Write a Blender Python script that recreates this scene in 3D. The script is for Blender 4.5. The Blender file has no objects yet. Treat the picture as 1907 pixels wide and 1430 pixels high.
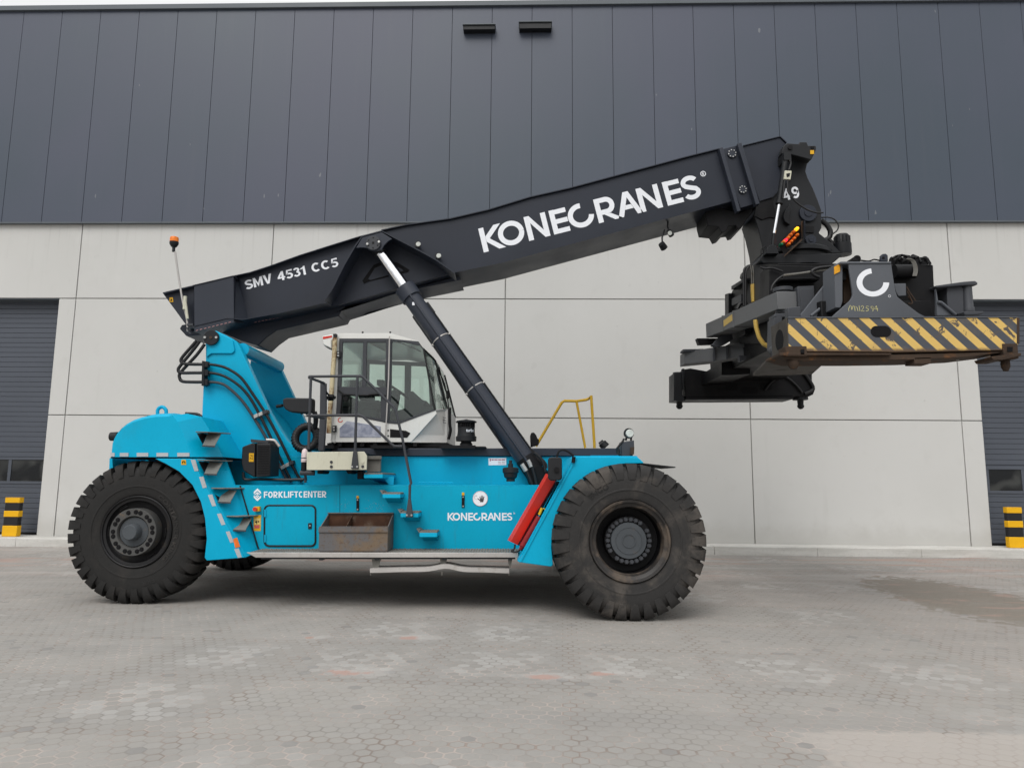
import bpy, math, random
from mathutils import Vector, Matrix
random.seed(7)
PI = math.pi
R_ = math.radians
scene = bpy.context.scene
col = scene.collection

# ------------------------------------------------------------------ camera, light, exposure
F, CX, CY = 1322.0, 953.5, 715.0          # focal length and centre in photograph pixels
PITCH, ROLL, H = R_(7.7), 0.0088, 1.415   # camera looks up a little, stands 1.4 m above the yard
ROOT_ROT = Matrix.Rotation(-ROLL, 4, 'Y')  # the yard falls 0.5 degrees to the right under the machine
CAM = Vector((0, 0, H))
cam_d = bpy.data.cameras.new('camera'); cam = bpy.data.objects.new('camera', cam_d); col.objects.link(cam)
cam_d.sensor_fit = 'HORIZONTAL'; cam_d.sensor_width = 36.0; cam_d.lens = F / 1907.0 * 36.0
cam_d.clip_start = 0.05; cam_d.clip_end = 2000
cam.matrix_world = Matrix.Translation(CAM) @ ROOT_ROT @ Matrix.Rotation(PI / 2 + PITCH, 4, 'X')
scene.camera = cam

SUN_EL, SUN_AZ = R_(50), R_(200)
w = bpy.data.worlds.new('World'); scene.world = w; w.use_nodes = True
nt = w.node_tree; nt.nodes.clear()
sky = nt.nodes.new('ShaderNodeTexSky'); sky.sky_type = 'NISHITA'; sky.sun_disc = False
sky.sun_elevation = SUN_EL; sky.sun_rotation = SUN_AZ
sky.dust_density = 6.0; sky.air_density = 1.0; sky.ozone_density = 1.0
hs = nt.nodes.new('ShaderNodeHueSaturation'); hs.inputs['Saturation'].default_value = 0.10
bg = nt.nodes.new('ShaderNodeBackground'); bg.inputs['Strength'].default_value = 0.115
ow = nt.nodes.new('ShaderNodeOutputWorld')
cloud = nt.nodes.new('ShaderNodeMix'); cloud.data_type = 'RGBA'          # an even cloud cover over the clear sky
cloud.inputs[0].default_value = 0.72; 
gc_ = nt.nodes.new('ShaderNodeTexCoord'); sx_ = nt.nodes.new('ShaderNodeSeparateXYZ'); nt.links.new(gc_.outputs['Generated'], sx_.inputs[0])
el_ = nt.nodes.new('ShaderNodeMapRange'); el_.inputs[1].default_value = 0; el_.inputs[2].default_value = 1; el_.inputs[3].default_value = 3.6; el_.inputs[4].default_value = 12.6   # overcast: zenith three times as bright as the horizon
nt.links.new(sx_.outputs[2], el_.inputs[0])
tint = nt.nodes.new('ShaderNodeVectorMath'); tint.operation = 'SCALE'; tint.inputs[0].default_value = (.99, 1.0, 1.012); nt.links.new(el_.outputs[0], tint.inputs['Scale'])
nt.links.new(tint.outputs[0], cloud.inputs[7])
nt.links.new(sky.outputs[0], hs.inputs['Color']); nt.links.new(hs.outputs[0], cloud.inputs[6]); nt.links.new(cloud.outputs[2], bg.inputs['Color'])
nt.links.new(bg.outputs[0], ow.inputs['Surface'])
sl = bpy.data.lights.new('sun', 'SUN'); sun = bpy.data.objects.new('sun', sl); col.objects.link(sun)
sl.energy = 1.1; sl.angle = R_(35); sl.color = (1.0, 0.97, 0.93)
sdir = Vector((math.cos(SUN_EL) * math.sin(SUN_AZ), math.cos(SUN_EL) * math.cos(SUN_AZ), math.sin(SUN_EL)))
sun.rotation_euler = sdir.to_track_quat('Z', 'Y').to_euler()
scene.view_settings.view_transform = 'Standard'; scene.view_settings.look = 'None'
scene.view_settings.exposure = 0.27; scene.view_settings.gamma = 1.0
scene.render.engine = 'CYCLES'
scene.cycles.max_bounces = 8; scene.cycles.transparent_max_bounces = 12

# ------------------------------------------------------------------ measuring: pixel of the photograph -> point at depth Y
cp, sp = math.cos(PITCH), math.sin(PITCH)
def ray(px, py):
    u = (CY - py) / F
    return Vector(((px - CX) / F, cp - u * sp, sp + u * cp))
def V(px, py, Y):                          # machine frame: x to the machine's front, Y away from the camera, z up
    d = ray(px, py); t = Y / d.y
    return Vector((d.x * t, Y, H + d.z * t))
PSI = R_(1.6)                               # the warehouse is turned 1.6 degrees
E_W = Vector((math.cos(PSI), -math.sin(PSI), 0)); N_W = Vector((-math.sin(PSI), -math.cos(PSI), 0))
WALL_Y = 14.97
def Wl(px, py, off=0.0):                    # warehouse wall: pixel -> (along wall, height) on the plane 'off' in front of it
    d = ROOT_ROT.to_3x3() @ ray(px, py); p0 = Vector((0, WALL_Y, 0)) + N_W * off
    t = (p0 - CAM).dot(N_W) / d.dot(N_W); p = CAM + d * t
    return ((p - Vector((0, WALL_Y, 0))).dot(E_W), p.z)
def Gd(px, py):                             # yard: pixel -> point on the ground
    d = ROOT_ROT.to_3x3() @ ray(px, py); t = -H / d.z
    return CAM + d * t
def Z(ox, oy, s):                           # coordinates read off an enlarged crop of the photograph
    return lambda x, y: (ox + x / s, oy + y / s)
z1 = Z(100, 720, 3.178); z2 = Z(300, 520, 3.7625); z3 = Z(540, 600, 4.767); z4 = Z(440, 800, 5.108); z5 = Z(680, 780, 4.766)
z6 = Z(940, 720, 3.1075); z7 = Z(1320, 230, 4.93); z8 = Z(1240, 440, 4.332); z9 = Z(1540, 440, 5.106)
z10 = Z(620, 400, 5.018); z11 = Z(860, 280, 3.973); z12 = Z(290, 420, 4.89)
def ZL(z, *p): return [z(x, y) for x, y in p]

# ------------------------------------------------------------------ materials
class N:
    def __init__(s, name):
        s.m = bpy.data.materials.new(name); s.m.use_nodes = True; s.t = s.m.node_tree; s.t.nodes.clear()
        s.out = s.t.nodes.new('ShaderNodeOutputMaterial')
    def n(s, typ, props=None, **ins):
        nd = s.t.nodes.new(typ)
        for k, v in (props or {}).items(): setattr(nd, k, v)
        for k, v in ins.items():
            key = int(k[1:]) if k[0] == 'i' and k[1:].isdigit() else k.replace('_', ' ')
            s.set(nd.inputs[key], v)
        return nd
    def set(s, inp, v):
        if isinstance(v, bpy.types.NodeSocket): s.t.links.new(v, inp)
        elif isinstance(v, bpy.types.Node): s.t.links.new(v.outputs[0], inp)
        elif isinstance(v, tuple) and len(v) == 3 and inp.type == 'RGBA': inp.default_value = (*v, 1)
        else: inp.default_value = v
    def math(s, op, a, b=0.0, c=None, clamp=False):
        nd = s.n('ShaderNodeMath', {'operation': op, 'use_clamp': clamp}, i0=a, i1=b)
        if c is not None: s.set(nd.inputs[2], c)
        return nd.outputs[0]
    def vmath(s, op, a, b=(0, 0, 0)):
        nd = s.n('ShaderNodeVectorMath', {'operation': op}, i0=a, i1=b)
        return nd.outputs['Value'] if op in ('LENGTH', 'DOT_PRODUCT', 'DISTANCE') else nd.outputs[0]
    def mix(s, f, a, b, blend='MIX'):
        nd = s.n('ShaderNodeMix', {'data_type': 'RGBA', 'blend_type': blend, 'clamp_factor': True})
        s.set(nd.inputs[0], f); s.set(nd.inputs[6], a); s.set(nd.inputs[7], b)
        return nd.outputs[2]
    def vmix(s, f, a, b):
        nd = s.n('ShaderNodeMix', {'data_type': 'VECTOR'})
        s.set(nd.inputs[0], f); s.set(nd.inputs[4], a); s.set(nd.inputs[5], b)
        return nd.outputs[1]
    def coord(s, scale=(1, 1, 1), rot=(0, 0, 0), loc=(0, 0, 0)):
        tc = s.n('ShaderNodeTexCoord')
        mp = s.n('ShaderNodeMapping', Vector=tc.outputs['Object'])
        mp.inputs['Scale'].default_value = scale; mp.inputs['Rotation'].default_value = rot; mp.inputs['Location'].default_value = loc
        return mp.outputs[0]
    def noise(s, vec, scale, detail=4, rough=.55, dist=0.0):
        nd = s.n('ShaderNodeTexNoise', Vector=vec, Scale=scale, Detail=detail, Roughness=rough, Distortion=dist)
        return nd.outputs[0]
    def ramp(s, f, a, b, c=0.0, d=1.0):
        nd = s.n('ShaderNodeMapRange', {'interpolation_type': 'SMOOTHSTEP'}, i0=f, i1=a, i2=b, i3=c, i4=d)
        return nd.outputs[0]
    def sep(s, v): return s.n('ShaderNodeSeparateXYZ', Vector=v).outputs
    def bsdf(s, **ins):
        b = s.n('ShaderNodeBsdfPrincipled', **ins); s.t.links.new(b.outputs[0], s.out.inputs[0]); s.b = b; return b
    def bump(s, h, strength=.3, dist=.01):
        bp = s.n('ShaderNodeBump', Height=h, Strength=strength, Distance=dist)
        s.t.links.new(bp.outputs[0], s.b.inputs['Normal'])

def sc(c, k): return tuple(min(1, x * k) for x in c)
def paint(name, c, rough=.45, metal=0.0, var=.12, scale=1.3, grime=None, gamt=.35, gscale=2.2, gthr=.52, streak=False, bump=0.0, coat=0.0, spec=.3):
    m = N(name); v = m.coord()
    n1 = m.noise(v, scale, 5)
    base = m.mix(m.ramp(n1, .3, .7), sc(c, 1 - var), sc(c, 1 + var))
    f = m.noise(v, 60, 3, .6)
    base = m.mix(m.ramp(f, .45, .8, 0, .18), base, sc(c, .6))
    rr = m.ramp(n1, .3, .7, rough - .06, rough + .1)
    if grime:
        gv = m.coord(scale=(5, 5, .8)) if streak else v
        g = m.noise(gv, gscale, 7, .65, .3)
        gm = m.ramp(g, gthr, gthr + .2, 0, gamt)
        base = m.mix(gm, base, grime); rr = m.math('ADD', rr, m.math('MULTIPLY', gm, .3))
    m.bsdf(Base_Color=base, Roughness=rr, Metallic=metal); m.b.inputs['Specular IOR Level'].default_value = spec
    if coat: m.b.inputs['Coat Weight'].default_value = coat; m.b.inputs['Coat Roughness'].default_value = .12
    if bump: m.bump(m.noise(v, 35, 4), bump, .01)
    return m.m

def plain(name, c, rough=.5, metal=0.0, emit=0.0, spec=.35):
    m = N(name); v = m.coord(); n1 = m.noise(v, 25, 3)
    m.bsdf(Base_Color=m.mix(m.ramp(n1, .3, .7), sc(c, .88), sc(c, 1.08)), Roughness=rough, Metallic=metal); m.b.inputs['Specular IOR Level'].default_value = spec
    if emit: m.b.inputs['Emission Color'].default_value = (*c, 1); m.b.inputs['Emission Strength'].default_value = emit
    return m.m

M = {}
M['teal'] = paint('teal_paint', (.001, .375, .595), .36, var=.05, grime=(.015, .28, .41), gamt=.4, gthr=.54, spec=.18)
M['teal_side'] = paint('teal_panel_paint', (.001, .345, .525), .40, var=.05, grime=(.018, .245, .35), gamt=.5, gthr=.53, gscale=3.2, streak=True, spec=.15)
M['anthracite'] = paint('anthracite_paint', (.028, .033, .046), .42, var=.10, grime=(.05, .05, .055), gamt=.3, gthr=.55, spec=.3)
M['boomgrey'] = paint('boom_paint', (.019, .023, .034), .42, var=.10, grime=(.034, .037, .044), gamt=.3, gthr=.55, gscale=1.1, spec=.28)
M['spreadergrey'] = paint('spreader_paint', (.088, .095, .108), .5, var=.1, grime=(.13, .11, .09), gamt=.4, gthr=.58)
M['black'] = paint('black_steel', (.007, .007, .008), .5, var=.25, grime=(.022, .019, .016), gamt=.45, gthr=.54, gscale=5, spec=.18)
M['blackpaint'] = paint('black_paint', (.012, .013, .015), .42, var=.15, grime=(.032, .029, .026), gamt=.35, gthr=.55, gscale=4, spec=.25)
M['rubberhose'] = plain('hose_rubber', (.012, .012, .013), .48)
M['plasticblack'] = paint('black_plastic', (.013, .014, .016), .5, var=.15, spec=.3)
M['greysteel'] = paint('grey_steel', (.045, .048, .055), .5, var=.15, grime=(.12, .10, .08), gamt=.3, gthr=.6, gscale=7)
M['tread'] = paint('step_tread_steel', (.17, .165, .15), .6, metal=.3, var=.2, grime=(.09, .07, .05), gamt=.6, gscale=9)
M['riser'] = paint('step_riser_steel', (.16, .165, .155), .6, metal=.2, var=.15, grime=(.09, .08, .06), gamt=.4, gscale=9)
M['white'] = paint('white_lettering', (.78, .80, .84), .45, var=.03)
M['cabwhite'] = paint('cab_white_paint', (.66, .66, .63), .38, var=.04, grime=(.38, .35, .28), gamt=.35, gthr=.56, gscale=3, streak=True, coat=.2)
M['cream'] = paint('cream_paint', (.56, .55, .44), .45, var=.06, grime=(.30, .26, .18), gamt=.5, gthr=.56, gscale=4, streak=True)
M['rustcream'] = paint('rusty_cream_pipe', (.56, .48, .30), .55, var=.1, grime=(.15, .06, .02), gamt=1.0, gthr=.44, gscale=7)
M['chrome'] = plain('chrome_rod', (.82, .83, .85), .12, 1.0)
M['bolt'] = plain('bolt_steel', (.45, .45, .44), .4, .8)
M['yellow'] = paint('signal_yellow', (.66, .36, .012), .45, var=.08)
M['railyellow'] = paint('rail_yellow', (.62, .38, .03), .45, var=.1)
M['bolyellow'] = paint('bollard_yellow', (.78, .42, .006), .45, var=.05, grime=(.40, .22, .02), gamt=.3)
M['bolblack'] = plain('bollard_black', (.014, .014, .015), .5)
M['orange'] = plain('beacon_orange', (.80, .20, .02), .25)
M['orangesticker'] = plain('orange_reflector', (.78, .17, .02), .35)
M['reflect'] = paint('grey_reflective_tape', (.42, .44, .46), .4, var=.08, grime=(.25, .22, .2), gamt=.4, gscale=9)
M['red'] = paint('red_paint', (.58, .035, .022), .38, var=.08, grime=(.28, .03, .02), gamt=.4)
M['darkred'] = plain('dark_red_cylinder', (.22, .010, .012), .35)
M['alu'] = paint('aluminium_edge', (.46, .44, .42), .45, metal=.35, var=.1, grime=(.22, .18, .14), gamt=.4, gscale=9)
M['rim'] = paint('black_rim', (.012, .012, .013), .38, var=.25, grime=(.05, .036, .024), gamt=.5, gscale=5, gthr=.56, spec=.3)
M['rimdusty'] = paint('dusty_rim', (.026, .024, .023), .42, var=.2, grime=(.13, .10, .075), gamt=.7, gscale=4, gthr=.46)
M['hubgrey'] = paint('hub_grey', (.062, .070, .078), .48, var=.12, grime=(.16, .10, .05), gamt=.4, gscale=12, gthr=.58)
M['ringgrey'] = paint('hub_ring_grey', (.072, .072, .070), .5, var=.15, grime=(.30, .17, .06), gamt=.5, gscale=14, gthr=.58)
M['armgrey'] = paint('spreader_arm_paint', (.115, .118, .122), .5, var=.12, grime=(.05, .045, .04), gamt=.4, gthr=.57, gscale=5, spec=.25)
M['rust'] = paint('rusty_steel', (.055, .038, .028), .75, var=.3, grime=(.19, .085, .032), gamt=.75, gscale=7, gthr=.53, bump=.3, spec=.15)
M['wornplate'] = paint('worn_grey_underside', (.075, .068, .060), .7, var=.3, grime=(.03, .027, .024), gamt=.7, gscale=5, spec=.15)
M['lampglass'] = plain('lamp_lens', (.60, .62, .58), .15)
M['pinkwhite'] = plain('grease_can_white', (.66, .55, .55), .4)
M['corrhose'] = paint('yellow_corrugated_hose', (.58, .40, .10), .5, var=.1)
M['seat'] = plain('seat_fabric', (.02, .021, .023), .8)
M['sealant'] = plain('panel_joint_sealant', (.30, .30, .285), .8)

def tyre_mat(name, c, g, gamt, thr):
    m = N(name); v = m.coord(); n1 = m.noise(v, 2.2, 6, .62, .6); n2 = m.noise(v, 28, 4)
    b = m.mix(m.ramp(n1, thr, thr + .2, 0, gamt), c, g)
    b = m.mix(m.ramp(n2, .4, .75, 0, .35), b, sc(c, .6))
    m.bsdf(Base_Color=b, Roughness=m.ramp(n1, .3, .7, .62, .82)); m.b.inputs['Specular IOR Level'].default_value = .22; m.bump(m.noise(v, 60, 4), .25, .006); return m.m
M['tyre'] = tyre_mat('rubber_tyre', (.021, .0205, .020), (.042, .038, .035), .55, .50)
M['tyredusty'] = tyre_mat('dusty_rubber_tyre', (.030, .029, .0285), (.088, .078, .069), .85, .47)

z_streak = Wl(953, 413, .05)[1]                # height where the dark cladding begins
def concrete_mat():
    m = N('precast_concrete'); v = m.coord(); n1 = m.noise(v, .22, 5, .55); n2 = m.noise(v, 2.6, 6, .6, .4); st = m.noise(m.coord(scale=(2.2, 1, .25)), 1.6, 5, .6)
    c = m.mix(m.ramp(n1, .3, .7), (.52, .518, .498), (.565, .563, .545))
    c = m.mix(m.ramp(n2, .52, .80, 0, .20), c, (.43, .425, .40))
    c = m.mix(m.ramp(st, .58, .8, 0, .25), c, (.43, .425, .40))
    sp_ = m.noise(v, 11, 3, .5); c = m.mix(m.ramp(sp_, .70, .76, 0, .3), c, (.34, .33, .31))
    cl = m.noise(v, 1.1, 3, .5); c = m.mix(m.ramp(cl, .60, .72, 0, .22), c, (.60, .595, .58))
    x_, y_, z_ = m.sep(v); s5 = m.noise(m.coord(scale=(7, 1, .12)), 1.3, 4, .6)
    c = m.mix(m.math('MULTIPLY', m.ramp(z_, z_streak - 1.3, z_streak), m.ramp(s5, .52, .72, 0, .42)), c, (.36, .355, .335))
    c = m.mix(m.math('MULTIPLY', m.ramp(m.math('ADD', z_, m.math('MULTIPLY', n2, -.5)), .45, .0), .38), c, (.36, .345, .315))
    th = m.noise(v, 3.3, 2, .4); c = m.mix(m.ramp(th, .735, .76, 0, .12), c, (.36, .355, .34))
    m.bsdf(Base_Color=c, Roughness=.82); m.bump(m.noise(v, 45, 5), .12, .005); return m.m
M['concrete'] = concrete_mat()
def kerb_mat():
    m = N('kerb_concrete'); v = m.coord(); n2 = m.noise(m.coord(scale=(.5, 1, 3)), 2.2, 6, .65, .3); n3 = m.noise(v, 20, 4)
    c = m.mix(m.ramp(n2, .35, .7), (.57, .56, .53), (.46, .45, .42)); c = m.mix(m.ramp(n3, .5, .8, 0, .3), c, (.33, .32, .30))
    n4 = m.noise(m.coord(scale=(.35, 1, 6)), 1.7, 5, .6); c = m.mix(m.ramp(n4, .60, .70, 0, .45), c, (.19, .185, .17))
    m.bsdf(Base_Color=c, Roughness=.85); m.bump(n3, .2, .01); return m.m
M['kerb'] = kerb_mat()
def clad_mat():
    m = N('anthracite_cladding'); v = m.coord(); n1 = m.noise(v, .18, 4, .5); n2 = m.noise(m.coord(scale=(3, 1, .15)), 2.0, 4)
    c = m.mix(m.ramp(n1, .3, .7), (.046, .063, .087), (.060, .068, .103))
    c = m.mix(m.ramp(n2, .55, .8, 0, .2), c, (.075, .084, .110))
    s3 = m.noise(m.coord(scale=(2.2, 1, .8)), 3.2, 2, .5); c = m.mix(m.ramp(s3, .765, .79, 0, .5), c, (.24, .25, .26))
    m.bsdf(Base_Color=c, Roughness=m.ramp(n1, .3, .7, .42, .5)); return m.m
M['cladding'] = clad_mat()
M['trim'] = paint('roof_flashing', (.10, .115, .13), .4, var=.06)
M['gutter'] = plain('dark_joint', (.010, .010, .011), .7, spec=.1)
M['door'] = paint('roller_door_grey', (.078, .088, .108), .42, var=.05, scale=.6)
M['doorglass'] = None
def dark_glass():
    m = N('dark_door_glass'); v = m.coord(); n1 = m.noise(v, 1.6, 2, .4, .8)
    m.bsdf(Base_Color=m.mix(m.ramp(n1, .4, .62), (.008, .009, .010), (.05, .052, .05)), Roughness=.06); return m.m
M['doorglass'] = dark_glass()
def cab_glass():
    m = N('tinted_cab_glass')
    tr = m.n('ShaderNodeBsdfTransparent', Color=(.90, .965, .935)); gl = m.n('ShaderNodeBsdfGlossy', Roughness=.02)
    lw = m.n('ShaderNodeLayerWeight', Blend=.18); f = m.math('MULTIPLY', lw.outputs['Fresnel'], .5); f = m.math('ADD', f, .07, clamp=True)
    mx = m.n('ShaderNodeMixShader', i0=f, i1=tr, i2=gl); m.t.links.new(mx.outputs[0], m.out.inputs[0]); return m.m
M['glass'] = cab_glass()
def film_glass():
    m = N('frosted_lower_window'); v = m.coord(); n1 = m.noise(v, 9, 4, .6, .5)
    m.bsdf(Base_Color=m.mix(m.ramp(n1, .35, .65), (.18, .20, .27), (.36, .38, .45)), Roughness=.25); return m.m
M['film'] = film_glass()
def bin_mat():
    m = N('rusty_grey_bin'); v = m.coord(); n1 = m.noise(v, 3.2, 6, .65, .5); n2 = m.noise(v, 26, 4, .6)
    c = m.mix(m.ramp(n1, .42, .62), (.115, .112, .115), (.16, .115, .075)); c = m.mix(m.ramp(n2, .5, .72, 0, .65), c, (.10, .052, .026))
    m.bsdf(Base_Color=c, Roughness=.72, Metallic=.1); m.bump(n2, .25, .008); return m.m
M['bin'] = bin_mat()
M['rustshade'] = paint('rust_and_shade_inside_bin', (.085, .042, .026), .8, var=.35, scale=4, grime=(.16, .13, .10), gamt=.6, gscale=6, gthr=.5, spec=.15)  # rust, kept dark so the shade inside the bin is in its colour
def stripes_mat():
    m = N('black_yellow_hazard_paint'); v = m.coord(); x, y, z = m.sep(v)
    p0 = V(1560.6, 593.7, 7.3) - VB
    s_ = m.math('ADD', x, z); s_ = m.math('SUBTRACT', s_, p0.x + p0.z); s_ = m.math('DIVIDE', s_, .2265)
    fr = m.math('FRACT', m.math('ADD', s_, 100.0)); st = m.math('LESS_THAN', fr, .48)
    ch = m.noise(v, 7, 8, .72, .9); chip = m.ramp(ch, .575, .60)
    c = m.mix(st, (.055, .062, .075), (.64, .43, .12))
    dirt = m.noise(v, 4, 5, .6); c = m.mix(m.ramp(dirt, .5, .8, 0, .3), c, (.22, .16, .09))
    c = m.mix(chip, c, (.075, .065, .06))
    low = m.math('SUBTRACT', z, V(1600, 652, 7.3).z - VB.z); lowm = m.ramp(m.math('ADD', low, m.math('MULTIPLY', m.noise(v, 12, 5), .06)), .06, .02)
    c = m.mix(lowm, c, (.10, .06, .035))
    m.bsdf(Base_Color=c, Roughness=.5); m.bump(ch, .2, .004); return m.m

# ------------------------------------------------------------------ mesh helpers
class MB:
    def __init__(s): s.v = []; s.f = []
    def add(s, vs, fs):
        o = len(s.v); s.v += [Vector(p) for p in vs]; s.f += [[i + o for i in f] for f in fs]; return s
    def prism(s, pts, y0, y1):               # outline of (x, z) points swept from depth y0 to y1
        n = len(pts)
        a = sum(pts[i][0] * pts[(i + 1) % n][1] - pts[(i + 1) % n][0] * pts[i][1] for i in range(n))
        if a < 0: pts = pts[::-1]
        vs = [(x, y0, z) for x, z in pts] + [(x, y1, z) for x, z in pts]
        fs = [list(range(n)), list(range(2 * n - 1, n - 1, -1))]
        fs += [[(i + 1) % n, i, n + i, n + (i + 1) % n] for i in range(n)]
        return s.add(vs, fs)
    def pp(s, pix, y0, y1, at=None):         # outline measured in the photograph at depth 'at' (default y0)
        q = [V(x, y, at if at is not None else y0) for x, y in pix]
        return s.prism([(p.x, p.z) for p in q], y0, y1)
    def box(s, x0, x1, y0, y1, z0, z1):
        return s.prism([(x0, z0), (x1, z0), (x1, z1), (x0, z1)], y0, y1)
    def hexa(s, p):                          # 4 near + 4 far corners, same order (counter-clockwise seen from the near side)
        return s.add(p, [[0, 1, 2, 3], [7, 6, 5, 4], [1, 0, 4, 5], [2, 1, 5, 6], [3, 2, 6, 7], [0, 3, 7, 4]])
    def quad(s, a, b, c, d, th=.012, push=(0, 1, 0)):   # a plate given by its four corners, thickened
        t = Vector(push) * th; p = [Vector(q) for q in (a, b, c, d)]
        return s.hexa(p + [q + t for q in p])
    def cyl(s, p0, p1, r0, r1=None, n=24, caps=True):
        p0, p1 = Vector(p0), Vector(p1); r1 = r0 if r1 is None else r1
        d = (p1 - p0).normalized(); a = d.orthogonal().normalized(); b = d.cross(a)
        vs = []
        for p, r in ((p0, r0), (p1, r1)):
            vs += [p + a * (r * math.cos(2 * PI * i / n)) + b * (r * math.sin(2 * PI * i / n)) for i in range(n)]
        fs = [[i, (i + 1) % n, n + (i + 1) % n, n + i] for i in range(n)]
        if caps: fs += [list(range(n - 1, -1, -1)), list(range(n, 2 * n))]
        return s.add(vs, fs)
    def tube(s, pts, r, n=10, smooth=0, closed=False):
        P = [Vector(p) for p in pts]
        if smooth:
            Q = []
            for i in range(len(P) - 1):
                p0, p1, p2, p3 = P[max(i - 1, 0)], P[i], P[i + 1], P[min(i + 2, len(P) - 1)]
                for k in range(smooth):
                    t = k / smooth
                    Q.append(.5 * ((2 * p1) + (p2 - p0) * t + (2 * p0 - 5 * p1 + 4 * p2 - p3) * t * t + (3 * p1 - p0 - 3 * p2 + p3) * t ** 3))
            P = Q + [P[-1]]
        L = len(P); vs = []; a = None
        for i, p in enumerate(P):
            if closed: d = P[(i + 1) % L] - P[i - 1]
            else: d = P[min(i + 1, L - 1)] - P[max(i - 1, 0)]
            d.normalize()
            a = d.orthogonal().normalized() if a is None else (a - d * a.dot(d)).normalized()
            b = d.cross(a)
            vs += [p + a * (r * math.cos(2 * PI * k / n)) + b * (r * math.sin(2 * PI * k / n)) for k in range(n)]
        fs = []
        for i in range(L if closed else L - 1):
            j = (i + 1) % L
            fs += [[i * n + k, i * n + (k + 1) % n, j * n + (k + 1) % n, j * n + k] for k in range(n)]
        if not closed: fs += [list(range(n - 1, -1, -1)), list(range((L - 1) * n, L * n))]
        return s.add(vs, fs)
    def lathe(s, c, prof, n=64, closed=False):   # prof: (radius, y) about the Y axis through c
        c = Vector(c); k = len(prof); vs = []; fs = []
        for i in range(n):
            t = 2 * PI * i / n
            vs += [c + Vector((r * math.cos(t), y, r * math.sin(t))) for r, y in prof]
        for i in range(n):
            j = (i + 1) % n
            for q in range(k if closed else k - 1):
                q2 = (q + 1) % k
                fs.append([i * k + q, j * k + q, j * k + q2, i * k + q2])
        return s.add(vs, fs)
    def lathez(s, c, prof, n=32):                # prof: (radius, z) about a vertical axis
        c = Vector(c); k = len(prof); vs = []; fs = []
        for i in range(n):
            t = 2 * PI * i / n
            vs += [c + Vector((r * math.cos(t), r * math.sin(t), z)) for r, z in prof]
        for i in range(n):
            j = (i + 1) % n
            fs += [[i * k + q, j * k + q, j * k + q + 1, i * k + q + 1] for q in range(k - 1)]
        return s.add(vs, fs)
    def build(s, name, m, parent=None, off=None, bevel=0.0, smooth=True, ang=38, seg=2):
        me = bpy.data.meshes.new(name)
        o_ = off if off is not None else (VB if parent is not None and parent.get('frame') == 'machine' else Vector((0, 0, 0)))
        me.from_pydata([tuple(p - o_) for p in s.v], [], s.f); me.validate(); me.update()
        if smooth:
            me.polygons.foreach_set('use_smooth', [True] * len(me.polygons)); me.set_sharp_from_angle(angle=R_(ang))
        me.materials.append(M[m] if isinstance(m, str) else m)
        ob = bpy.data.objects.new(name, me); col.objects.link(ob)
        if parent is not None:
            ob.parent = parent
            if parent.get('frame') == 'machine': ob['frame'] = 'machine'
        if bevel:
            b = ob.modifiers.new('bevel', 'BEVEL'); b.width = bevel; b.segments = seg; b.limit_method = 'ANGLE'; b.angle_limit = R_(40); b.harden_normals = False
        return ob

def fix_normals(ob):
    import bmesh
    bm = bmesh.new(); bm.from_mesh(ob.data); bmesh.ops.recalc_face_normals(bm, faces=bm.faces); bm.to_mesh(ob.data); bm.free()

def tag(o, label=None, cat=None, group=None, kind=None):
    if label: o['label'] = label
    if cat: o['category'] = cat
    if group: o['group'] = group
    if kind: o['kind'] = kind
    return o
def empty(name, loc, rot=None):
    o = bpy.data.objects.new(name, None); col.objects.link(o); o.empty_display_size = .3
    if rot is not None: o.matrix_world = Matrix.Translation(loc) @ rot
    else: o.location = loc
    return o

# lettering ---------------------------------------------------------
def text2d(body, bold=0.0):
    cu = bpy.data.curves.new('lettering', 'FONT'); cu.body = body; cu.size = 1.0; cu.offset = bold; cu.resolution_u = 4
    ob = bpy.data.objects.new('lettering', cu); col.objects.link(ob)
    dg = bpy.context.evaluated_depsgraph_get(); me = bpy.data.meshes.new_from_object(ob.evaluated_get(dg))
    vs = [(v.co.x, v.co.y) for v in me.vertices]; fs = [list(p.vertices) for p in me.polygons]
    bpy.data.objects.remove(ob); bpy.data.curves.remove(cu); bpy.data.meshes.remove(me)
    x0 = min(v[0] for v in vs); x1 = max(v[0] for v in vs); y0 = min(v[1] for v in vs); y1 = max(v[1] for v in vs)
    return [((x - x0) / (x1 - x0), (y - y0) / (y1 - y0)) for x, y in vs], fs
def decal(vs, fs, bl, br, tl, lift=0.0):     # flat lettering in unit coordinates onto the parallelogram bl, br, tl
    bl, br, tl = Vector(bl), Vector(br), Vector(tl); u = br - bl; v = tl - bl
    return MB().add([bl + u * x + v * y + Vector((0, -lift, 0)) for x, y in vs], fs)
def px_decal(vs, fs, a, b, c, Y): return decal(vs, fs, V(*a, Y), V(*b, Y), V(*c, Y))
def poly_strip(pts, wd):                      # ribbon of width wd along pts
    vs = []; fs = []; n = len(pts)
    for i in range(n):
        a = pts[max(i - 1, 0)]; b = pts[min(i + 1, n - 1)]
        dx, dy = b[0] - a[0], b[1] - a[1]; l = math.hypot(dx, dy) or 1; nx, ny = -dy / l * wd / 2, dx / l * wd / 2
        vs += [(pts[i][0] + nx, pts[i][1] + ny), (pts[i][0] - nx, pts[i][1] - ny)]
    fs = [[2 * i, 2 * i + 1, 2 * i + 3, 2 * i + 2] for i in range(n - 1)]
    return vs, fs
def arc(cx, cy, r, a0, a1, n=28, ry=None):
    ry = r if ry is None else ry
    return [(cx + r * math.cos(R_(a0 + (a1 - a0) * i / n)), cy + ry * math.sin(R_(a0 + (a1 - a0) * i / n))) for i in range(n + 1)]
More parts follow.
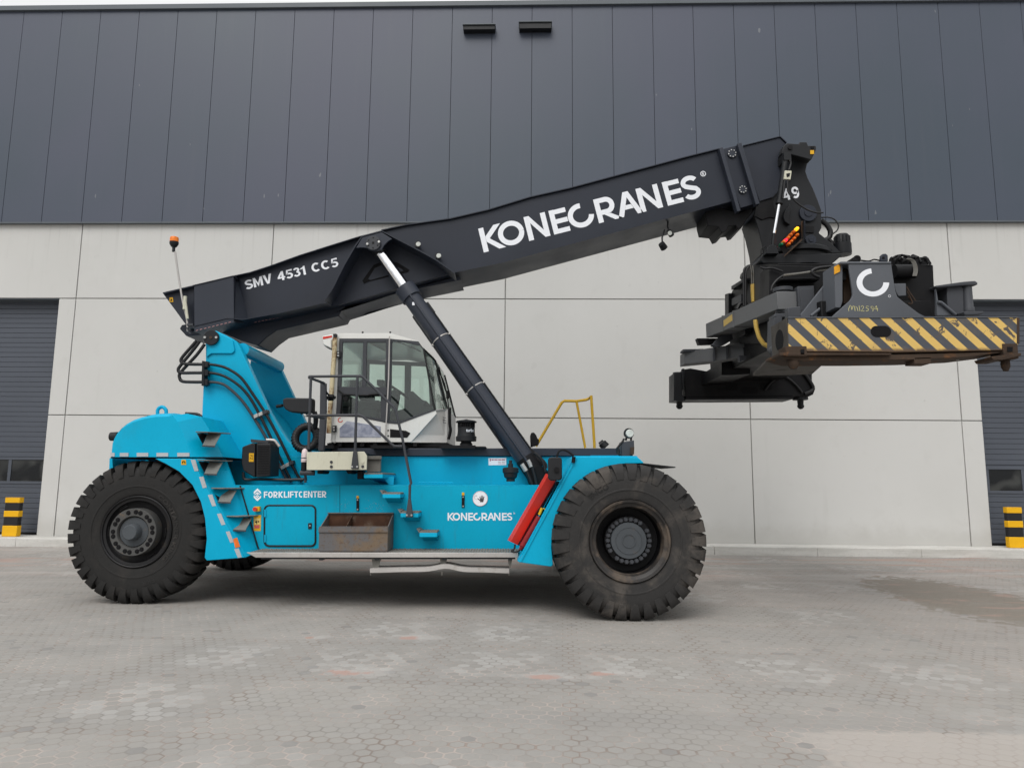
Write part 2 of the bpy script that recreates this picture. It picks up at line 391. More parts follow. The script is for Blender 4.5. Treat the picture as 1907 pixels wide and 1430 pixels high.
class Glyphs:                                 # lettering drawn from bars and arcs, cap height 1
    def __init__(s, T): s.T = T; s.out = []
    def q(s, *p): s.out.append((list(p), [list(range(len(p)))]))
    def s_(s, p, wd=None): s.out.append(poly_strip(p, wd or s.T))
    def stem(s, x): s.q((x, 0), (x + s.T, 0), (x + s.T, 1), (x, 1))
    def ring(s, x, wd, a0, a1, n=40): T = s.T; s.s_(arc(x + wd / 2, .5, wd / 2 - T / 2, a0, a1, n, .5 - T / 2))
    def K(s, x, wd=.92): T = s.T; s.stem(x); s.q((x + T + .005, .40), (x + T + .005, .62), (x + wd - .30, 1), (x + wd - .02, 1), (x + .36, .50)); s.q((x + .36, .50), (x + wd, 0), (x + wd - .28, 0), (x + T + .005, .40))
    def O(s, x, wd=1.06): s.ring(x, wd, 0, 360, 48)
    def N(s, x, wd=.88): T = s.T; s.q((x, 0), (x + T, 0), (x + T, .70), (x + T, 1), (x, 1)); s.q((x + wd - T, 0), (x + wd, 0), (x + wd, 1), (x + wd - T, 1), (x + wd - T, .30)); s.q((x + T, .70), (x + wd - T, 0), (x + wd - T, .30), (x + T, 1))
    def E(s, x, wd=.68, bars=(0, .4, .8)):
        s.stem(x)
        for z in bars: s.q((x + s.T, z), (x + wd, z), (x + wd, z + .19), (x + s.T, z + .19))
    def F(s, x, wd=.6): s.E(x, wd, (.4, .81))
    def L(s, x, wd=.58): s.E(x, wd, (0,))
    def I(s, x, wd=.2): s.stem(x)
    def Tt(s, x, wd=.64): s.q((x, .81), (x + wd, .81), (x + wd, 1), (x, 1)); T = s.T; s.q((x + wd / 2 - T / 2, 0), (x + wd / 2 + T / 2, 0), (x + wd / 2 + T / 2, .81), (x + wd / 2 - T / 2, .81))
    def C(s, x, wd=1.06, a0=82, a1=352): s.ring(x, wd, a0, a1)
    def Rr(s, x, wd=.98): T = s.T; s.stem(x); s.out.append(poly_strip([(x + T, .90)] + arc(x + wd * .45, .65, .25, 90, -90, 16) + [(x + T, .40)], .2)); s.q((x + wd * .30, .30), (x + wd - .30, 0), (x + wd, 0), (x + wd * .57, .30))
    def A(s, x): s.q((x, 0), (x + .22, 0), (x + .52, .76), (x + .52, 1), (x + .40, 1)); s.q((x + .80, 0), (x + 1.02, 0), (x + .62, 1), (x + .52, 1), (x + .52, .76)); s.q((x + .33, .27), (x + .695, .27), (x + .62, .45), (x + .40, .45))
    def S(s, x, wd=.72): c = x + wd / 2; k = wd / 2 - .095; s.s_(arc(c, .715, k, 22, 200, 18, .19) + [(c - k * .7, .58), (c, .50), (c + k * .75, .42)] + arc(c, .285, k, 20, -158, 18, .19), .19)
    def M(s, x, wd=.92): T = s.T; c = x + wd / 2; s.stem(x); s.stem(x + wd - T); s.q((x + T, .62), (c, 0), (c, .36), (x + T, 1)); s.q((c, 0), (x + wd - T, .62), (x + wd - T, 1), (c, .36))
    def Vv(s, x, wd=.86): c = x + wd / 2; s.q((x, 1), (c - .11, 0), (c, 0), (c, .27), (x + .23, 1)); s.q((c, 0), (c + .11, 0), (x + wd, 1), (x + wd - .23, 1), (c, .27))
    def n4(s, x): s.q((x + .36, 0), (x + .55, 0), (x + .55, 1), (x + .36, 1)); s.q((x, .22), (x + .36, .22), (x + .36, .39), (x, .39)); s.q((x + .55, .22), (x + .66, .22), (x + .66, .39), (x + .55, .39)); s.q((x, .39), (x + .20, .39), (x + .36, .66), (x + .36, 1))
    def n5(s, x): s.s_([(x + .60, .91), (x + .17, .91), (x + .13, .50), (x + .20, .54)] + arc(x + .31, .325, .23, 110, -150, 20), .185)
    def n3(s, x): s.s_(arc(x + .29, .73, .19, 160, -65, 16, .18) + arc(x + .30, .295, .22, 75, -160, 18, .205), .18)
    def n1(s, x): s.q((x + .20, 0), (x + .40, 0), (x + .40, 1), (x + .26, 1), (x + .20, .88)); s.q((x, .66), (x + .20, .74), (x + .20, .88), (x, .80))
    def n9(s, x): s.s_(arc(x + .31, .67, .21, -20, 340, 30, .235), .18); s.s_([(x + .525, .66), (x + .52, .45)] + arc(x + .30, .36, .215, 20, -140, 14, .27), .18)
    def mesh(s, norm=False):
        vs = []; fs = []
        for v, f in s.out:
            o = len(vs); vs += v; fs += [[i + o for i in g] for g in f]
        if norm:
            x0 = min(v[0] for v in vs); x1 = max(v[0] for v in vs); y0 = min(v[1] for v in vs); y1 = max(v[1] for v in vs)
            vs = [((x - x0) / (x1 - x0), (y - y0) / (y1 - y0)) for x, y in vs]
        return vs, fs
def word(spec, T=.2, gap=.10):
    g = Glyphs(T); x = 0; g.C = lambda x_, wd: g.ring(x_, wd, 48, 312)
    for name, wd in spec:
        if name != ' ': getattr(g, name)(x, *([wd] if name[0] != 'n' else []))
        x += wd + gap
    return g.mesh(True)
def big_name():                               # the maker's name in its own letter shapes
    g = Glyphs(.205)
    g.K(0); g.O(.71); g.N(1.87); g.E(2.90); g.C(3.60); g.Rr(4.76); g.A(5.58); g.N(6.53, .90); g.E(7.63); g.S(8.36)
    g.s_(arc(9.36, .93, .10, 0, 360, 20), .03); g.q((9.32, .87), (9.345, .87), (9.345, .99), (9.32, .99)); g.q((9.36, .87), (9.39, .87), (9.38, .99), (9.355, .99))
    return g.mesh()
def word_px(spec, a, b, c, Y, parent, T=.2, gap=.10, lift=.003):
    vs, fs = word(spec, T, gap); return px_decal(vs, fs, a, b, c, Y - lift).build('lettering', 'white', parent, smooth=False)
NAME2D = big_name()

# ------------------------------------------------------------------ the yard
def ground_mat():
    m = N('hexagon_paving')
    tc = m.n('ShaderNodeTexCoord').outputs['Object']
    mp = m.n('ShaderNodeMapping', Vector=tc); mp.inputs['Rotation'].default_value = (0, 0, R_(4)); mp.inputs['Scale'].default_value = (10.6, 10.6, 0); mp.inputs['Location'].default_value = (1000, 1000, 0)
    p = mp.outputs[0]
    r = (1, 1.7320508, 1); h = (.5, .8660254, 0)
    a = m.vmath('SUBTRACT', m.vmath('MODULO', p, r), h)
    b = m.vmath('SUBTRACT', m.vmath('MODULO', m.vmath('SUBTRACT', p, h), r), h)
    sel = m.math('LESS_THAN', m.vmath('LENGTH', a), m.vmath('LENGTH', b))
    g = m.vmix(sel, b, a)
    ident = m.vmath('FLOOR', m.vmath('ADD', m.vmath('MULTIPLY', m.vmath('SUBTRACT', p, g), (2, 1.1547005, 1)), (.5, .5, .5)))
    ag = m.vmath('ABSOLUTE', g); gx = m.sep(ag)[0]
    d = m.math('MAXIMUM', gx, m.vmath('DOT_PRODUCT', ag, (.5, .8660254, 0)))
    edge = m.math('SUBTRACT', .5, d)
    cell = m.n('ShaderNodeTexWhiteNoise', {'noise_dimensions': '3D'}, Vector=ident).outputs[0]
    blk2_v = m.vmath('FLOOR', m.vmath('DIVIDE', ident, (69, 42, 1))); blk2 = m.n('ShaderNodeTexWhiteNoise', {'noise_dimensions': '3D'}, Vector=blk2_v).outputs[0]
    blk_v = m.vmath('FLOOR', m.vmath('DIVIDE', ident, (23, 14, 1)))
    blk = m.n('ShaderNodeTexWhiteNoise', {'noise_dimensions': '3D'}, Vector=blk_v).outputs[0]
    iv = m.vmath('MODULO', ident, (23, 14, 1)); iy = m.sep(iv)
    seamc = m.math('MAXIMUM', m.math('LESS_THAN', iy[1], .5), m.math('LESS_THAN', iy[0], 1.5))
    x, y, z = m.sep(tc)
    big = m.noise(tc, .33, 5, .6); mid = m.noise(tc, 1.1, 5, .6, .5); fine = m.noise(tc, 30, 5, .65); speck = m.noise(tc, 120, 2, .5)
    c = m.mix(m.ramp(big, .3, .7), (.335, .315, .285), (.295, .278, .254))
    c = m.mix(m.math('MULTIPLY', blk, .42), c, (.238, .226, .210)); c = m.mix(m.ramp(blk2, .55, .8, 0, .3), c, (.36, .315, .285))
    c = m.mix(m.ramp(cell, .0, 1, 0, .22), c, (.36, .35, .335))
    pc = m.vmath('SUBTRACT', m.vmath('DIVIDE', iv, (23, 14, 1)), (.5, .5, 0)); pcx, pcy, _pz = m.sep(pc)
    pd = m.math('MAXIMUM', m.math('ABSOLUTE', pcx), m.math('ABSOLUTE', pcy))
    core = m.math('MULTIPLY', m.ramp(pd, .40, .22), m.ramp(blk, .35, .6))          # pale worn pavers inside single laid panels
    wl = m.math('MULTIPLY', m.math('MAXIMUM', m.ramp(mid, .60, .72, 0, .45), m.math('MULTIPLY', core, m.ramp(mid, .30, .50))), m.ramp(cell, .15, .85))
    c = m.mix(m.math('MULTIPLY', wl, .50), c, (.44, .425, .40))
    dk = m.math('MULTIPLY', m.ramp(cell, .975, .985), m.ramp(mid, .4, .55)); c = m.mix(m.math('MULTIPLY', dk, .45), c, (.17, .165, .16))
    c = m.mix(m.ramp(fine, .45, .8, 0, .28), c, (.21, .205, .2))
    c = m.mix(m.ramp(speck, .6, .8, 0, .18), c, (.44, .42, .4))
    # joints: pale sand in places, dark elsewhere
    jn = m.noise(tc, 1.7, 4, .6); jl = m.mix(m.ramp(jn, .42, .62), (.205, .185, .165), (.47, .39, .345))
    vary = m.noise(tc, 5.0, 3, .6)
    jw = m.math('MULTIPLY', m.ramp(edge, .095, .02), m.ramp(vary, .36, .62, .16, .70)); c = m.mix(jw, c, jl)
    sw = m.math('MULTIPLY', m.math('MULTIPLY', m.ramp(edge, .13, .04), seamc), m.ramp(vary, .34, .58, .12, .62)); c = m.mix(sw, c, (.215, .165, .135))
    # broad reddish sand towards the kerb
    rs = m.noise(m.n('ShaderNodeMapping', Vector=tc, Scale=(.35, 1.6, 1)).outputs[0], .9, 6, .65, .6)
    far = m.math('MULTIPLY', m.ramp(y, 9.8, 12.6), m.ramp(rs, .50, .62)); c = m.mix(m.math('MULTIPLY', far, .55), c, (.40, .235, .185))
    dust = m.noise(m.n('ShaderNodeMapping', Vector=tc, Scale=(.25, 1.3, 1), Location=(3, 7, 0)).outputs[0], .8, 5, .6); c = m.mix(m.math('MULTIPLY', m.ramp(y, 7.5, 11.5), m.ramp(dust, .5, .66, 0, .4)), c, (.47, .44, .41))
    # single spills of red sand with pale dust round them
    wob = m.math('MULTIPLY', m.math('SUBTRACT', m.noise(tc, 6.5, 6, .75), .5), 2.6)
    for px, py, rx, ry in ((640, 1252, .20, .10), (1012, 1260, .16, .08), (1122, 1254, .13, .06), (762, 1188, .13, .10), (575, 1187, .05, .06)):
        q = Gd(px, py)
        ex = m.math('DIVIDE', m.math('SUBTRACT', x, q.x), rx); ey = m.math('DIVIDE', m.math('SUBTRACT', y, q.y), ry)
        ex2 = m.math('DIVIDE', m.math('SUBTRACT', x, q.x + .12), rx * 2.2); ey2 = m.math('DIVIDE', m.math('SUBTRACT', y, q.y + .02), ry * 1.7)
        l2 = m.math('ADD', m.math('SQRT', m.math('ADD', m.math('MULTIPLY', ex2, ex2), m.math('MULTIPLY', ey2, ey2))), wob)
        c = m.mix(m.ramp(l2, 1.0, .3, 0, .42), c, (.47, .445, .42))
        l1 = m.math('ADD', m.math('SQRT', m.math('ADD', m.math('MULTIPLY', ex, ex), m.math('MULTIPLY', ey, ey))), wob)
        c = m.mix(m.ramp(m.math('ADD', l1, m.math('MULTIPLY', cell, .35)), 1.1, .6, 0, .62), c, (.42, .235, .185))
    # damp brown patch at the right
    q0, q1 = Gd(1640, 1072), Gd(1960, 1165); dirv = (q1 - q0); L = dirv.length; dirv.normalize()
    rel = m.vmath('SUBTRACT', tc, tuple(q0)); al = m.vmath('DOT_PRODUCT', rel, tuple(dirv)); ac = m.vmath('DOT_PRODUCT', rel, (-dirv.y, dirv.x, 0))
    el = m.math('SQRT', m.math('ADD', m.math('POWER', m.math('DIVIDE', m.math('SUBTRACT', al, L * .56), L * .54), 2), m.math('POWER', m.math('DIVIDE', m.math('SUBTRACT', ac, .05), .85), 2)))
    el = m.math('ADD', m.math('ADD', el, m.math('MULTIPLY', wob, .22)), m.math('MULTIPLY', m.math('SUBTRACT', cell, .5), .32)); pm = m.ramp(el, 1.06, .86)
    rs2 = m.noise(m.n('ShaderNodeMapping', Vector=tc, Scale=(.6, 1.4, 1), Location=(1.3, 4, 0)).outputs[0], 2.2, 6, .7, .5)
    c = m.mix(m.math('MULTIPLY', pm, m.ramp(rs2, .25, .5, .45, .8)), c, m.mix(m.ramp(rs2, .52, .66, 0, .8), (.205, .176, .140), (.36, .235, .19)))
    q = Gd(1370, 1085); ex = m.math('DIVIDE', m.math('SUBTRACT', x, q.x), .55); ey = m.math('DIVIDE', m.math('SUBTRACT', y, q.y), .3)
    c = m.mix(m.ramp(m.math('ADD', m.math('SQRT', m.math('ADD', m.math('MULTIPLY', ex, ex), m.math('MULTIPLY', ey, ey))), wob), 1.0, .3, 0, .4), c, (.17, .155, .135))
    q = Gd(1820, 1400); ex = m.math('DIVIDE', m.math('SUBTRACT', x, q.x + .3), 1.25); ey = m.math('DIVIDE', m.math('SUBTRACT', y, q.y - .1), .42)
    pl = m.math('ADD', m.math('ADD', m.math('MAXIMUM', m.math('ABSOLUTE', ex), m.math('ABSOLUTE', ey)), m.math('MULTIPLY', wob, .10)), m.math('MULTIPLY', cell, .12))
    c = m.mix(m.ramp(pl, 1.05, .92, 0, .6), c, (.44, .395, .355))
    # faint tyre tracks and oil
    tr = m.noise(m.n('ShaderNodeMapping', Vector=tc, Scale=(.10, 1.6, 1), Rotation=(0, 0, R_(-6))).outputs[0], .8, 5, .6); c = m.mix(m.ramp(tr, .54, .68, 0, .22), c, (.20, .195, .19))
    c = m.mix(1.0, c, (.885, .89, .895), 'MULTIPLY')
    m.bsdf(Base_Color=c, Roughness=.86)
    hgt = m.math('ADD', m.math('MULTIPLY', m.ramp(edge, .02, .10), .8), m.math('ADD', m.math('MULTIPLY', cell, .25), m.math('MULTIPLY', fine, .5)))
    m.bump(hgt, .35, .006); return m.m
M['ground'] = ground_mat()
g = MB(); g.add([(-150, -150, 0), (150, -150, 0), (150, 150, 0), (-150, 150, 0)], [[0, 1, 2, 3]])
tag(g.build('ground', 'ground'), kind='structure')

# ------------------------------------------------------------------ warehouse
wh = empty('warehouse', Vector((0, WALL_Y, 0)), Matrix.Rotation(-PSI, 4, 'Z'))
tag(wh, 'warehouse with pale concrete base, dark grey cladding above and two roller doors', 'warehouse')
KZ = .165                                     # top of the kerb
S0, S1 = -22.0, 24.0
def wx(px, py, off=0.0): return Wl(px, py, off)[0]
def wz(px, py, off=0.0): return Wl(px, py, off)[1]
z_clad = wz(953, 413, .05); z_j1 = wz(953, 557); z_j2 = wz(953, 778)
dl = (wx(108, 562) + wx(68, 998)) / 2; dr = (wx(1820, 640) + wx(1847, 1017)) / 2
z_lint = wz(50, 557); z_lint2 = z_lint
z_roof = wz(953, 16)
GAP = .010
wall = MB(); T = .22
def panel(x0, x1, a, b): wall.box(x0 + GAP, x1 - GAP, 0, T, a + GAP, b - GAP)
j_l = (wx(145, 520) + wx(100, 996)) / 2; j_m = wx(940, 650); j_r = (wx(1395, 750) + wx(1408, 1010)) / 2
j_rr = (wx(1763, 440) + wx(1811, 1017)) / 2; j_b = wx(509, 440)
top_x = [S0, -16.0, j_l, j_b, j_m, j_r, j_rr, 14.5, 19.0, S1]
for a, b in zip(top_x, top_x[1:]): panel(a, b, z_j1, z_clad)
low_x = [dl, j_l, j_m, j_r, j_rr, dr]
for a, b in zip(low_x, low_x[1:]):
    panel(a, b, z_j2, z_j1); panel(a, b, KZ - .02, z_j2)
DW = 4.4
panel(S0, dl - DW, KZ - .02, z_j1); panel(dr + DW, S1, KZ - .02, z_j1)
wall.build('concrete_wall', 'concrete', wh, bevel=.006)
bk = MB(); bk.box(S0, S1, .03, .30, z_j1 + .02, z_clad - .01); bk.box(dl + .02, dr - .02, .03, .30, KZ - .02, z_j1 + .02)
bk.build('joint_sealant', 'sealant', wh)
body = MB(); body.box(S0 + .05, S1 - .05, .62, 38, 0, z_roof - .15)
body.box(dl + .02, dr - .02, .31, .62, 0, z_clad); body.box(S0 + .05, S1 - .05, .31, .62, z_lint + .02, z_roof - .15)
body.build('hall_body', 'gutter', wh)
pit = (wx(1858, 411, .08) - wx(2.5, 413, .08)) / 24.0; x0 = wx(2.5, 413, .08)
cl = MB()
i0 = int(math.floor((S0 - x0) / pit)); i1 = int(math.ceil((S1 - x0) / pit))
for i in range(i0, i1): cl.box(x0 + i * pit + .0045, x0 + (i + 1) * pit - .0045, -.08, -.03, z_clad, z_roof - .02)
cl.build('cladding', 'cladding', wh, bevel=.002)
cb = MB(); cb.box(S0, S1, -.055, .29, z_clad + .02, z_roof - .03); cb.build('cladding_core', 'gutter', wh)
dp = MB(); dp.box(S0, S1, -.095, .0, z_clad - .035, z_clad - .004); dp.build('drip_flashing', 'trim', wh)
rt = MB(); rt.box(S0 - .1, S1 + .1, -.14, .5, z_roof - .02, z_roof + .10); rt.build('roof_flashing', 'trim', wh, bevel=.008)
rf = MB(); rf.box(S0, S1, .5, 38.2, z_roof - .15, z_roof - .02); rf.build('roof', 'trim', wh)
vh = MB()
def vent(xa, xb, ya, yb):
    x0_, x1_ = wx(xa, ya, .2), wx(xb, ya, .2); za, zb = wz((xa + xb) / 2, yb, .2), wz((xa + xb) / 2, ya, .2)
    m_ = MB(); m_.prism([(x0_, za), (x1_, za), (x1_, zb), (x0_, zb)], -.24, -.081)
    o = m_.build('vent_hood', 'blackpaint', wh, bevel=.008)
    e = MB(); e.box(x0_ - .012, x1_ + .012, -.27, -.081, zb + .001, zb + .02); e.build('hood_lip', 'trim', o)
vent(863, 922, 49.5, 57.5); vent(967, 1027, 44.5, 55.5)
def roller_door(xa, xb, wins):
    d = MB(); zz = KZ; k = 0
    while zz < z_lint - .02:
        h_ = .105 if k % 2 else .115
        wz0 = wins[0][2]; wz1 = wins[0][3]
        if not (zz + h_ > wz0 + .03 and zz < wz1 - .03):
            d.prism([(xa, zz + .004), (xb, zz + .004), (xb, zz + h_ - .004), (xa, zz + h_ - .004)], .27, .30)
        zz += h_; k += 1
    d.box(xa, xb, .285, .32, KZ, wins[0][2]); d.box(xa, xb, .285, .32, wins[0][3], z_lint + .1)
    door = d.build('roller_door', 'door', wh, bevel=.004)
    for gx in ((xa + .001, xa + .07), (xb - .07, xb - .001)):
        q_ = MB(); q_.box(gx[0], gx[1], .225, .254, KZ + .001, z_lint - .001); q_.build('guide_rail', 'trim', door, bevel=.004)
    q_ = MB(); q_.box(xa + .08, xb - .08, .255, .30, KZ - .001, KZ + .05); q_.build('bottom_seal', 'gutter', door)
    wz0, wz1 = wins[0][2], wins[0][3]
    fr = MB(); fr.box(xa, xb, .255, .30, wz0 - .02, wz0 + .035); fr.box(xa, xb, .255, .30, wz1 - .035, wz1 + .02)
    ed = sorted({wn[0] for wn in wins} | {wn[1] for wn in wins})
    for e in ed: fr.box(max(xa, e - .035), min(xb, e + .035), .26, .30, wz0 + .035, wz1 - .035)
    fr.build('window_frame', 'door', door, bevel=.004)
    for wn in wins:
        gl = MB(); gl.box(max(xa, wn[0] + .036), min(xb, wn[1] - .036), .275, .29, wz0 + .036, wz1 - .036)
        gl.build('pane', 'doorglass', door)
zl0, zl1 = wz(40, 899, -.27), wz(40, 853, -.27); xs = wx(18, 875, -.27); wdt = wx(80, 875, -.27) - xs
roller_door(dl - DW, dl + .001, [(max(dl - DW, xs - (k + 1) * 1.1), xs - k * 1.1, zl0, zl1) for k in range(4)][::-1] + [(xs, dl, zl0, zl1)])
zr0, zr1 = wz(1870, 917, -.27), wz(1870, 871, -.27); xr = wx(1839, 895, -.27); xr2 = wx(1906, 895, -.27)
roller_door(dr - .001, dr + DW, [(xr, xr2, zr0, zr1), (xr2, xr2 + 1.1, zr0, zr1), (xr2 + 1.1, xr2 + 2.2, zr0, zr1), (xr2 + 2.2, dr + DW, zr0, zr1)])
for a, b in ((dl - DW, dl), (dr, dr + DW)):
    s_ = MB(); s_.box(a, b, .02, .26, z_lint + .001, z_lint + .05); s_.build('door_lintel', 'trim', wh)

kb = MB(); KF = -.62                           # kerb strip in front of the wall, laid in lengths
xk = S0
while xk < S1:
    kb.prism([(xk + .003, -.05), (xk + 2.0, -.05), (xk + 2.0, KZ), (xk + .003, KZ)], KF, -.001); xk += 2.0
kb.box(S0, S1, .0, .62, -.05, KZ - .001)
kob = kb.build('kerb', 'kerb', bevel=.012); kob.matrix_world = wh.matrix_world.copy(); tag(kob, kind='structure')

def bollard(px0, px1, pyt, bands, label):
    off = .22
    xa, zt = Wl(px0, pyt, off); xb, _ = Wl(px1, pyt, off); xc = (xa + xb) / 2; r = (xb - xa) / 2
    wp = wh.matrix_world @ Vector((xc, -off, KZ))
    o = empty('bollard', wp); tag(o, label, 'bollard', 'yellow and black bollards before the roller doors')
    hgt = zt - KZ
    k = r * .96
    p = MB(); dk = k * .4; p.box(-k, k, -dk, dk, 0, hgt - .012); p.build('post', 'bolblack', o, bevel=.012)
    for a, b in bands:
        q = MB(); q.box(-k - .006, k + .006, -dk - .006, dk + .006, hgt * a + .002, min(hgt * b, hgt - .012)); q.build('yellow_band', 'bolyellow', o, bevel=.010)
    cp_ = MB(); cp_.box(-k - .004, k + .004, -dk - .004, dk + .004, hgt - .011, hgt); cp_.build('cap', 'bolyellow', o, bevel=.004)
    o.rotation_euler = (0, 0, -PSI)
bollard(14, 41.5, 926, [(0, .28), (.50, .66), (.86, 1.0)], 'yellow and black bollard left of the rear wheel, in front of the left roller door')
bollard(1871, 1899, 944, [(0, .27), (.50, .665), (.85, 1.0)], 'yellow and black bollard at the right edge, in front of the right roller door')

# ------------------------------------------------------------------ the reach stacker
def gz(x): return -ROLL * x                   # yard height under the machine, in the machine's frame
YC = 9.9
VB = Vector((-1.5, YC, gz(-1.5)))
rs = empty('reach_stacker', CAM + ROOT_ROT.to_3x3() @ (VB - CAM), ROOT_ROT)
rs['frame'] = 'machine'
tag(rs, 'turquoise reach stacker with dark boom and striped container spreader on paved yard', 'reach stacker')
def mir(y): return 2 * YC - y                 # the same place on the far side
def text_px(body, a, b, c, Y, mat_, parent, name='lettering', bold=0.0, lift=.003):
    vs, fs = text2d(body, bold); d = px_decal(vs, fs, a, b, c, Y - lift); return d.build(name, mat_, parent, smooth=False)

# ---- wheels
def lug(mb, a, wa0, wa1, prof, sgn, W):
    # one tread bar: prof is a (radius, y) outline swept over an angle that is wider at the tread than at the sidewall
    def ring(side):
        out = []
        for r, y in prof:
            t = (r - prof[0][0]) / (RT - prof[0][0]); t = max(0, min(1, t)); ww = wa0 + (wa1 - wa0) * t
            aa = a + side * ww / 2 + (.02 * (y / (W / 2)) if sgn > 0 else -.02 * (y / (W / 2)))
            yy = y if sgn > 0 else W - y
            out.append((r * math.cos(aa), yy, r * math.sin(aa)))
        return out
    p, q = ring(-1), ring(1); n = len(p)
    if sgn < 0: p, q = q, p
    mb.add(p + q, [list(range(n)), list(range(2 * n - 1, n - 1, -1))] + [[(i + 1) % n, i, n + i, n + (i + 1) % n] for i in range(n)])
RT = .80
def make_tyre(parent, RR, matname, W=.46, nl=33, lw=(.09, .136), deep=.748):
    t = MB(); c = Vector((0, 0, 0)); rb = RR
    half = [(rb - .012, .075), (rb, .045), (rb + .012, .02), (rb + .03, .012), (rb + .06, .010), (rb + .10, .003), (rb + .105, -.002), (rb + .118, -.002), (rb + .122, .001),
            (rb + .18, .0), (.655, .004), (.70, .016), (.73, .04), (deep - .006, .075), (deep, .15), (deep + .002, W / 2)]
    prof = half + [(r, W - y) for r, y in half[::-1][1:]]
    t.lathe(c, prof, 96)
    lp = [(.628, .010), (.632, -.004), (.70, -.006), (.755, .008), (.785, .030), (RT, .060), (RT + .002, W * .5), (.735, W * .5)]
    for k in range(nl):
        lug(t, 2 * PI * k / nl, lw[0], lw[1], lp, 1, W); lug(t, 2 * PI * (k + .5) / nl, lw[0], lw[1], lp, -1, W)
    ob = t.build('tyre', matname, parent, off=Vector((0, 0, 0)), ang=32); fix_normals(ob)
    return ob
def ring_text(body, r, h, a_mid, parent, y, mat_, wid):
    vs, fs = text2d(body, .012); m_ = MB(); P = []
    tot = wid / r
    # subdivide is not needed: letters are small against the radius
    for x, v in vs:
        a = a_mid + tot / 2 - x * tot; rr = r + v * h; P.append((rr * math.cos(a), y, rr * math.sin(a)))
    m_.add(P, fs); m_.build('raised_lettering', mat_, parent, off=Vector((0, 0, 0)), smooth=False)
def part_at(mb, name, mat_, loc, parent=rs, **k):
    o = mb.build(name, mat_, parent, off=Vector((0, 0, 0)), **k); o.location = Vector(loc) - VB; return o

# front wheel: deep dished rim with a planetary hub set well back
FW = V(1174, 1012.5, 7.45); FWc = Vector((FW.x, 7.45, gz(FW.x) + RT))
m_ = MB(); rr = .416
m_.lathe((0, 0, 0), [(rr + .004, .05), (rr + .006, .012), (rr - .004, -.004), (rr - .02, .0), (rr - .028, .014), (rr - .045, .022), (rr - .062, .030), (rr - .072, .06), (rr - .080, .11), (rr - .074, .115), (rr - .04, .42), (rr, .44)], 80)
fwheel = part_at(m_, 'wheel', 'rimdusty', FWc); fix_normals(fwheel)
fwheel['label'] = 'dusty dark wheel with deep dished rim and round grey hub'
bar = MB(); bar.lathe((0, 0, 0), [(rr - .0805, .112), (rr - .088, .26), (.16, .28), (.16, .31), (rr - .082, .30), (rr - .079, .115)], 72); bo = bar.build('rim_barrel', 'black', fwheel, off=Vector((0, 0, 0))); fix_normals(bo)
ft = make_tyre(fwheel, rr, 'tyredusty', lw=(.105, .148), deep=.766)
ring_text('ENGO', .575, .055, R_(122), fwheel, -.005, 'tyre', .22)
h_ = MB(); h_.lathe((0, 0, 0), [(.0, .085), (.06, .085), (.062, .078), (.072, .078), (.074, .085), (.13, .087), (.132, .083), (.137, .083), (.139, .089), (.182, .092), (.188, .100), (.19, .27)], 56)
hub = h_.build('hub', 'hubgrey', fwheel, off=Vector((0, 0, 0))); fix_normals(hub)
hr = MB(); hr.lathe((0, 0, 0), [(.19, .13), (.246, .135), (.25, .15), (.25, .27)], 56); o = hr.build('hub_flange', 'black', fwheel, off=Vector((0, 0, 0))); fix_normals(o)
for k in range(26):
    a = 2 * PI * k / 26
    if k in (3, 16): continue
    nb = MB(); cx_, cz_ = .218 * math.cos(a), .218 * math.sin(a)
    nb.cyl((cx_, .100, cz_), (cx_, .14, cz_), .0245, n=6); nb.cyl((cx_, .085, cz_), (cx_, .100, cz_), .014, n=10)
    nb.build('wheel_nut', 'greysteel', fwheel, off=Vector((0, 0, 0)))

# rear wheel: shallow rim with a protruding bolted ring
RW = V(252, 996, 8.17); RWc = Vector((RW.x, 8.17, gz(RW.x) + RT))
m_ = MB(); rr2 = .398
m_.lathe((0, 0, 0), [(rr2 + .004, .05), (rr2 + .004, .010), (rr2 - .006, .0), (rr2 - .016, .004), (rr2 - .022, .018), (rr2 - .05, .022), (rr2 - .058, .05), (rr2 - .075, .065), (.30, .075), (.262, .085), (.258, .12), (.1, .125), (0, .125)], 80)
rwheel = part_at(m_, 'wheel', 'rim', RWc); fix_normals(rwheel)
rwheel['label'] = 'rear wheel with black rim and bolted grey ring'
make_tyre(rwheel, rr2, 'tyre')
ring_text('CONTAINER KING', .437, .045, R_(8), rwheel, -.0005, 'tyredusty', .78)
ring_text('EKR', .555, .05, R_(-72), rwheel, -.004, 'tyredusty', .14)
b_ = MB()
for a in (125, 180, -2, -58):
    for r_ in (.315, .335):
        b_.tube([(r_ * math.cos(R_(a + d)), .05, r_ * math.sin(R_(a + d))) for d in (-9, -4, 0, 4, 9)], .007, 8)
b_.build('rim_lug', 'rim', rwheel, off=Vector((0, 0, 0)))
m_ = MB(); m_.lathe((0, 0, 0), [(.262, .09), (.262, -.055), (.258, -.06), (.180, -.06), (.176, -.055), (.170, -.01), (.0, -.005)], 64)
rg = m_.build('hub_ring', 'ringgrey', rwheel, off=Vector((0, 0, 0))); fix_normals(rg)
m_ = MB(); m_.lathe((0, 0, 0), [(.165, -.004), (.16, -.03), (.11, -.036), (.095, -.036), (.088, -.075), (.084, -.125), (.075, -.135), (0, -.135)], 48)
hc = m_.build('hub_cap', 'hubgrey', rwheel, off=Vector((0, 0, 0))); fix_normals(hc)
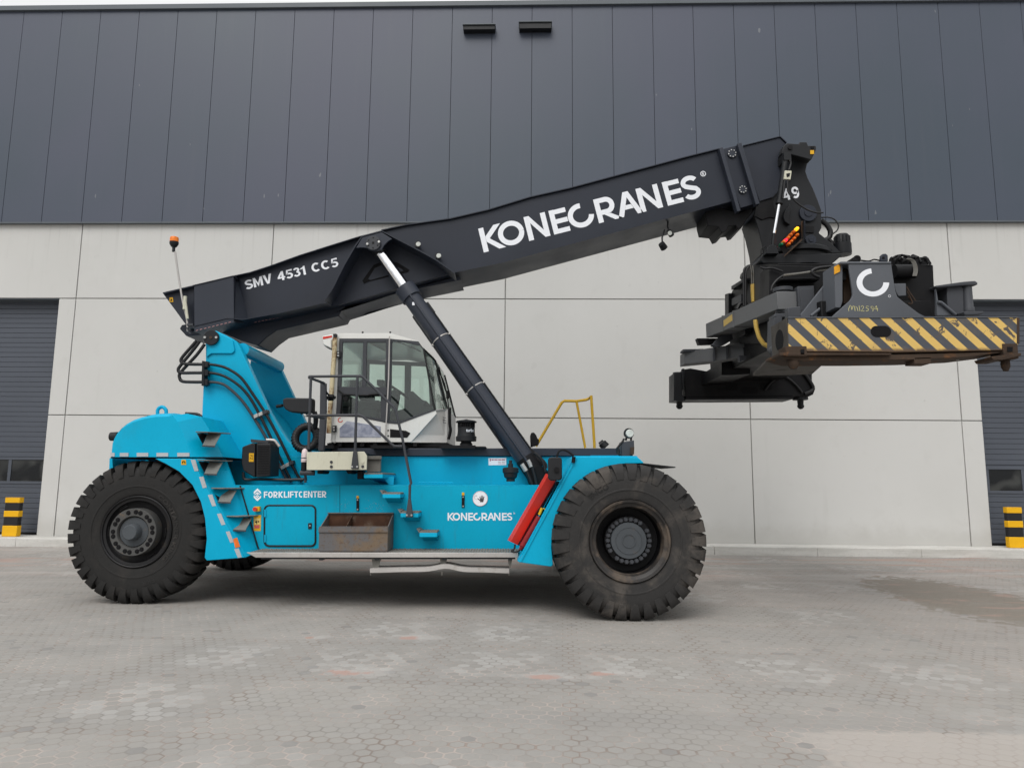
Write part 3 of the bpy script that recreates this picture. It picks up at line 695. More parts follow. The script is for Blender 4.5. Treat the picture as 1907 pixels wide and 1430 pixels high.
for k in range(20):
    a = 2 * PI * (k // 2) / 10 + (.12 if k % 2 else -.12) + .1
    if k == 7: continue
    nb = MB(); cx_, cz_ = .221 * math.cos(a), .221 * math.sin(a)
    nb.lathe((cx_, 0, cz_), [(.026, -.061), (.024, -.064), (.021, -.0605)], 16); nb.cyl((cx_, -.0615, cz_), (cx_, -.0605, cz_), .022, n=14); nb.cyl((cx_, -.068, cz_), (cx_, -.061, cz_), .012, n=6)
    nb.build('wheel_nut', 'black', rwheel, off=Vector((0, 0, 0)))
def copy_wheel(wl, y, flip, full):
    c = wl.copy(); col.objects.link(c); c.location = (wl.location.x, y - VB.y, wl.location.z); c.rotation_euler = (0, 0, PI if flip else 0)
    c['label'] = ('inner twin wheel beside the dusty front wheel', 'far side wheel partly hidden by the machine')[1 if flip else 0]
    for ch in wl.children:
        if full or ch.name.split('.')[0] in ('tyre', 'hub', 'hub_cap'):
            d = ch.copy(); col.objects.link(d); d.parent = c
    return c
copy_wheel(fwheel, 8.0, False, False); copy_wheel(fwheel, mir(7.45), True, False); copy_wheel(fwheel, mir(8.0), True, False)
copy_wheel(rwheel, mir(8.17), True, False)

# ---- chassis
ch = MB()
zb = V(500, 1033, 8.36).z; zt = V(500, 904, 8.36).z
ch.box(V(440, 950, 8.4).x, V(1000, 950, 8.4).x, 8.372, mir(8.372), zb, zt - .004)
ch.box(RW.x - .15, RW.x + .15, 8.7, mir(8.7), RWc.z - .14, RWc.z + .16)
ch.box(FWc.x - .18, FWc.x + .18, 8.4, mir(8.4), FWc.z - .2, FWc.z + .2)
ch.box(RW.x - .9, V(440, 950, 8.9).x + .2, 9.25, mir(9.25), RWc.z - .02, RWc.z + .75)
ch.box(V(960, 950, 8.8).x, FWc.x + .75, 8.75, mir(8.75), zb + .05, zt)
chassis = ch.build('chassis', 'black', rs, bevel=.01)
sp_ = MB(); sp_.pp([(428, 904), (1012, 904), (975, 1032), (487, 1032)], 8.35, 8.371)
side = sp_.build('side_panel', 'teal_side', rs, bevel=.006)
top = MB(); top.pp([(428, 903), (1035, 903), (1035, 904), (428, 904)], 8.35, 9.03); top.build('ledge', 'teal', side)
up = MB(); up.pp([(430, 849.5), (1168, 849.5), (1150, 903), (430, 903)], 9.03, mir(9.03)); upper = up.build('upper_body', 'teal_side', rs, bevel=.006)
sm = MB(); sm.pp(ZL(z4, (983, 530), (987, 530), (987, 790), (983, 790)), 8.3485, 8.355); sm.build('panel_seam', 'gutter', side)
bm_ = MB(); bm_.pp([(618, 834.5), (1160, 834.5), (1160, 849), (618, 849)], 9.0, 9.14); bm_.box(V(618, 840, 9.15).x, V(1150, 840, 9.15).x, 9.142, mir(9.142), V(800, 847, 9.15).z, V(800, 841, 9.15).z)
bm_.build('slide_rail', 'anthracite', rs, bevel=.008)
ex = MB()
for xx in (566, 700, 830): ex.pp([(xx - 10, 829), (xx + 55, 829), (xx + 55, 835), (xx - 10, 835)], 8.8, 10.8)
ex.build('deck_bracket', 'black', rs)

# door hatch on the side panel
def rrect(x0, y0, x1, y1, r, n=6):
    P = []
    for cx_, cy_, a in ((x1 - r, y0 + r, -90), (x1 - r, y1 - r, 0), (x0 + r, y1 - r, 90), (x0 + r, y0 + r, 180)):
        P += [(cx_ + r * math.cos(R_(a + 90 * i / n)), cy_ + r * math.sin(R_(a + 90 * i / n))) for i in range(n + 1)]
    return P
HP = rrect(492.5, 941, 587.5, 1016.5, 9)
ht = MB(); ht.tube([V(x, y, 8.347) for x, y in HP], .0105, 8, closed=True); hatch_seal = ht.build('hatch_seal', 'rubberhose', side)
hp = MB(); hp.pp(rrect(494, 942.5, 586, 1015, 8), 8.343, 8.349); hatch = hp.build('hatch', 'teal_side', rs, bevel=.003)
lt = MB(); lt.pp(ZL(z4, (682, 888), (718, 886), (716, 944), (682, 944)), 8.334, 8.343); lt.build('latch', 'plasticblack', hatch, bevel=.004)
lk = MB(); lk.cyl(V(*z4(700, 912), 8.333), V(*z4(700, 912), 8.325), .009, n=12); lk.build('lock', 'bolt', hatch)
hn = MB()
for yy in (760, 1000): hn.pp(ZL(z4, (266, yy), (280, yy), (280, yy + 70), (266, yy + 70)), 8.330, 8.348)
hn.build('hinge', 'teal', hatch)
es = MB(); es.pp(ZL(z4, (165, 732), (220, 730), (222, 776), (167, 779)), 8.30, 8.349); es_o = es.build('stop_switch', 'yellow', rs, bevel=.004)
eb = MB(); p = V(*z4(184, 755), 8.30); eb.cyl(p, p + Vector((0, -.03, 0)), .020, .024, 18); eb.build('stop_button', 'red', es_o)
wl_ = MB(); wl_.pp(ZL(z4, (166, 812), (236, 810), (232, 963), (165, 962)), 8.347, 8.3495); wlab = wl_.build('warning_label', 'yellow', rs)
w1 = MB(); w1.pp(ZL(z4, (172, 842), (230, 840), (230, 902), (172, 902)), 8.3463, 8.3469); w1.build('label_field', plain('label_pale_yellow', (.72, .52, .16), .5), wlab)
w2 = MB(); w2.pp(ZL(z4, (172, 906), (222, 905), (221, 938), (172, 938)), 8.3461, 8.3469); w2.build('label_band', plain('label_red', (.55, .10, .10), .5), wlab)
w3 = MB(); w3.pp(ZL(z4, (178, 872), (192, 868), (197, 856), (200, 868), (196, 878), (198, 898), (192, 898), (190, 884), (178, 880)), 8.3452, 8.3462); w3.pp(ZL(z4, (203, 870), (212, 862), (214, 870), (222, 876), (212, 878), (206, 886)), 8.3452, 8.3462); w3.build('label_figure', 'black', wlab)
for zz, x0_, y0_, x1_, y1_, yt in ((z4, 1141, 652, 1167, 770, 628), (z5, 857, 678, 882, 786, 652)):
    q = MB(); q.pp(ZL(zz, (x0_, y0_), (x1_, y0_), (x1_, y1_), (x0_, y1_)), 8.335, 8.3495); o = q.build('level_gauge', 'black', rs, bevel=.004)
    q = MB(); q.pp(ZL(zz, (x0_ + 2, yt), (x1_ - 2, yt), (x1_ - 2, y0_ - 1), (x0_ + 2, y0_ - 1)), 8.342, 8.3495); q.build('gauge_cap', 'yellow', o)
    q = MB()
    for yy in (y0_ + 14, y1_ - 12):
        p = V(*zz((x0_ + x1_) / 2, yy), 8.335); q.cyl(p, p + Vector((0, -.008, 0)), .009, n=12)
    q.build('gauge_bolt', 'bolt', o)
q = MB(); random.seed(11)
for k in range(90):
    sx = random.choice([random.gauss(1040, 38), random.gauss(1270, 45), random.gauss(1360, 35)]); sy = random.gauss(735, 30)
    if 1128 < sx < 1180 or sy > 790: continue
    r0 = random.uniform(.8, 3.2); nn_ = random.randint(4, 6)
    q.add([V(*z4(sx + r0 * random.uniform(.5, 1.3) * math.cos(2 * PI * i / nn_), sy + r0 * random.uniform(.5, 1.3) * math.sin(2 * PI * i / nn_)), 8.3485 - k * .000008) for i in range(nn_)][::-1], [list(range(nn_))])
q.build('paint_chips', plain('chipped_primer', (.22, .27, .28), .7), side, smooth=False)
# stop-hand sign
p = V(894.4, 928.2, 8.347); q = MB(); q.cyl(p, p + Vector((0, -.003, 0)), .0875, n=40); sign = q.build('stop_hand_sign', 'white', rs)
q = MB(); q.lathe(p + Vector((0, -.0042, 0)), [(.087, 0), (.082, -.0005)], 40); q.build('sign_rim', plain('sign_pink_rim', (.6, .45, .46), .5), sign)
q = MB(); hx, hz_ = p.x + .018, p.z - .005
q.prism([(hx - .020, hz_ - .035), (hx + .016, hz_ - .035), (hx + .026, hz_ + .005), (hx - .022, hz_ + .006)], 8.3426, 8.3436)
for dx, hh, ln in ((-.018, .006, .022), (-.005, .006, .036), (.008, .006, .034), (.020, .005, .026)):
    q.prism([(hx + dx - .0052, hz_ + hh + .0005), (hx + dx + .0052, hz_ + hh + .0005), (hx + dx * 1.3 + .004, hz_ + hh + ln), (hx + dx * 1.3 - .004, hz_ + hh + ln)], 8.3424, 8.3434)
q.prism([(hx - .0225, hz_ - .022), (hx - .0225, hz_ - .008), (hx - .048, hz_ + .012), (hx - .050, hz_ + .003)], 8.3424, 8.3434)
q.build('hand_symbol', plain('sign_dark_grey', (.06, .06, .065), .5), sign)
q = MB(); q.add(*[[V(*z5(968 + x * 30, 715 - y * 40), 8.3425) for x, y in arc(.5, .5, .5, 30, 330, 12)] + [V(*z5(974 + x * 20, 713 - y * 32), 8.3425) for x, y in arc(.5, .5, .5, 330, 30, 12)], [list(range(26))]]); q.build('sign_arc', plain('sign_light_grey', (.5, .5, .52), .5), sign)
nv, nf = NAME2D
def name_at(a, b, c, Y, parent):
    # a: foot of the first letter, b: foot of the last, c: top of the first
    W_ = 9.08
    bl, br, tl = V(*a, Y), V(*b, Y), V(*c, Y); u = (br - bl) / W_; v = tl - bl; m_ = MB()
    m_.add([bl + u * x + v * y for x, y in nv], nf); return m_.build('maker_lettering', 'white', parent, smooth=False)
name_at(z5(732, 901), z5(1306, 901), z5(732, 832), 8.347, side)
word_px([('F', .58), ('O', .74), ('Rr', .70), ('K', .74), ('L', .56), ('I', .2), ('F', .58), ('Tt', .62), ('C', .66), ('E', .58), ('N', .72), ('Tt', .62), ('E', .58), ('Rr', .70)], z4(262, 648), z4(858, 643), z4(262, 588), 8.349, side)
q = MB()
def z4q(pts): q.add([V(*z4(x, y), 8.3465) for x, y in pts], [list(range(len(pts)))])
z4q([(201, 557), (236, 590), (236, 612), (201, 583), (166, 612), (166, 590)][::-1]); z4q([(166, 625), (201, 655), (236, 625), (236, 646), (201, 680), (166, 646)][::-1])
z4q([(201, 592), (228, 615), (218, 618), (210, 612), (204, 612), (204, 626), (196, 626), (196, 612), (190, 612), (178, 620), (170, 617)][::-1]); z4q([(170, 622), (184, 630), (190, 624), (195, 624), (195, 632), (206, 632), (206, 624), (212, 624), (220, 630), (231, 620), (201, 648)][::-1])
q.build('logo_badge', 'white', side, smooth=False)
# small white data label with lines of red print
q = MB(); q.pp(ZL(z5, (1094, 347), (1252, 345), (1253, 409), (1096, 411)), 9.026, 9.0295); dlab = q.build('data_label', 'white', rs)
for nm_, pc_, rows in (('label_print_red', (.42, .12, .16), ((1106, 1116, 352, 374), (1122, 1142, 357, 367), (1146, 1176, 357, 367), (1180, 1206, 357, 367), (1210, 1242, 356, 367), (1182, 1208, 393, 398), (1212, 1242, 393, 398))), ('label_print_grey', (.3, .3, .32), ((1180, 1204, 378, 383), (1212, 1240, 378, 383)))):
    q = MB()
    for xa_, xb_, ya_, yb__ in rows: q.pp(ZL(z5, (xa_, ya_), (xb_, ya_), (xb_, yb__), (xa_, yb__)), 9.0252, 9.0258)
    q.build('label_print', plain(nm_, pc_, .5), dlab, smooth=False)

# blue steps with grey treads on the right half of the side panel
def side_step(zz, x0_, y0_, x1_, y1_, Yn, Yf, curl=True, gusset=False):
    a = V(*zz(x0_, y0_), Yn); b = V(*zz(x1_, y1_), Yn); m_ = MB()
    m_.box(a.x, b.x, Yn, Yn + .02, b.z, a.z); m_.box(a.x, a.x + .012, Yn + .021, Yf, b.z, a.z); m_.box(b.x - .012, b.x, Yn + .021, Yf, b.z, a.z)
    m_.hexa([Vector((a.x + .013, Yn + .03, b.z + .01)), Vector((b.x - .013, Yn + .03, b.z + .01)), Vector((b.x - .013, Yn + .03, b.z + .02)), Vector((a.x + .013, Yn + .03, b.z + .02)),
             Vector((a.x + .013, Yf, b.z - .06)), Vector((b.x - .013, Yf, b.z - .06)), Vector((b.x - .013, Yf, b.z - .05)), Vector((a.x + .013, Yf, b.z - .05))])
    st = m_.build('step', 'teal', rs, bevel=.003)
    t_ = MB(); t_.box(a.x, b.x, Yn + .003, Yf, a.z + .001, a.z + .014)
    k = 0
    while Yn + .03 + k * .035 < Yf - .02:
        for j in range(7):
            t_.cyl((a.x + (b.x - a.x) * (j + .5) / 7, Yn + .03 + k * .035, a.z + .0135), (a.x + (b.x - a.x) * (j + .5) / 7, Yn + .03 + k * .035, a.z + .021), .010, .007, n=8)
        k += 1
    if curl: t_.hexa([Vector((a.x - .004, Yn + .003, a.z + .001)), Vector((a.x - .001, Yn + .003, a.z + .001)), Vector((a.x - .001, Yn + .003, a.z + .03)), Vector((a.x - .035, Yn + .003, a.z + .045)),
                      Vector((a.x - .004, Yf, a.z + .001)), Vector((a.x - .001, Yf, a.z + .001)), Vector((a.x - .001, Yf, a.z + .03)), Vector((a.x - .035, Yf, a.z + .045))])
    t_.build('tread', 'tread', st)
    return a, b
side_step(z5, 155, 668, 312, 702, 8.08, 8.349); side_step(z5, 315, 837, 472, 872, 8.08, 8.349); side_step(z5, 482, 1010, 637, 1048, 8.08, 8.349)
side_step(z4, 1215, 425, 1392, 460, 8.12, 9.029, curl=False)
q = MB(); q.pp(ZL(z4, (1400, 462), (1500, 440), (1495, 522), (1450, 522)), 8.45, 8.465); q.build('step_gusset', 'teal', rs)
# filler cap
p = V(*z5(1291, 555), 8.48); q = MB(); q.lathez(p, [(0, 0), (.05, 0), (.05, .03), (.075, .05), (.085, .10), (.095, .105), (.095, .155), (.07, .165), (.03, .168), (.03, .21), (.018, .21), (.018, .25), (0, .25)], 24)
q.build('filler_cap', 'plasticblack', rs)
q = MB()
for k in range(11):
    xx = 480 + k * 28
    q.tube([V(*z5(xx + x * 14, 572 - y * 10), 8.42) for x, y in arc(.5, 0, .9, 0, 180, 8)], .006, 6)
q.build('lifting_eye_row', 'teal', side)

# running platform and hanging lower step
yp = 7.92
q = MB(); q.pp([(458.5, 1028.5), (965, 1029), (965, 1038), (476, 1038)], yp, yp + .03); plat = q.build('platform', 'alu', rs, bevel=.004)
pz = V(700, 1028.6, yp).z
q = MB(); q.box(V(462, 1028, yp).x, V(965, 1028, yp).x, yp + .031, 8.349, pz - .02, pz - .002)
k = 0
for i in range(100):
    for j in range(6):
        xx = V(466, 1028, yp).x + i * .0296; yy = yp + .06 + j * .065 + (.03 if i % 2 else 0)
        q.cyl((xx, yy, pz - .0025), (xx, yy, pz + .006), .011, .007, n=6)
q.build('walkway_grating', 'tread', plat)
q = MB(); q.box(V(470, 1033, yp).x, V(960, 1033, yp).x, 8.2, 8.25, pz - .10, pz - .021)
for xx in (598, 702, 828, 950): q.pp([(xx - 6, 1038.5), (xx + 6, 1038.5), (xx + 3, 1043), (xx - 3, 1043)], yp + .05, yp + .35)
q.build('platform_bracket', 'greysteel', plat)
q = MB()
zs = V(800, 1062, 7.95).z
def wav(x): return .035 * math.exp(-((x - 830) / 22.0) ** 2) + .012 * math.sin((x - 690) / 75.0)
xs_ = [689 + i * (948 - 689) / 30 for i in range(31)]
topv = []; fs = []
for i, px in enumerate(xs_):
    pt = V(px, 1060, 7.93); dz = wav(px); dy = .02 * math.sin(i * .7) + (.05 * math.exp(-((px - 822) / 10.0) ** 2))
    topv += [Vector((pt.x, 7.93 - dy * .5, zs + dz - .022)), Vector((pt.x, 7.93 - dy * .5, zs + dz + .025)), Vector((pt.x, 8.15, zs + dz + .025)), Vector((pt.x, 8.15, zs + dz + .01)), Vector((pt.x, 7.95 - dy * .5, zs + dz + .01)), Vector((pt.x, 7.95 - dy * .5, zs + dz - .022))]
for i in range(30):
    for j in range(6): fs.append([i * 6 + j, i * 6 + (j + 1) % 6, (i + 1) * 6 + (j + 1) % 6, (i + 1) * 6 + j])
fs += [[0, 1, 2, 3, 4, 5][::-1], [180, 181, 182, 183, 184, 185]]
q.add(topv, fs); lstep = q.build('hanging_step', 'alu', rs); fix_normals(lstep)
for xx, ww in ((701, 6), (826, 4), (950, 1.5)):
    q = MB(); q.pp([(xx - ww - 3, 1039), (xx + ww + 3, 1039), (xx + ww * .6, 1057), (xx - ww, 1057)], 8.0, 8.012); q.build('step_hanger', 'tread', lstep)
q = MB()
for xx in (690, 823, 948): q.pp([(xx - .8, 1064), (xx + .8, 1064), (xx + .8, 1071), (xx - .8, 1071)], 7.945, 7.96)
q.build('step_stud', 'tread', lstep)

# ---- front fender
FP = [(1072, 850.5), (1188, 851.3), (1197.5, 860), (1199, 862.6), (1165, 863), (1133, 871), (1101, 884), (1075, 903.4), (1052.6, 932.4), (1036.5, 961), (1028.5, 990), (1027, 1019), (1030, 1051.5), (1026, 1055), (966, 1046.6)]
yf = 7.66
q = MB(); q.pp(FP, yf, yf + .03); fend = q.build('front_fender', 'teal', rs, bevel=.006)
def sheet(pix, y0, y1, at, th=.015, name='fender_sheet', mat_='teal', parent=None):
    P = [V(x, y, at) for x, y in pix]; m_ = MB(); n = len(P)
    vs = []
    for i, p in enumerate(P):
        a = P[max(i - 1, 0)]; b = P[min(i + 1, n - 1)]; d = (b - a).normalized(); nn = Vector((-d.z, 0, d.x)) * th
        vs += [Vector((p.x, y0, p.z)), Vector((p.x, y1, p.z)), Vector((p.x, y1, p.z)) + nn, Vector((p.x, y0, p.z)) + nn]
    fs = []
    for i in range(n - 1): fs += [[i * 4 + j, i * 4 + (j + 1) % 4, i * 4 + 4 + (j + 1) % 4, i * 4 + 4 + j] for j in range(4)]
    fs += [[0, 1, 2, 3], [(n - 1) * 4 + j for j in (3, 2, 1, 0)]]
    m_.add(vs, fs); o = m_.build(name, mat_, parent); fix_normals(o); return o
sheet([(966, 1046), (1072, 850.5), (1188, 851.3)], yf + .031, 9.03, yf, parent=fend)
sheet([(1028, 1019), (1028.5, 990), (1036.5, 961), (1052.6, 932.4), (1075, 903.4), (1101, 884), (1133, 871), (1165, 863.5), (1198, 862)], yf + .031, 8.55, yf, name='fender_liner', mat_='black', parent=fend)
q = MB(); q.pp([(966, 1046), (970, 1046.5), (1074.5, 853), (1072, 851)], yf - .012, yf - .001); q.build('fender_lip', 'teal', fend)
q = MB(); q.hexa([V(1192, 861.5, 7.72), V(1258, 869, 7.72), V(1258, 871, 7.72), V(1192, 863.5, 7.72)] + [V(1192, 861.5, 7.72) + Vector((0, .75, 0)), V(1262, 869, 7.72) + Vector((-.02, .75, 0)), V(1262, 871, 7.72) + Vector((-.02, .75, 0)), V(1192, 863.5, 7.72) + Vector((0, .75, 0))])
flap = q.build('mud_flap', 'plasticblack', fend); fix_normals(flap)
q = MB(); q.pp([(1100, 848), (1160, 848), (1160, 863), (1100, 880)], 8.98, 9.029); q.build('front_web', 'teal', upper)
# the matching fender on the far side
q = MB(); q.prism([(p.x, p.z) for p in (V(x, y, yf) for x, y in FP)], mir(yf + .03), mir(yf)); q.build('front_fender', 'teal', rs, bevel=.006)

# ---- rear fender, its angled stair face and steps
yr = 8.12
RP = [(288.8, 853.7), (356.5, 853.7), (455.6, 1037.8), (449, 1038.5), (385, 1043.5), (381, 1038), (384.8, 1003), (381.6, 965.4), (373.8, 934), (358, 902.5), (332.9, 877.3), (307.7, 863)]
q = MB(); q.pp(RP, yr, yr + .03); rfend = q.build('rear_fender', 'teal', rs, bevel=.005)
sheet([(385, 1043), (384.8, 1003), (381.6, 965.4), (373.8, 934), (358, 902.5), (332.9, 877.3), (307.7, 863), (290, 855)], yr + .031, 8.9, yr, name='fender_liner', mat_='black', parent=rfend)
q = MB(); q.quad(V(357, 853.7, yr), V(456, 1037.8, yr), V(484, 1026, 8.36), V(420, 853.7, 8.36), .02); o = q.build('stair_face', 'teal', rfend); fix_normals(o)
q = MB(); q.quad(V(420, 853.7, 8.36), V(484, 1026, 8.36), V(484, 1026, 8.4), V(420, 853.7, 8.75), .02); o = q.build('stair_back', 'teal', rfend); fix_normals(o)
q = MB(); q.add([V(x, y, 8.352) for x, y in ((446, 904), (448.5, 904), (482.5, 1021), (480, 1021))], [[0, 1, 2, 3]]); q.tube([V(447, 904, 8.345), V(481, 1021, 8.345)], .009, 6); q.build('stair_seal', 'rubberhose', rfend)
TAPES = [[(810, 432), (838, 432), (857, 497), (833, 500)], [(860, 534), (886, 531), (906, 596), (882, 600)], [(912, 640), (938, 637), (961, 704), (938, 707)], [(966, 752), (990, 749), (1016, 815), (993, 819)], [(1018, 858), (1040, 854), (1066, 920), (1045, 924)], [(1068, 960), (1095, 956), (1113, 1008), (1090, 1012)]]
for tp in TAPES:
    q = MB(); q.pp(ZL(z1, *tp), yr - .003, yr - .0005); q.build('reflective_tape', 'reflect', rfend)
q = MB(); q.pp(ZL(z1, (1062, 900), (1085, 892), (1103, 946), (1074, 954)), yr - .006, yr - .0035); q.build('orange_reflector', 'orangesticker', rfend)
q = MB(); q.pp(ZL(z1, (756, 432), (782, 432), (784, 462), (754, 462)), yr - .004, yr - .0005); q.build('tie_down_label', 'yellow', rfend)
q = MB(); q.tube([V(*z1(760 + x * 18, 455 - y * 16), yr - .007) for x, y in arc(.5, .45, .42, -40, 220, 12)], .004, 6); q.build('label_ring', 'black', rfend)
def stair(sx, sy, Yn, Yf):
    # a folded sheet step: flat tread with a slanted riser plate that hangs below it
    dx, dy = sx - 840, sy - 265
    P = lambda x, y, Y: V(*z1(x + dx, y + dy), Y)
    a, b = P(840, 264, Yn), P(914, 266, Yn)
    m_ = MB(); m_.hexa([a + Vector((0, 0, -.012)), b + Vector((0, 0, -.012)), b, a, a + Vector((.06, Yf - Yn, -.012)), b + Vector((.16, Yf - Yn, -.012)), b + Vector((.16, Yf - Yn, 0)), a + Vector((.06, Yf - Yn, 0))])
    st = m_.build('stair_step', 'tread', rs, bevel=.003)
    m_ = MB(); m_.quad(P(912, 274, Yn + .16), P(882, 346, Yn + .005), P(952, 350, Yn + .005), P(990, 280, Yn + .16), .008); o = m_.build('riser', 'riser', st); fix_normals(o)
    m_ = MB(); m_.quad(P(878, 346, Yn), P(878, 354, Yn), P(955, 358, Yn), P(955, 350, Yn), .006); o = m_.build('riser_lip', 'greysteel', st); fix_normals(o)
    m_ = MB(); m_.quad(P(846, 274, Yn + .06), P(881, 340, Yn + .02), P(910, 278, Yn + .16), P(878, 274, Yn + .16), .006); o = m_.build('step_pocket', 'black', st); fix_normals(o)
stair(840, 265, 8.10, 8.36); stair(850, 432, 8.08, 8.34); stair(932, 598, 8.12, 8.36); stair(1022, 764, 8.15, 8.36)

# ---- counterweight hood
CWP = ZL(z1, (329, 416), (331, 395), (338, 330), (348, 300), (365, 270), (390, 238), (420, 213), (460, 190), (505, 174), (560, 160), (610, 153), (690, 150), (705, 152), (790, 160), (873, 180), (905, 235), (945, 300), (1003, 416))
y0c = 8.14
OUT = CWP[:12]                                 # left and top outline of the flat side
RIDGE = ZL(z1, (705, 165), (735, 205), (765, 265), (790, 330), (806, 380), (815, 416))
RIGHT = ZL(z1, (790, 160), (873, 178), (910, 235), (945, 305), (978, 365), (1003, 416))
P = [V(x, y, y0c) for x, y in OUT]; RG = [V(x, y, y0c) for x, y in RIDGE]
cw = MB(); zlow = P[0].z; c0 = Vector((V(560, 416, y0c).x * 0 + (P[0].x + RG[-1].x) / 2, 0, zlow))
def swell(p, k, y): return Vector((c0.x + (p.x - c0.x) * (k * .5 + .5), y, c0.z + (p.z - c0.z) * k))
secs = [[swell(p, k, y) for p in P] for y, k in ((y0c, .90), (y0c + .012, .935), (y0c + .04, .97), (y0c + .09, .992), (y0c + .20, 1.0), (mir(y0c) - .2, 1.0), (mir(y0c) - .09, .992), (mir(y0c) - .04, .97), (mir(y0c), .90))]
n = len(P)
for sc_ in secs: cw.v += sc_
for a in range(len(secs) - 1):
    for i in range(n - 1): cw.f.append([a * n + i, a * n + i + 1, (a + 1) * n + i + 1, (a + 1) * n + i])
o0 = len(cw.v); m_n = len(RG)
yR = [8.40, 8.42, 8.43, 8.42, 8.40, 8.37]
RT_ = [V(x, y, yy) for (x, y), yy in zip(RIGHT, yR)]
RGn = [swell(p, .985, y0c) for p in RG]
cw.v += RGn + RT_
cw.f.append(list(range(n)) + [o0 + i for i in range(m_n)])                      # flat side
for i in range(m_n - 1): cw.f.append([o0 + i, o0 + m_n + i, o0 + m_n + i + 1, o0 + i + 1])
o1 = len(cw.v); cw.v += [Vector((p.x, mir(p.y), p.z)) for p in RT_]
for i in range(m_n - 1): cw.f.append([o0 + m_n + i, o1 + i, o1 + i + 1, o0 + m_n + i + 1])
# top strip between the roof line and the slanted end
top_i = [a * n + n - 1 for a in range(len(secs))]
cw.f.append(top_i + [o1, o0 + m_n, o0]); cw.f.append([o0 + m_n - 1, o0 + 2 * m_n - 1, o1 + m_n - 1, (len(secs) - 1) * n, 0])
cw.f.append([(len(secs) - 1) * n + i for i in range(n)][::-1] + [o1 + i for i in range(m_n)])
hood = cw.build('counterweight', 'teal', rs, ang=24); fix_normals(hood)
for a, b in ((335, 360), (391, 442), (491, 559), (608, 677), (731, 803)):
    q = MB(); q.pp(ZL(z1, (a, 391), (b, 391), (b, 413), (a, 413)), y0c - .0065, y0c - .0025); q.build('reflective_tape', 'reflect', hood)
q = MB(); q.tube([V(*z1(640 + x * 25, 150 - y * 30), 8.7) for x, y in [(-1, -.5), (-1, .3), (-.6, .8), (0, 1), (.6, .8), (1, .3), (1, -.5)]], .022, 10, smooth=3); q.build('lifting_eye', 'teal', hood)
p = V(*z1(356, 295), 8.25); q = MB(); q.cyl(p + Vector((.05, 0, 0)), p + Vector((-.035, 0, 0)), .055, .05, 20); q.build('tail_lamp', 'plasticblack', hood)
q = MB(); q.tube([V(*z1(780, 158), 8.6), V(*z1(850, 162), 8.6), V(*z1(876, 180), 8.6)], .016, 8, smooth=4); q.build('hood_seal', 'rubberhose', hood)
q = MB(); q.pp([(204, 853), (209, 853), (210, 873), (203, 879)], 8.3, mir(8.3)); q.pp([(209, 853), (415, 853), (415, 930), (300, 930), (209, 862)], 9.05, mir(9.05)); q.build('rear_frame', 'teal', rs)
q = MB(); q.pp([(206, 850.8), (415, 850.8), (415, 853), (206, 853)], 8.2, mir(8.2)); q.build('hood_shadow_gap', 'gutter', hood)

# ---- tower that carries the boom
yt0, yt1 = 9.05, 9.17
TP = [(376, 903), (376, 775), (378.4, 722), (383, 671), (383, 640), (385, 628), (389, 621), (395, 616.5), (402, 616), (418, 623), (433, 631), (441, 637), (446, 645), (474, 706), (502, 767), (521, 799), (534, 820), (550, 833), (568, 842), (580, 850), (580, 903)]
q = MB(); q.pp(TP, yt0, yt1); tower = q.build('tower', 'teal', rs, bevel=.008)
q = MB(); q.prism([(p.x, p.z) for p in (V(x, y, yt0) for x, y in TP)], mir(yt1), mir(yt0)); q.build('tower_plate', 'teal', tower, bevel=.008)
q = MB(); q.pp(ZL(z2, (318, 545), (352, 520), (495, 520), (510, 508), (514, 490), (500, 425), (380, 362), (340, 366), (316, 400), (312, 450)), yt0 - .025, yt0 - .001); q.build('hinge_boss', 'teal', tower, bevel=.006)
p = V(*z2(357, 412), yt0 - .026); q = MB(); q.cyl(p, p + Vector((0, -.035, 0)), .098, n=36); pin = q.build('hinge_pin', 'blackpaint', tower, bevel=.004)
q = MB()
for dx in (-.075, .072):
    q = MB(); q.cyl(p + Vector((dx, -.036, 0)), p + Vector((dx, -.05, 0)), .016, n=12); q.build('pin_bolt', 'bolt', pin)
q = MB(); q.cyl(p + Vector((0, -.036, 0)), p + Vector((0, -.042, 0)), .02, n=12); q.build('pin_centre', 'rust', pin)
# cross tube and sloping inner web
pa = V(449, 648, yt1); q = MB(); q.cyl(pa + Vector((.02, .001, -.02)), pa + Vector((.02, mir(yt1) - yt1 - .001, -.02)), .085, n=28); q.build('cross_tube', 'teal', tower)
q = MB(); q.pp([(392, 700), (402, 700), (470, 770), (510, 830), (545, 852), (580, 860), (580, 870), (540, 862), (500, 842), (458, 778)], yt1 + .001, mir(yt1) - .001); q.build('inner_web', 'teal', tower)
q = MB(); q.pp([(378, 740), (388, 740), (386, 900), (376, 900)], yt1 + .001, mir(yt1) - .001); q.build('back_web', 'teal', tower)
q = MB(); q.pp([(414, 848), (566, 848), (566, 849.2), (414, 849.2)], yt0 - .004, yt0 - .001); q.build('weld_seam', 'teal', tower)
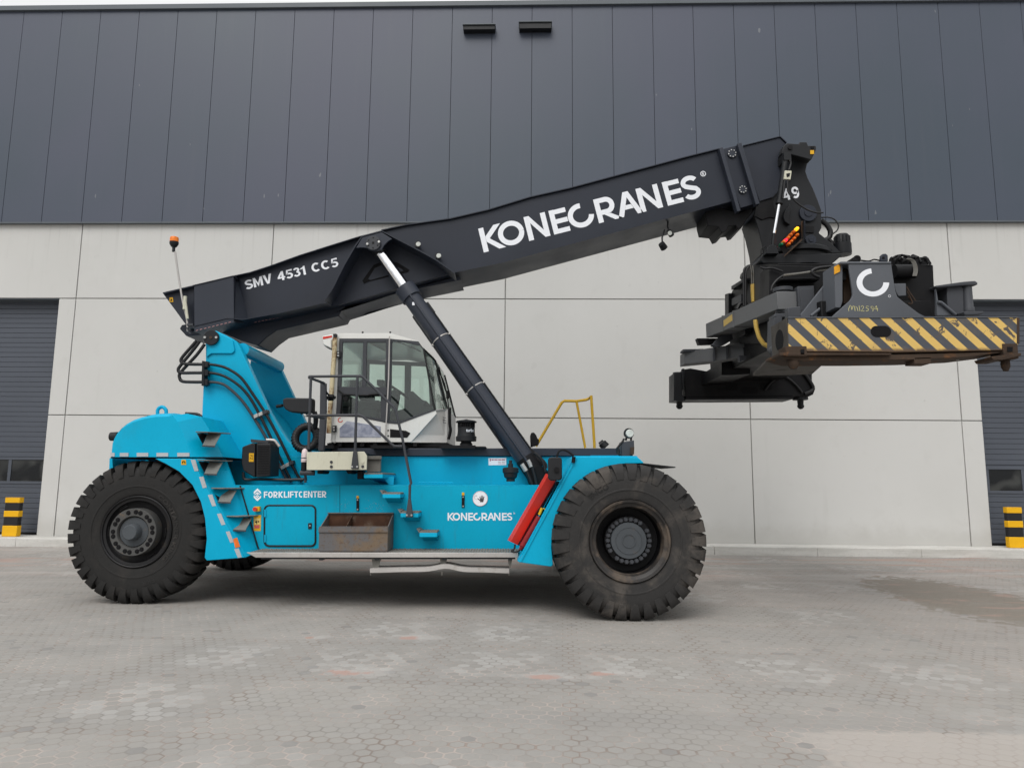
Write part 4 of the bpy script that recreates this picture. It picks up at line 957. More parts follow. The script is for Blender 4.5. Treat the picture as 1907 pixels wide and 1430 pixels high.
# hydraulic pipes
yh = 8.97
PIPES = [
 [(250, 430), (215, 470), (150, 545), (140, 575), (165, 592), (230, 596), (330, 596), (400, 605), (470, 628), (560, 690), (640, 800), (735, 945), (830, 1120), (930, 1325), (985, 1420)],
 [(270, 435), (230, 490), (140, 600), (120, 635), (140, 655), (220, 656), (330, 655), (410, 668), (490, 705), (575, 772), (650, 875), (750, 1070), (850, 1290), (915, 1420)],
 [(305, 455), (250, 530), (140, 650), (130, 690), (150, 715), (220, 720), (330, 720), (410, 728), (470, 758), (560, 842), (640, 955), (740, 1120), (820, 1290), (880, 1402)]]
for k, pp_ in enumerate(PIPES):
    q = MB(); i = 7
    q.tube([V(*z2(x, y), yh + (.02 if k == 2 else 0)) for x, y in pp_[:i]], .021, 10, smooth=5); q.build('hydraulic_hose', 'rubberhose', rs)
    q = MB(); q.tube([V(*z2(x, y), yh + (.02 if k == 2 else 0)) for x, y in pp_[i - 1:]], .018, 10, smooth=5); q.build('hydraulic_pipe', 'blackpaint' if k < 2 else 'greysteel', rs)
q = MB(); q.pp(ZL(z2, (286, 572), (302, 572), (302, 745), (282, 745)), yh - .03, yt0 - .002); q.pp(ZL(z2, (303, 575), (328, 575), (328, 615), (303, 615)), yh - .035, yh + .035); q.pp(ZL(z2, (303, 635), (328, 635), (328, 675), (303, 675)), yh - .035, yh + .035); q.pp(ZL(z2, (303, 700), (326, 700), (326, 742), (303, 742)), yh - .035, yh + .035)
q.build('pipe_bracket', 'blackpaint', rs, bevel=.004)
for a, b in (((645, 965), (742, 925)), ((835, 1325), (925, 1280))):
    for k in range(3):
        t = (k + .5) / 3; x, y = a[0] + (b[0] - a[0]) * t, a[1] + (b[1] - a[1]) * t
        q = MB(); q.pp(ZL(z2, (x - 15, y - 6), (x + 13, y - 20), (x + 18, y + 4), (x - 10, y + 18)), yh - .03, yt0 - .002); q.build('pipe_clamp', 'alu' if k < 2 else 'greysteel', rs, bevel=.004)
# heater box beside the tower
q = MB(); q.pp(ZL(z2, (566, 1175), (640, 1145), (660, 1150), (660, 1385), (645, 1385), (575, 1340), (562, 1290)), 8.42, 8.72); hbx = q.build('battery_box', 'plasticblack', rs, bevel=.012)
q = MB(); q.pp(ZL(z2, (668, 1148), (768, 1150), (765, 1378), (664, 1388)), 8.40, 8.72); q.build('box_cover', 'plasticblack', hbx, bevel=.01)
q = MB()
for k in range(12): q.pp(ZL(z2, (676, 1168 + k * 17), (758, 1168 + k * 17), (758, 1176 + k * 17), (676, 1176 + k * 17)), 8.392, 8.401)
q.build('cover_rib', 'black', hbx)
q = MB(); q.pp(ZL(z2, (627, 1120), (750, 1130), (750, 1148), (630, 1142)), 8.42, 8.75); q.build('box_lid', 'greysteel', hbx)
q = MB(); q.pp(ZL(z2, (616, 1218), (650, 1218), (648, 1278), (615, 1278)), 8.415, 8.4195); lb = q.build('warning_label', 'yellow', hbx)
text_px('FZ', z2(622, 1232), z2(622, 1264), z2(641, 1232), 8.4145, 'black', lb, lift=.0006)
q = MB(); q.tube([V(*z2(575, 1350), 8.5), V(*z2(580, 1395), 8.5), V(*z2(610, 1405), 8.5), V(*z2(680, 1400), 8.5), V(*z2(760, 1402), 8.5), V(*z2(860, 1405), 8.5), V(*z2(1000, 1402), 8.5)], .018, 8, smooth=4); q.build('drain_hose', 'rubberhose', rs)
q = MB(); q.tube([V(*z2(738, 1125), 8.6), V(*z2(790, 1128), 8.6), V(*z2(812, 1150), 8.6), V(*z2(828, 1172), 8.6)], .017, 8, smooth=4); q.build('hose_elbow', 'alu', rs)
q = MB(); q.tube([V(*z2(1008, 1345), 8.45), V(*z2(1012, 1400), 8.45), V(*z2(1010, 1424), 8.45)], .016, 8); q.build('standpipe', 'greysteel', rs)
# corrugated hose ring behind the railing
cc = V(570, 815, 8.85); q = MB(); L = 56
for k in range(L):
    pass
ringp = [cc + Vector((.135 * math.cos(2 * PI * k / L), .05 * math.sin(2 * PI * k / L), .145 * math.sin(2 * PI * k / L))) for k in range(L)]
q.tube(ringp, .045, 12, closed=True)
for k in range(0, L, 2):
    c0 = ringp[k]; d = (ringp[(k + 1) % L] - ringp[k - 1]).normalized(); q.cyl(c0 - d * .005, c0 + d * .005, .052, n=14)
q.build('cable_hose', 'rubberhose', rs)
q = MB(); q.tube([V(*z2(1075, 930), 8.75), V(*z2(1085, 985), 8.8), V(*z2(1078, 1040), 8.85)], .03, 10, smooth=3); q.build('hose_tail', 'rubberhose', rs)
# mirror and its arm
q = MB(); q.pp(ZL(z2, (852, 838), (880, 830), (1058, 832), (1062, 850), (1060, 930), (1010, 938), (905, 930), (870, 912), (852, 885)), 8.45, 8.58); mr = q.build('side_mirror', 'plasticblack', rs, bevel=.015)
q = MB(); q.tube([V(*z2(810, 892), 8.6), V(*z2(850, 885), 8.58)], .02, 8); q.tube([V(*z2(975, 930), 8.56), V(*z2(1010, 915), 8.56), V(*z2(1030, 935), 8.56)], .035, 8); q.build('mirror_arm', 'black', mr)

# ---- boom
yb0, yb1 = 9.5, 10.3
BT = [z12(712, 470), z12(860, 430), z12(1040, 372), (560, 475.5), (620, 456.5), (670, 441), (711, 431), (757, 421), (839, 409.5), (910, 393), (987, 369.5), (1062.6, 352.5), (1139, 332), (1216, 311.5), (1273, 296), (1341, 279)]
BB = [(1379, 372), (1339.5, 382), (1000, 473), (935, 490.5), (841, 509.6), (680, 555), (620, 571), (606, 572.5), (560, 583), (525, 591), z12(850, 890)]
q = MB(); q.pp(BT + BB, yb0, yb1); boom = q.build('boom', 'boomgrey', rs, bevel=.01)
boom['label'] = 'dark grey outer boom with white maker lettering'
# rear end: wider box, slanted back to the boom side
yq = 9.28
q = MB()
A0, A1, A2, A3 = V(*z12(350, 548), yq), V(*z12(708, 462), yq), V(*z12(712, 885), yq), V(*z12(352, 965), yq)
B1, B2 = V(*z12(738, 466), yb0 - .002), V(*z12(855, 890), yb0 - .002)
far = lambda p: Vector((p.x, mir(p.y), p.z))
q.add([A0, A1, A2, A3, B1, B2, far(A0), far(A1), far(A2), far(A3), far(B1), far(B2)], [[3, 2, 1, 0], [2, 5, 4, 1], [6, 7, 8, 9], [7, 10, 11, 8], [0, 1, 7, 6], [1, 4, 10, 7], [9, 8, 2, 3], [8, 11, 5, 2], [0, 6, 9, 3], [4, 5, 11, 10]])
brear = q.build('boom_rear', 'anthracite', boom, smooth=False); fix_normals(brear)
q = MB(); q.pp(ZL(z12, (66, 620), (150, 597), (349, 552), (349, 960), (330, 975), (290, 925)), yq + .12, yq + .15); tail = q.build('tail_plate', 'boomgrey', boom, bevel=.005)
q = MB(); q.prism([(p.x, p.z) for p in (V(x, y, yq + .12) for x, y in ZL(z12, (66, 620), (150, 597), (349, 552), (349, 960), (330, 975), (290, 925)))], mir(yq + .15), mir(yq + .12)); q.build('tail_plate', 'boomgrey', boom, bevel=.005)
q = MB(); q.pp(ZL(z12, (64, 610), (360, 540), (362, 549), (66, 622)), yq + .06, mir(yq + .06)); q.build('tail_cover', 'boomgrey', boom)
q = MB(); q.pp(ZL(z12, (125, 655), (155, 655), (160, 697), (125, 695)), yq + .115, yq + .1195); q.build('warning_label', 'yellow', tail)
q = MB(); q.add([V(*z12(x, y), yq + .1145) for x, y in ((142, 663), (153, 688), (130, 688))], [[2, 1, 0]]); q.build('warning_triangle', 'black', tail)
# top and bottom flanges
def edge_strip(pix, Y0, Y1, h, name, mat_, parent, at=None):
    m_ = MB(); P = [V(x, y, at or yb0) for x, y in pix]
    for a, b in zip(P, P[1:]):
        d = (b - a).normalized(); nn = Vector((-d.z, 0, d.x)) * h
        m_.hexa([Vector((a.x, Y0, a.z)), Vector((b.x, Y0, b.z)), Vector((b.x, Y0, b.z)) + nn, Vector((a.x, Y0, a.z)) + nn] + [Vector((a.x, Y1, a.z)), Vector((b.x, Y1, b.z)), Vector((b.x, Y1, b.z)) + nn, Vector((a.x, Y1, a.z)) + nn])
    o = m_.build(name, mat_, parent); fix_normals(o); return o
edge_strip([z12(340, 551), z12(712, 462)], yq - .012, mir(yq - .012), .008, 'top_flange', 'boomgrey', boom, at=yq)
edge_strip([z12(715, 461)] + BT[1:7], yb0 - .09, mir(yb0 - .09), .010, 'top_flange', 'boomgrey', boom, at=yb0 - .09)
edge_strip(BT[6:], yb0 - .035, mir(yb0 - .035), .012, 'top_flange', 'boomgrey', boom)
edge_strip([(620, 571.5), (680, 555.5), (841, 510), (935, 491), (1000, 473.5), (1339.5, 382.5)], yb0 - .03, yb0 - .001, .010, 'bottom_flange', 'boomgrey', boom)
edge_strip([z12(345, 968), z12(700, 884), z12(760, 885), z12(850, 893), (525, 592), (606, 573.5), (620, 571.5)], yq - .01, yb0 + .1, .008, 'bottom_flange', 'boomgrey', boom)
q = MB()
def dash(pts, n_, Y):
    for k in range(n_):
        t0, t1 = k / n_, (k + .55) / n_
        f = lambda t: (pts[0][0] + (pts[1][0] - pts[0][0]) * t, pts[0][1] + (pts[1][1] - pts[0][1]) * t)
        a, b = f(t0), f(t1); q.pp([a, b, (b[0], b[1] + .9), (a[0], a[1] + .9)], Y - .003, Y - .001)
dash((z12(365, 955), z12(700, 872)), 9, yq - .011); dash((z12(900, 880), z12(1165, 828)), 8, yb0 - .031)
q.build('hazard_tape', plain('hazard_tape_pink', (.5, .25, .24), .5), boom)
# belly over the hinge and wear plates underneath
q = MB(); q.pp(ZL(z2, (215, 385), (230, 360), (480, 320), (640, 318), (1340, 200), (1290, 300), (870, 398), (800, 448), (745, 500), (640, 470), (480, 405), (380, 425), (260, 435)), 9.62, 10.18, 10.0); belly = q.build('boom_foot', 'boomgrey', boom, bevel=.01)
q = MB(); q.pp([(672, 590), (700, 575), (860, 535), (864, 541), (800, 554), (747, 566), (660, 590), (640, 600)], 9.62, 10.18, 10.18); q.build('wear_plate', 'boomgrey', boom)
# cylinder bracket: two ribs, an inner web with a triangular window and an outer pin plate
yo = 9.13
def rib(pix, name='bracket_rib', th=.016, y0=yo):
    P = [V(x, y, yo) for x, y in pix]; m_ = MB(); n_ = len(P); vs = []
    for i, p in enumerate(P):
        a = P[max(i - 1, 0)]; b = P[min(i + 1, n_ - 1)]; d = (b - a).normalized(); nn = Vector((-d.z, 0, d.x)) * th
        vs += [p, p + nn, Vector((p.x, yb0 - .001, p.z)) + nn, Vector((p.x, yb0 - .001, p.z))]
    fs = []
    for i in range(n_ - 1): fs += [[i * 4 + j, i * 4 + (j + 1) % 4, i * 4 + 4 + (j + 1) % 4, i * 4 + 4 + j] for j in range(4)]
    fs += [[0, 1, 2, 3], [(n_ - 1) * 4 + j for j in (3, 2, 1, 0)]]
    m_.add(vs, fs); o = m_.build(name, 'boomgrey', boom); fix_normals(o); return o
RIB = ZL(z10, (-75, 800), (0, 690), (110, 470), (215, 290), (275, 205), (455, 157), (560, 212), (760, 315), (960, 425), (1130, 545))
rib(RIB)
wp_ = ZL(z10, (-70, 800), (0, 690), (110, 470), (215, 290), (275, 208), (455, 160), (560, 215), (760, 318), (960, 428), (1120, 545), (600, 690), (100, 830), (-60, 860))
tri = ZL(z10, (275, 615), (380, 470), (480, 430), (600, 445), (715, 515), (700, 535), (330, 625), (290, 645))
q = MB(); q.pp(wp_, yb0 - .055, yb0 - .03); q.build('bracket_web', 'boomgrey', boom, bevel=.004)
q = MB(); q.pp(tri, yb0 - .062, yb0 - .056); tw = q.build('bracket_window_shade', 'gutter', boom)  # no opening cut: a dark plate on the web paints the recess shade
q = MB(); q.pp(ZL(z10, (330, 600), (390, 500), (480, 460), (560, 470), (640, 505), (660, 525), (350, 610)), yb0 - .066, yb0 - .063); q.build('window_floor', 'boomgrey', tw)
q = MB(); q.pp(ZL(z10, (215, 312), (275, 212), (455, 164), (555, 226), (520, 245), (480, 285), (455, 325), (400, 342), (350, 335), (310, 310), (260, 306)), yo - .002, yo + .03); q.build('pin_plate', 'anthracite', boom, bevel=.005)
p = V(*z10(380, 270), yo - .003); q = MB(); q.cyl(p, p + Vector((0, -.03, 0)), .098, n=36); cpn = q.build('cylinder_pin', 'greysteel', boom, bevel=.004)
for dx, dz in ((.078, .012), (-.075, -.018)):
    q = MB(); q.cyl(p + Vector((dx, -.0305, dz)), p + Vector((dx, -.045, dz)), .016, n=12); q.build('pin_bolt', 'bolt', cpn)
q = MB(); q.cyl(p + Vector((0, -.0305, 0)), p + Vector((0, -.034, 0)), .02, n=4)
for a in range(0, 360, 60): q.cyl(p + Vector((.07 * math.cos(R_(a + 30)), -.0305, .07 * math.sin(R_(a + 30)))), p + Vector((.07 * math.cos(R_(a + 30)), -.033, .07 * math.sin(R_(a + 30)))), .010, n=10)
q.build('pin_hole', 'black', cpn)
name_at(z11(163, 757), z11(1655 + 127, 345 + 2), z11(121, 581), yb0 - .003, boom)
word_px([('S', .70), ('M', .86), ('Vv', .80)], z12(822, 587), z12(1066, 519), z12(806, 504), yb0, boom, T=.21, gap=.06)
word_px([('n4', .66), ('n5', .62), ('n3', .60), ('n1', .42)], z12(1116, 508), z12(1370, 446), z12(1100, 428), yb0, boom, T=.2, gap=.06)
word_px([('C', .80), ('C', .80), ('n5', .62)], z12(1428, 430), z12(1668, 372), z12(1410, 350), yb0, boom, T=.2, gap=.05)
for x, y in ((792, 276), (983, 384)):
    p = V(*z10(x, y), yb0 - .10); q = MB(); q.cyl(p + Vector((0, .06, .0)), p, .035, .044, 20); q.box(p.x - .05, p.x - .02, p.y + .02, yb0 - .001, p.z - .045, p.z - .03); lmp = q.build('work_lamp', 'plasticblack', boom)
    q = MB(); q.cyl(p + Vector((.008, -.001, 0)), p + Vector((.008, -.008, 0)), .034, .03, 20); q.build('lens', 'lampglass', lmp)
for x0_, y0_, x1_, y1_, sz in ((1525, 525, 1540, 610, .035), (1500, 590, 1485, 705, .045)):
    a = V(*z11(x0_, y0_), 9.62); b = V(*z11(x1_, y1_), 9.58); q = MB(); q.tube([a, (a + b) / 2 + Vector((-.02, 0, 0)), b], .012, 8); q.cyl(b + Vector((-.02, -.02, .02)), b + Vector((.03, .03, -.03)), sz, sz * 1.15, 18); q.build('work_lamp', 'plasticblack', boom)
q = MB(); q.cyl(V(*z11(1540, 613), 9.535), V(*z11(1540, 613), 9.53), .03, n=18); q.build('lens', 'lampglass', boom)
# front collar of the outer boom
def collar(x0_, y0_, x1_, y1_, wpx):
    m_ = MB(); m_.pp([(x0_, y0_), (x0_ + wpx, y0_ - 1.5), (x1_ + wpx, y1_ - 1.5), (x1_, y1_)], yb0 - .11, yb0 - .001); return m_
q = collar(1339.5, 276, 1373, 394, 6.5); q.pp([(1339.5, 276), (1346, 274), (1348, 281), (1341, 283)], yb0, yb1 + .1); q.build('collar_rib', 'anthracite', boom, bevel=.004)
q = collar(1373.5, 267.5, 1407.5, 381, 7.5); q.pp([(1373.5, 267.5), (1381, 265.5), (1383, 273), (1375.5, 275)], yb0, yb1 + .1); q.build('collar_rib', 'anthracite', boom, bevel=.004)
q = MB(); q.pp([(1341, 279), (1376, 270), (1412, 378), (1379, 388)], yb0 - .02, yb1 + .02); q.build('boom_nose', 'boomgrey', boom, bevel=.006)
for x, y, r in ((210, 282, .062), (308, 612, .056)):
    p = V(*z7(x, y), yb0 - .021); q = MB(); q.cyl(p, p + Vector((0, -.02, 0)), r, n=28); pad = q.build('wear_pad_cap', 'anthracite', boom, bevel=.003)
    for k in range(8):
        a = 2 * PI * k / 8 + .2; q = MB(); c_ = p + Vector((r * .82 * math.cos(a), -.0205, r * .82 * math.sin(a))); q.cyl(c_, c_ + Vector((0, -.008, 0)), .0095, n=8); q.build('cap_bolt', 'bolt', pad)
q = MB(); q.pp(ZL(z7, (-30, 795), (100, 770), (220, 810), (265, 828), (400, 765), (410, 770), (400, 820), (350, 880), (300, 960), (265, 970), (250, 935), (180, 945), (160, 990), (120, 1005), (90, 950), (-10, 940), (-30, 860)), 9.65, 10.15); q.build('nose_shoe', 'black', boom, bevel=.01)

# inner boom and head
q = MB(); q.pp([(1379, 274), (1452, 256), (1464, 268), (1475, 330), (1440, 368), (1414, 376)], 9.58, 10.22); inner = q.build('inner_boom', 'boomgrey', rs, bevel=.012)
edge_strip([(1384, 273), (1452, 256), (1464, 267.5)], 9.56, 10.24, .010, 'top_flange', 'boomgrey', inner, at=9.58)
HP_ = ZL(z7, (470, 632), (560, 600), (640, 560), (690, 300), (760, 290), (905, 370), (890, 440), (910, 500), (960, 600), (1000, 700), (1035, 795), (1036, 960), (1012, 1005), (1130, 1100), (1222, 1192), (500, 1192), (490, 1100), (450, 950), (415, 848), (490, 900), (600, 800), (570, 680))
HP_ = ZL(z7, (600, 560), (690, 300), (760, 290), (905, 370), (890, 440), (910, 500), (960, 600), (1000, 700), (1035, 795), (1036, 960), (1012, 1005), (1130, 1100), (1222, 1192), (500, 1192), (490, 1120), (450, 950), (415, 848), (480, 700), (540, 620))
q = MB(); q.pp(HP_, 9.62, 10.18); head = q.build('boom_head', 'blackpaint', rs, bevel=.012)
for xx, yy, r in ((905, 830, .125), (930, 1075, .078)):
    p = V(*z7(xx, yy), 9.619); q = MB(); q.cyl(p, p + Vector((0, -.035, 0)), r, r * .96, 36); q.cyl(p + Vector((0, -.0355, 0)), p + Vector((0, -.045, 0)), r * .45, n=24); q.build('head_pin', 'boomgrey', head, bevel=.004)
q = MB(); q.pp(ZL(z7, (700, 800), (745, 740), (760, 780), (735, 850), (745, 930), (700, 900), (685, 850)), 9.55, 9.618); q.build('head_rib', 'blackpaint', head, bevel=.006)
q = MB(); q.pp(ZL(z7, (470, 632), (545, 650), (585, 700), (610, 800), (610, 870), (560, 860), (490, 885), (415, 848), (440, 720)), 9.60, 9.619); q.build('head_gusset', 'black', head, bevel=.005)
q = MB(); q.pp(ZL(z7, (890, 940), (968, 945), (965, 1002), (892, 1000)), 9.60, 9.6185); q.build('head_recess', 'black', head)
word_px([('n4', .66), ('n9', .62)], z7(690, 712), z7(838, 680), z7(668, 606), 9.618, head, T=.2)
q = MB(); q.pp(ZL(z7, (668, 275), (690, 205), (720, 182), (830, 190), (835, 172), (900, 172), (912, 205), (985, 205), (988, 235), (965, 290), (940, 335), (760, 285), (700, 288)), 9.42, 9.56); blk = q.build('tilt_bracket', 'blackpaint', rs, bevel=.008)
p = V(*z7(745, 225), 9.419); q = MB(); q.cyl(p, p + Vector((0, -.02, 0)), .032, n=20); q.build('bracket_pin', 'black', blk)
q = MB(); q.pp(ZL(z7, (932, 247), (966, 247), (966, 282), (932, 282)), 9.412, 9.4185); q.build('lift_label', 'yellow', blk)
q = MB(); q.pp(ZL(z7, (935, 212), (968, 212), (966, 235), (940, 237)), 9.414, 9.419); q.build('bracket_eye', 'gutter', blk)
# tilt cylinder
ya = 9.40
a, b, c_, d_ = V(*z7(710, 300), ya), V(*z7(645, 740), ya), V(*z7(598, 1010), ya), V(*z7(585, 1140), ya)
q = MB(); q.cyl(a, b, .042, n=24); q.cyl(b + (a - b).normalized() * .05, b, .050, n=24); q.box(a.x - .05, a.x + .05, ya - .05, ya + .2, a.z - .08, a.z + .03); tcyl = q.build('tilt_cylinder', 'blackpaint', rs)
q = MB(); q.cyl(b, c_, .021, n=18); q.build('rod', 'chrome', tcyl)
q = MB(); q.cyl(c_, d_, .024, n=16); q.pp(ZL(z7, (525, 1195), (540, 1130), (580, 1110), (620, 1125), (645, 1195)), ya - .06, ya + .06); q.build('rod_end', 'blackpaint', tcyl, bevel=.005)
q = MB(); q.pp(ZL(z7, (700, 432), (762, 435), (752, 515), (690, 512)), ya - .08, ya - .045); vb_ = q.build('valve_block', 'cream', tcyl, bevel=.006)
q = MB(); q.pp(ZL(z7, (712, 462), (748, 455), (742, 485), (718, 495)), ya - .085, ya - .081); q.build('valve_port', 'black', vb_)
q = MB(); q.tube([V(*z7(x, y), ya - .06) for x, y in ((695, 515), (690, 580), (685, 640), (680, 690))], .012, 8, smooth=3); q.tube([V(*z7(x, y), ya - .06) for x, y in ((725, 515), (722, 590), (735, 640), (800, 720), (900, 790), (990, 820), (1050, 820))], .012, 8, smooth=4); q.tube([V(*z7(x, y), ya - .04) for x, y in ((740, 330), (752, 370), (735, 430))], .016, 8, smooth=3); q.build('tilt_hose', 'rubberhose', tcyl)
q = MB(); q.tube([V(*z7(x, y), 9.7) for x, y in ((1036, 865), (1090, 862), (1150, 880), (1188, 930), (1180, 980), (1130, 1020))], .010, 8, smooth=4); q.tube([V(*z7(x, y), 9.75) for x, y in ((1030, 890), (1080, 930), (1115, 990), (1105, 1050), (1050, 1080))], .036, 10, smooth=4); q.tube([V(*z7(x, y), 9.75) for x, y in ((1090, 1060), (1130, 1100), (1120, 1160), (1140, 1190))], .03, 10, smooth=4); q.build('head_hose', 'rubberhose', head)
q = MB(); q.tube([V(*z7(x, y), 9.5) for x, y in ((520, 1130), (485, 1150), (480, 1200), (500, 1225))], .008, 6, smooth=4); q.build('loose_cable', 'rubberhose', head)
# board of signal lamps
q = MB(); q.quad(V(*z7(850, 900), 9.36), V(*z7(858, 1045), 9.36), V(*z7(868, 1045), 9.46), V(*z7(868, 890), 9.46), .02); q.quad(V(*z7(690, 1218), 9.33), V(*z7(700, 1205), 9.45), V(*z7(862, 1048), 9.45), V(*z7(855, 1065), 9.33), .016, (0, 0, -1)); brd = q.build('signal_board', 'rust', rs); fix_normals(brd)
q = MB(); q.quad(V(*z7(876, 895), 9.40), V(*z7(880, 1060), 9.40), V(*z7(890, 1062), 9.5), V(*z7(886, 890), 9.5), .02); o = q.build('board_back', 'anthracite', brd); fix_normals(o)
q = MB(); q.pp(ZL(z7, (655, 1135), (800, 940), (850, 930), (850, 1050), (720, 1190), (690, 1200)), 9.48, 9.49); q.build('board_plate', 'black', brd)
LAMPS = [(808, 968, 'y'), (778, 998, 'o'), (750, 1026, 'o'), (728, 1052, 'o'), (705, 1074, 'r'), (685, 1092, 'o'), (665, 1113, 'g'), (810, 1028, 'o'), (782, 1060, 'o'), (756, 1087, 'o'), (732, 1111, 'o')]
lm = {'y': plain('lit_amber_lamp', (1.0, .48, .02), .3, emit=1.3), 'o': plain('orange_lamp', (.72, .17, .02), .3), 'r': plain('lit_red_lamp', (1.0, .03, .06), .3, emit=.9), 'g': plain('green_lamp', (.01, .16, .07), .3)}
for x, y, k in LAMPS:
    p = V(*z7(x, y), 9.44); q = MB(); q.lathe(p, [(.0, -.045), (.012, -.043), (.021, -.03), (.024, -.01), (.024, .04)], 18); o = q.build('signal_lamp', lm[k], brd); fix_normals(o)

# ---- lift cylinders
def lift_cyl(fl, full=True):
    Y = 9.28
    top, bot = V(*z10(380, 270), Y), V(1003, 890, Y - .42)
    ax = (bot - top).normalized(); k = (V(*z10(680, 745), Y) - top).length
    fix = (lambda v: Vector((v.x, mir(v.y), v.z))) if fl else (lambda v: v)
    pt = lambda s_: fix(top + ax * s_)
    Lt = (bot - top).length
    m_ = MB(); m_.cyl(pt(k + .02), pt(Lt), .118, n=36); m_.cyl(pt(k - .05), pt(k + .13), .120 if fl else .142, n=36)
    o = m_.build('lift_cylinder', 'anthracite', rs, bevel=.004)
    m_ = MB(); m_.cyl(pt(.16), pt(k - .04), .078, n=32); m_.build('rod', 'chrome', o)
    m_ = MB(); m_.cyl(pt(0.06), pt(.19), .088, n=28); m_.lathe(fix(top + Vector((0, -.09, 0))) if not fl else fix(top) + Vector((0, -.09, 0)), [(.0, 0), (.105, 0), (.105, .18), (0, .18)], 28); m_.build('rod_eye', 'blackpaint', o)
    if full:
        side_ = ax.cross(Vector((0, 1, 0))).normalized()      # towards the upper right of the barrel
        if side_.z < 0: side_ = -side_
        m_ = MB(); m_.tube([pt(k + .08) + Vector((0, -.125, 0)) - side_ * .0, pt(Lt - .25) + Vector((0, -.125, 0))], .016, 10); m_.build('pressure_pipe', 'anthracite', o)
        m_ = MB(); m_.tube([pt(k + .42) + side_ * .128, pt(Lt - .2) + side_ * .128], .012, 8); m_.cyl(pt(k + .30) + side_ * .125, pt(k + .47) + side_ * .125, .022, n=8); m_.build('drain_pipe', 'blackpaint', o)
        for s_ in (k + .82, k + 1.62):
            m_ = MB(); m_.cyl(pt(s_), pt(s_ + .014), .1235, n=36); m_.cyl(pt(s_) + side_ * -.125, pt(s_ + .02) + side_ * -.135, .018, n=10); m_.cyl(pt(s_) + side_ * .13, pt(s_ + .02) + side_ * .13, .02, n=10); m_.build('hose_clip', 'alu', o)
        m_ = MB(); m_.box(*(lambda c: (c.x - .016, c.x + .016, c.y - .126, c.y - .112, c.z - .02, c.z + .02))(pt(k + .24) - side_ * .03)); m_.build('barrel_label', 'white', o)
        m_ = MB(); m_.cyl(pt(Lt - .30), pt(Lt - .02), .125, n=24); m_.cyl(pt(Lt - .36) + side_ * .1, pt(Lt - .1) + side_ * .14, .04, n=12); m_.lathe(pt(Lt) + Vector((0, -.12, 0)), [(0, 0), (.14, 0), (.14, .24), (0, .24)], 28); m_.build('cylinder_foot', 'black', o)
    return o
lc = lift_cyl(False); lift_cyl(True, False)
for pts, r, mt in (([(1390, 395), (1420, 440), (1440, 480), (1465, 540), (1485, 600), (1492, 660)], .022, 'rubberhose'), ([(1455, 370), (1480, 420), (1500, 490), (1515, 560), (1530, 620)], .02, 'rubberhose'), ([(1390, 400), (1412, 435), (1428, 462)], .028, 'alu'), ([(1445, 365), (1462, 395), (1475, 425)], .026, 'alu'), ([(1500, 300), (1560, 350), (1590, 420), (1600, 470)], .018, 'rubberhose'), ([(1540, 330), (1600, 390), (1610, 440)], .014, 'rubberhose')):
    q = MB(); q.tube([V(*z5(x, y), 8.70) for x, y in pts], r, 10, smooth=4); q.build('cylinder_hose' if mt == 'rubberhose' else 'hose_fitting', mt, rs)
q = MB(); q.pp(ZL(z5, (1475, 120), (1500, 120), (1520, 145), (1530, 175), (1545, 180), (1540, 230), (1470, 250), (1465, 150)), 9.5, 9.62); q.build('hydraulic_valve', 'black', rs, bevel=.01)

# ---- red cover with cylinder on the fender
q = MB(); y_r = 7.78
q.quad(V(*z5(1605, 482), y_r + .1), V(*z5(1264, 1075), y_r + .1), V(*z5(1292, 1088), y_r), V(*z5(1628, 498), y_r), .012)
q.quad(V(*z5(1628, 498), y_r), V(*z5(1292, 1088), y_r), V(*z5(1352, 1118), y_r + .04), V(*z5(1690, 545), y_r + .04), .012)
q.quad(V(*z5(1605, 482), y_r + .1), V(*z5(1628, 498), y_r), V(*z5(1712, 548), y_r + .06), V(*z5(1700, 540), y_r + .2), .012)
q.quad(V(*z5(1690, 545), y_r + .04), V(*z5(1352, 1118), y_r + .04), V(*z5(1385, 1130), y_r + .22), V(*z5(1716, 552), y_r + .22), .012)
red = q.build('red_cover', 'red', rs); fix_normals(red)
q = MB(); q.cyl(V(*z5(1545, 868), y_r - .02), V(*z5(1395, 1128), y_r - .02), .034, n=20); q.cyl(V(*z5(1395, 1128), y_r - .02), V(*z5(1375, 1160), y_r - .02), .03, .012, n=16); q.build('red_cylinder', 'darkred', red)
q = MB(); q.quad(V(*z5(1535, 790), y_r - .03), V(*z5(1370, 1085), y_r - .03), V(*z5(1385, 1092), y_r + .03), V(*z5(1548, 800), y_r + .03), .01); o = q.build('cover_lip', 'red', red); fix_normals(o)
q = MB(); q.cyl(V(*z5(1570, 790), y_r - .02), V(*z5(1545, 850), y_r - .02), .016, n=12); q.tube([V(*z5(1556, 800), y_r - .02), V(*z5(1590, 795), y_r - .02), V(*z5(1600, 808), y_r - .02)], .006, 6); q.build('cylinder_valve', 'yellow', red)
q = MB(); q.tube([V(*z5(x, y), y_r) for x, y in ((1330, 1112), (1325, 1150), (1300, 1172), (1340, 1182), (1375, 1160), (1390, 1140))], .010, 8, smooth=4); q.build('cover_cable', 'rubberhose', red)
q = MB(); q.quad(V(*z5(1716, 552), y_r), V(*z5(1380, 1165), y_r), V(*z5(1392, 1175), y_r + .1), V(*z5(1735, 560), y_r + .1), .01); o = q.build('cover_backing', 'black', red); fix_normals(o)
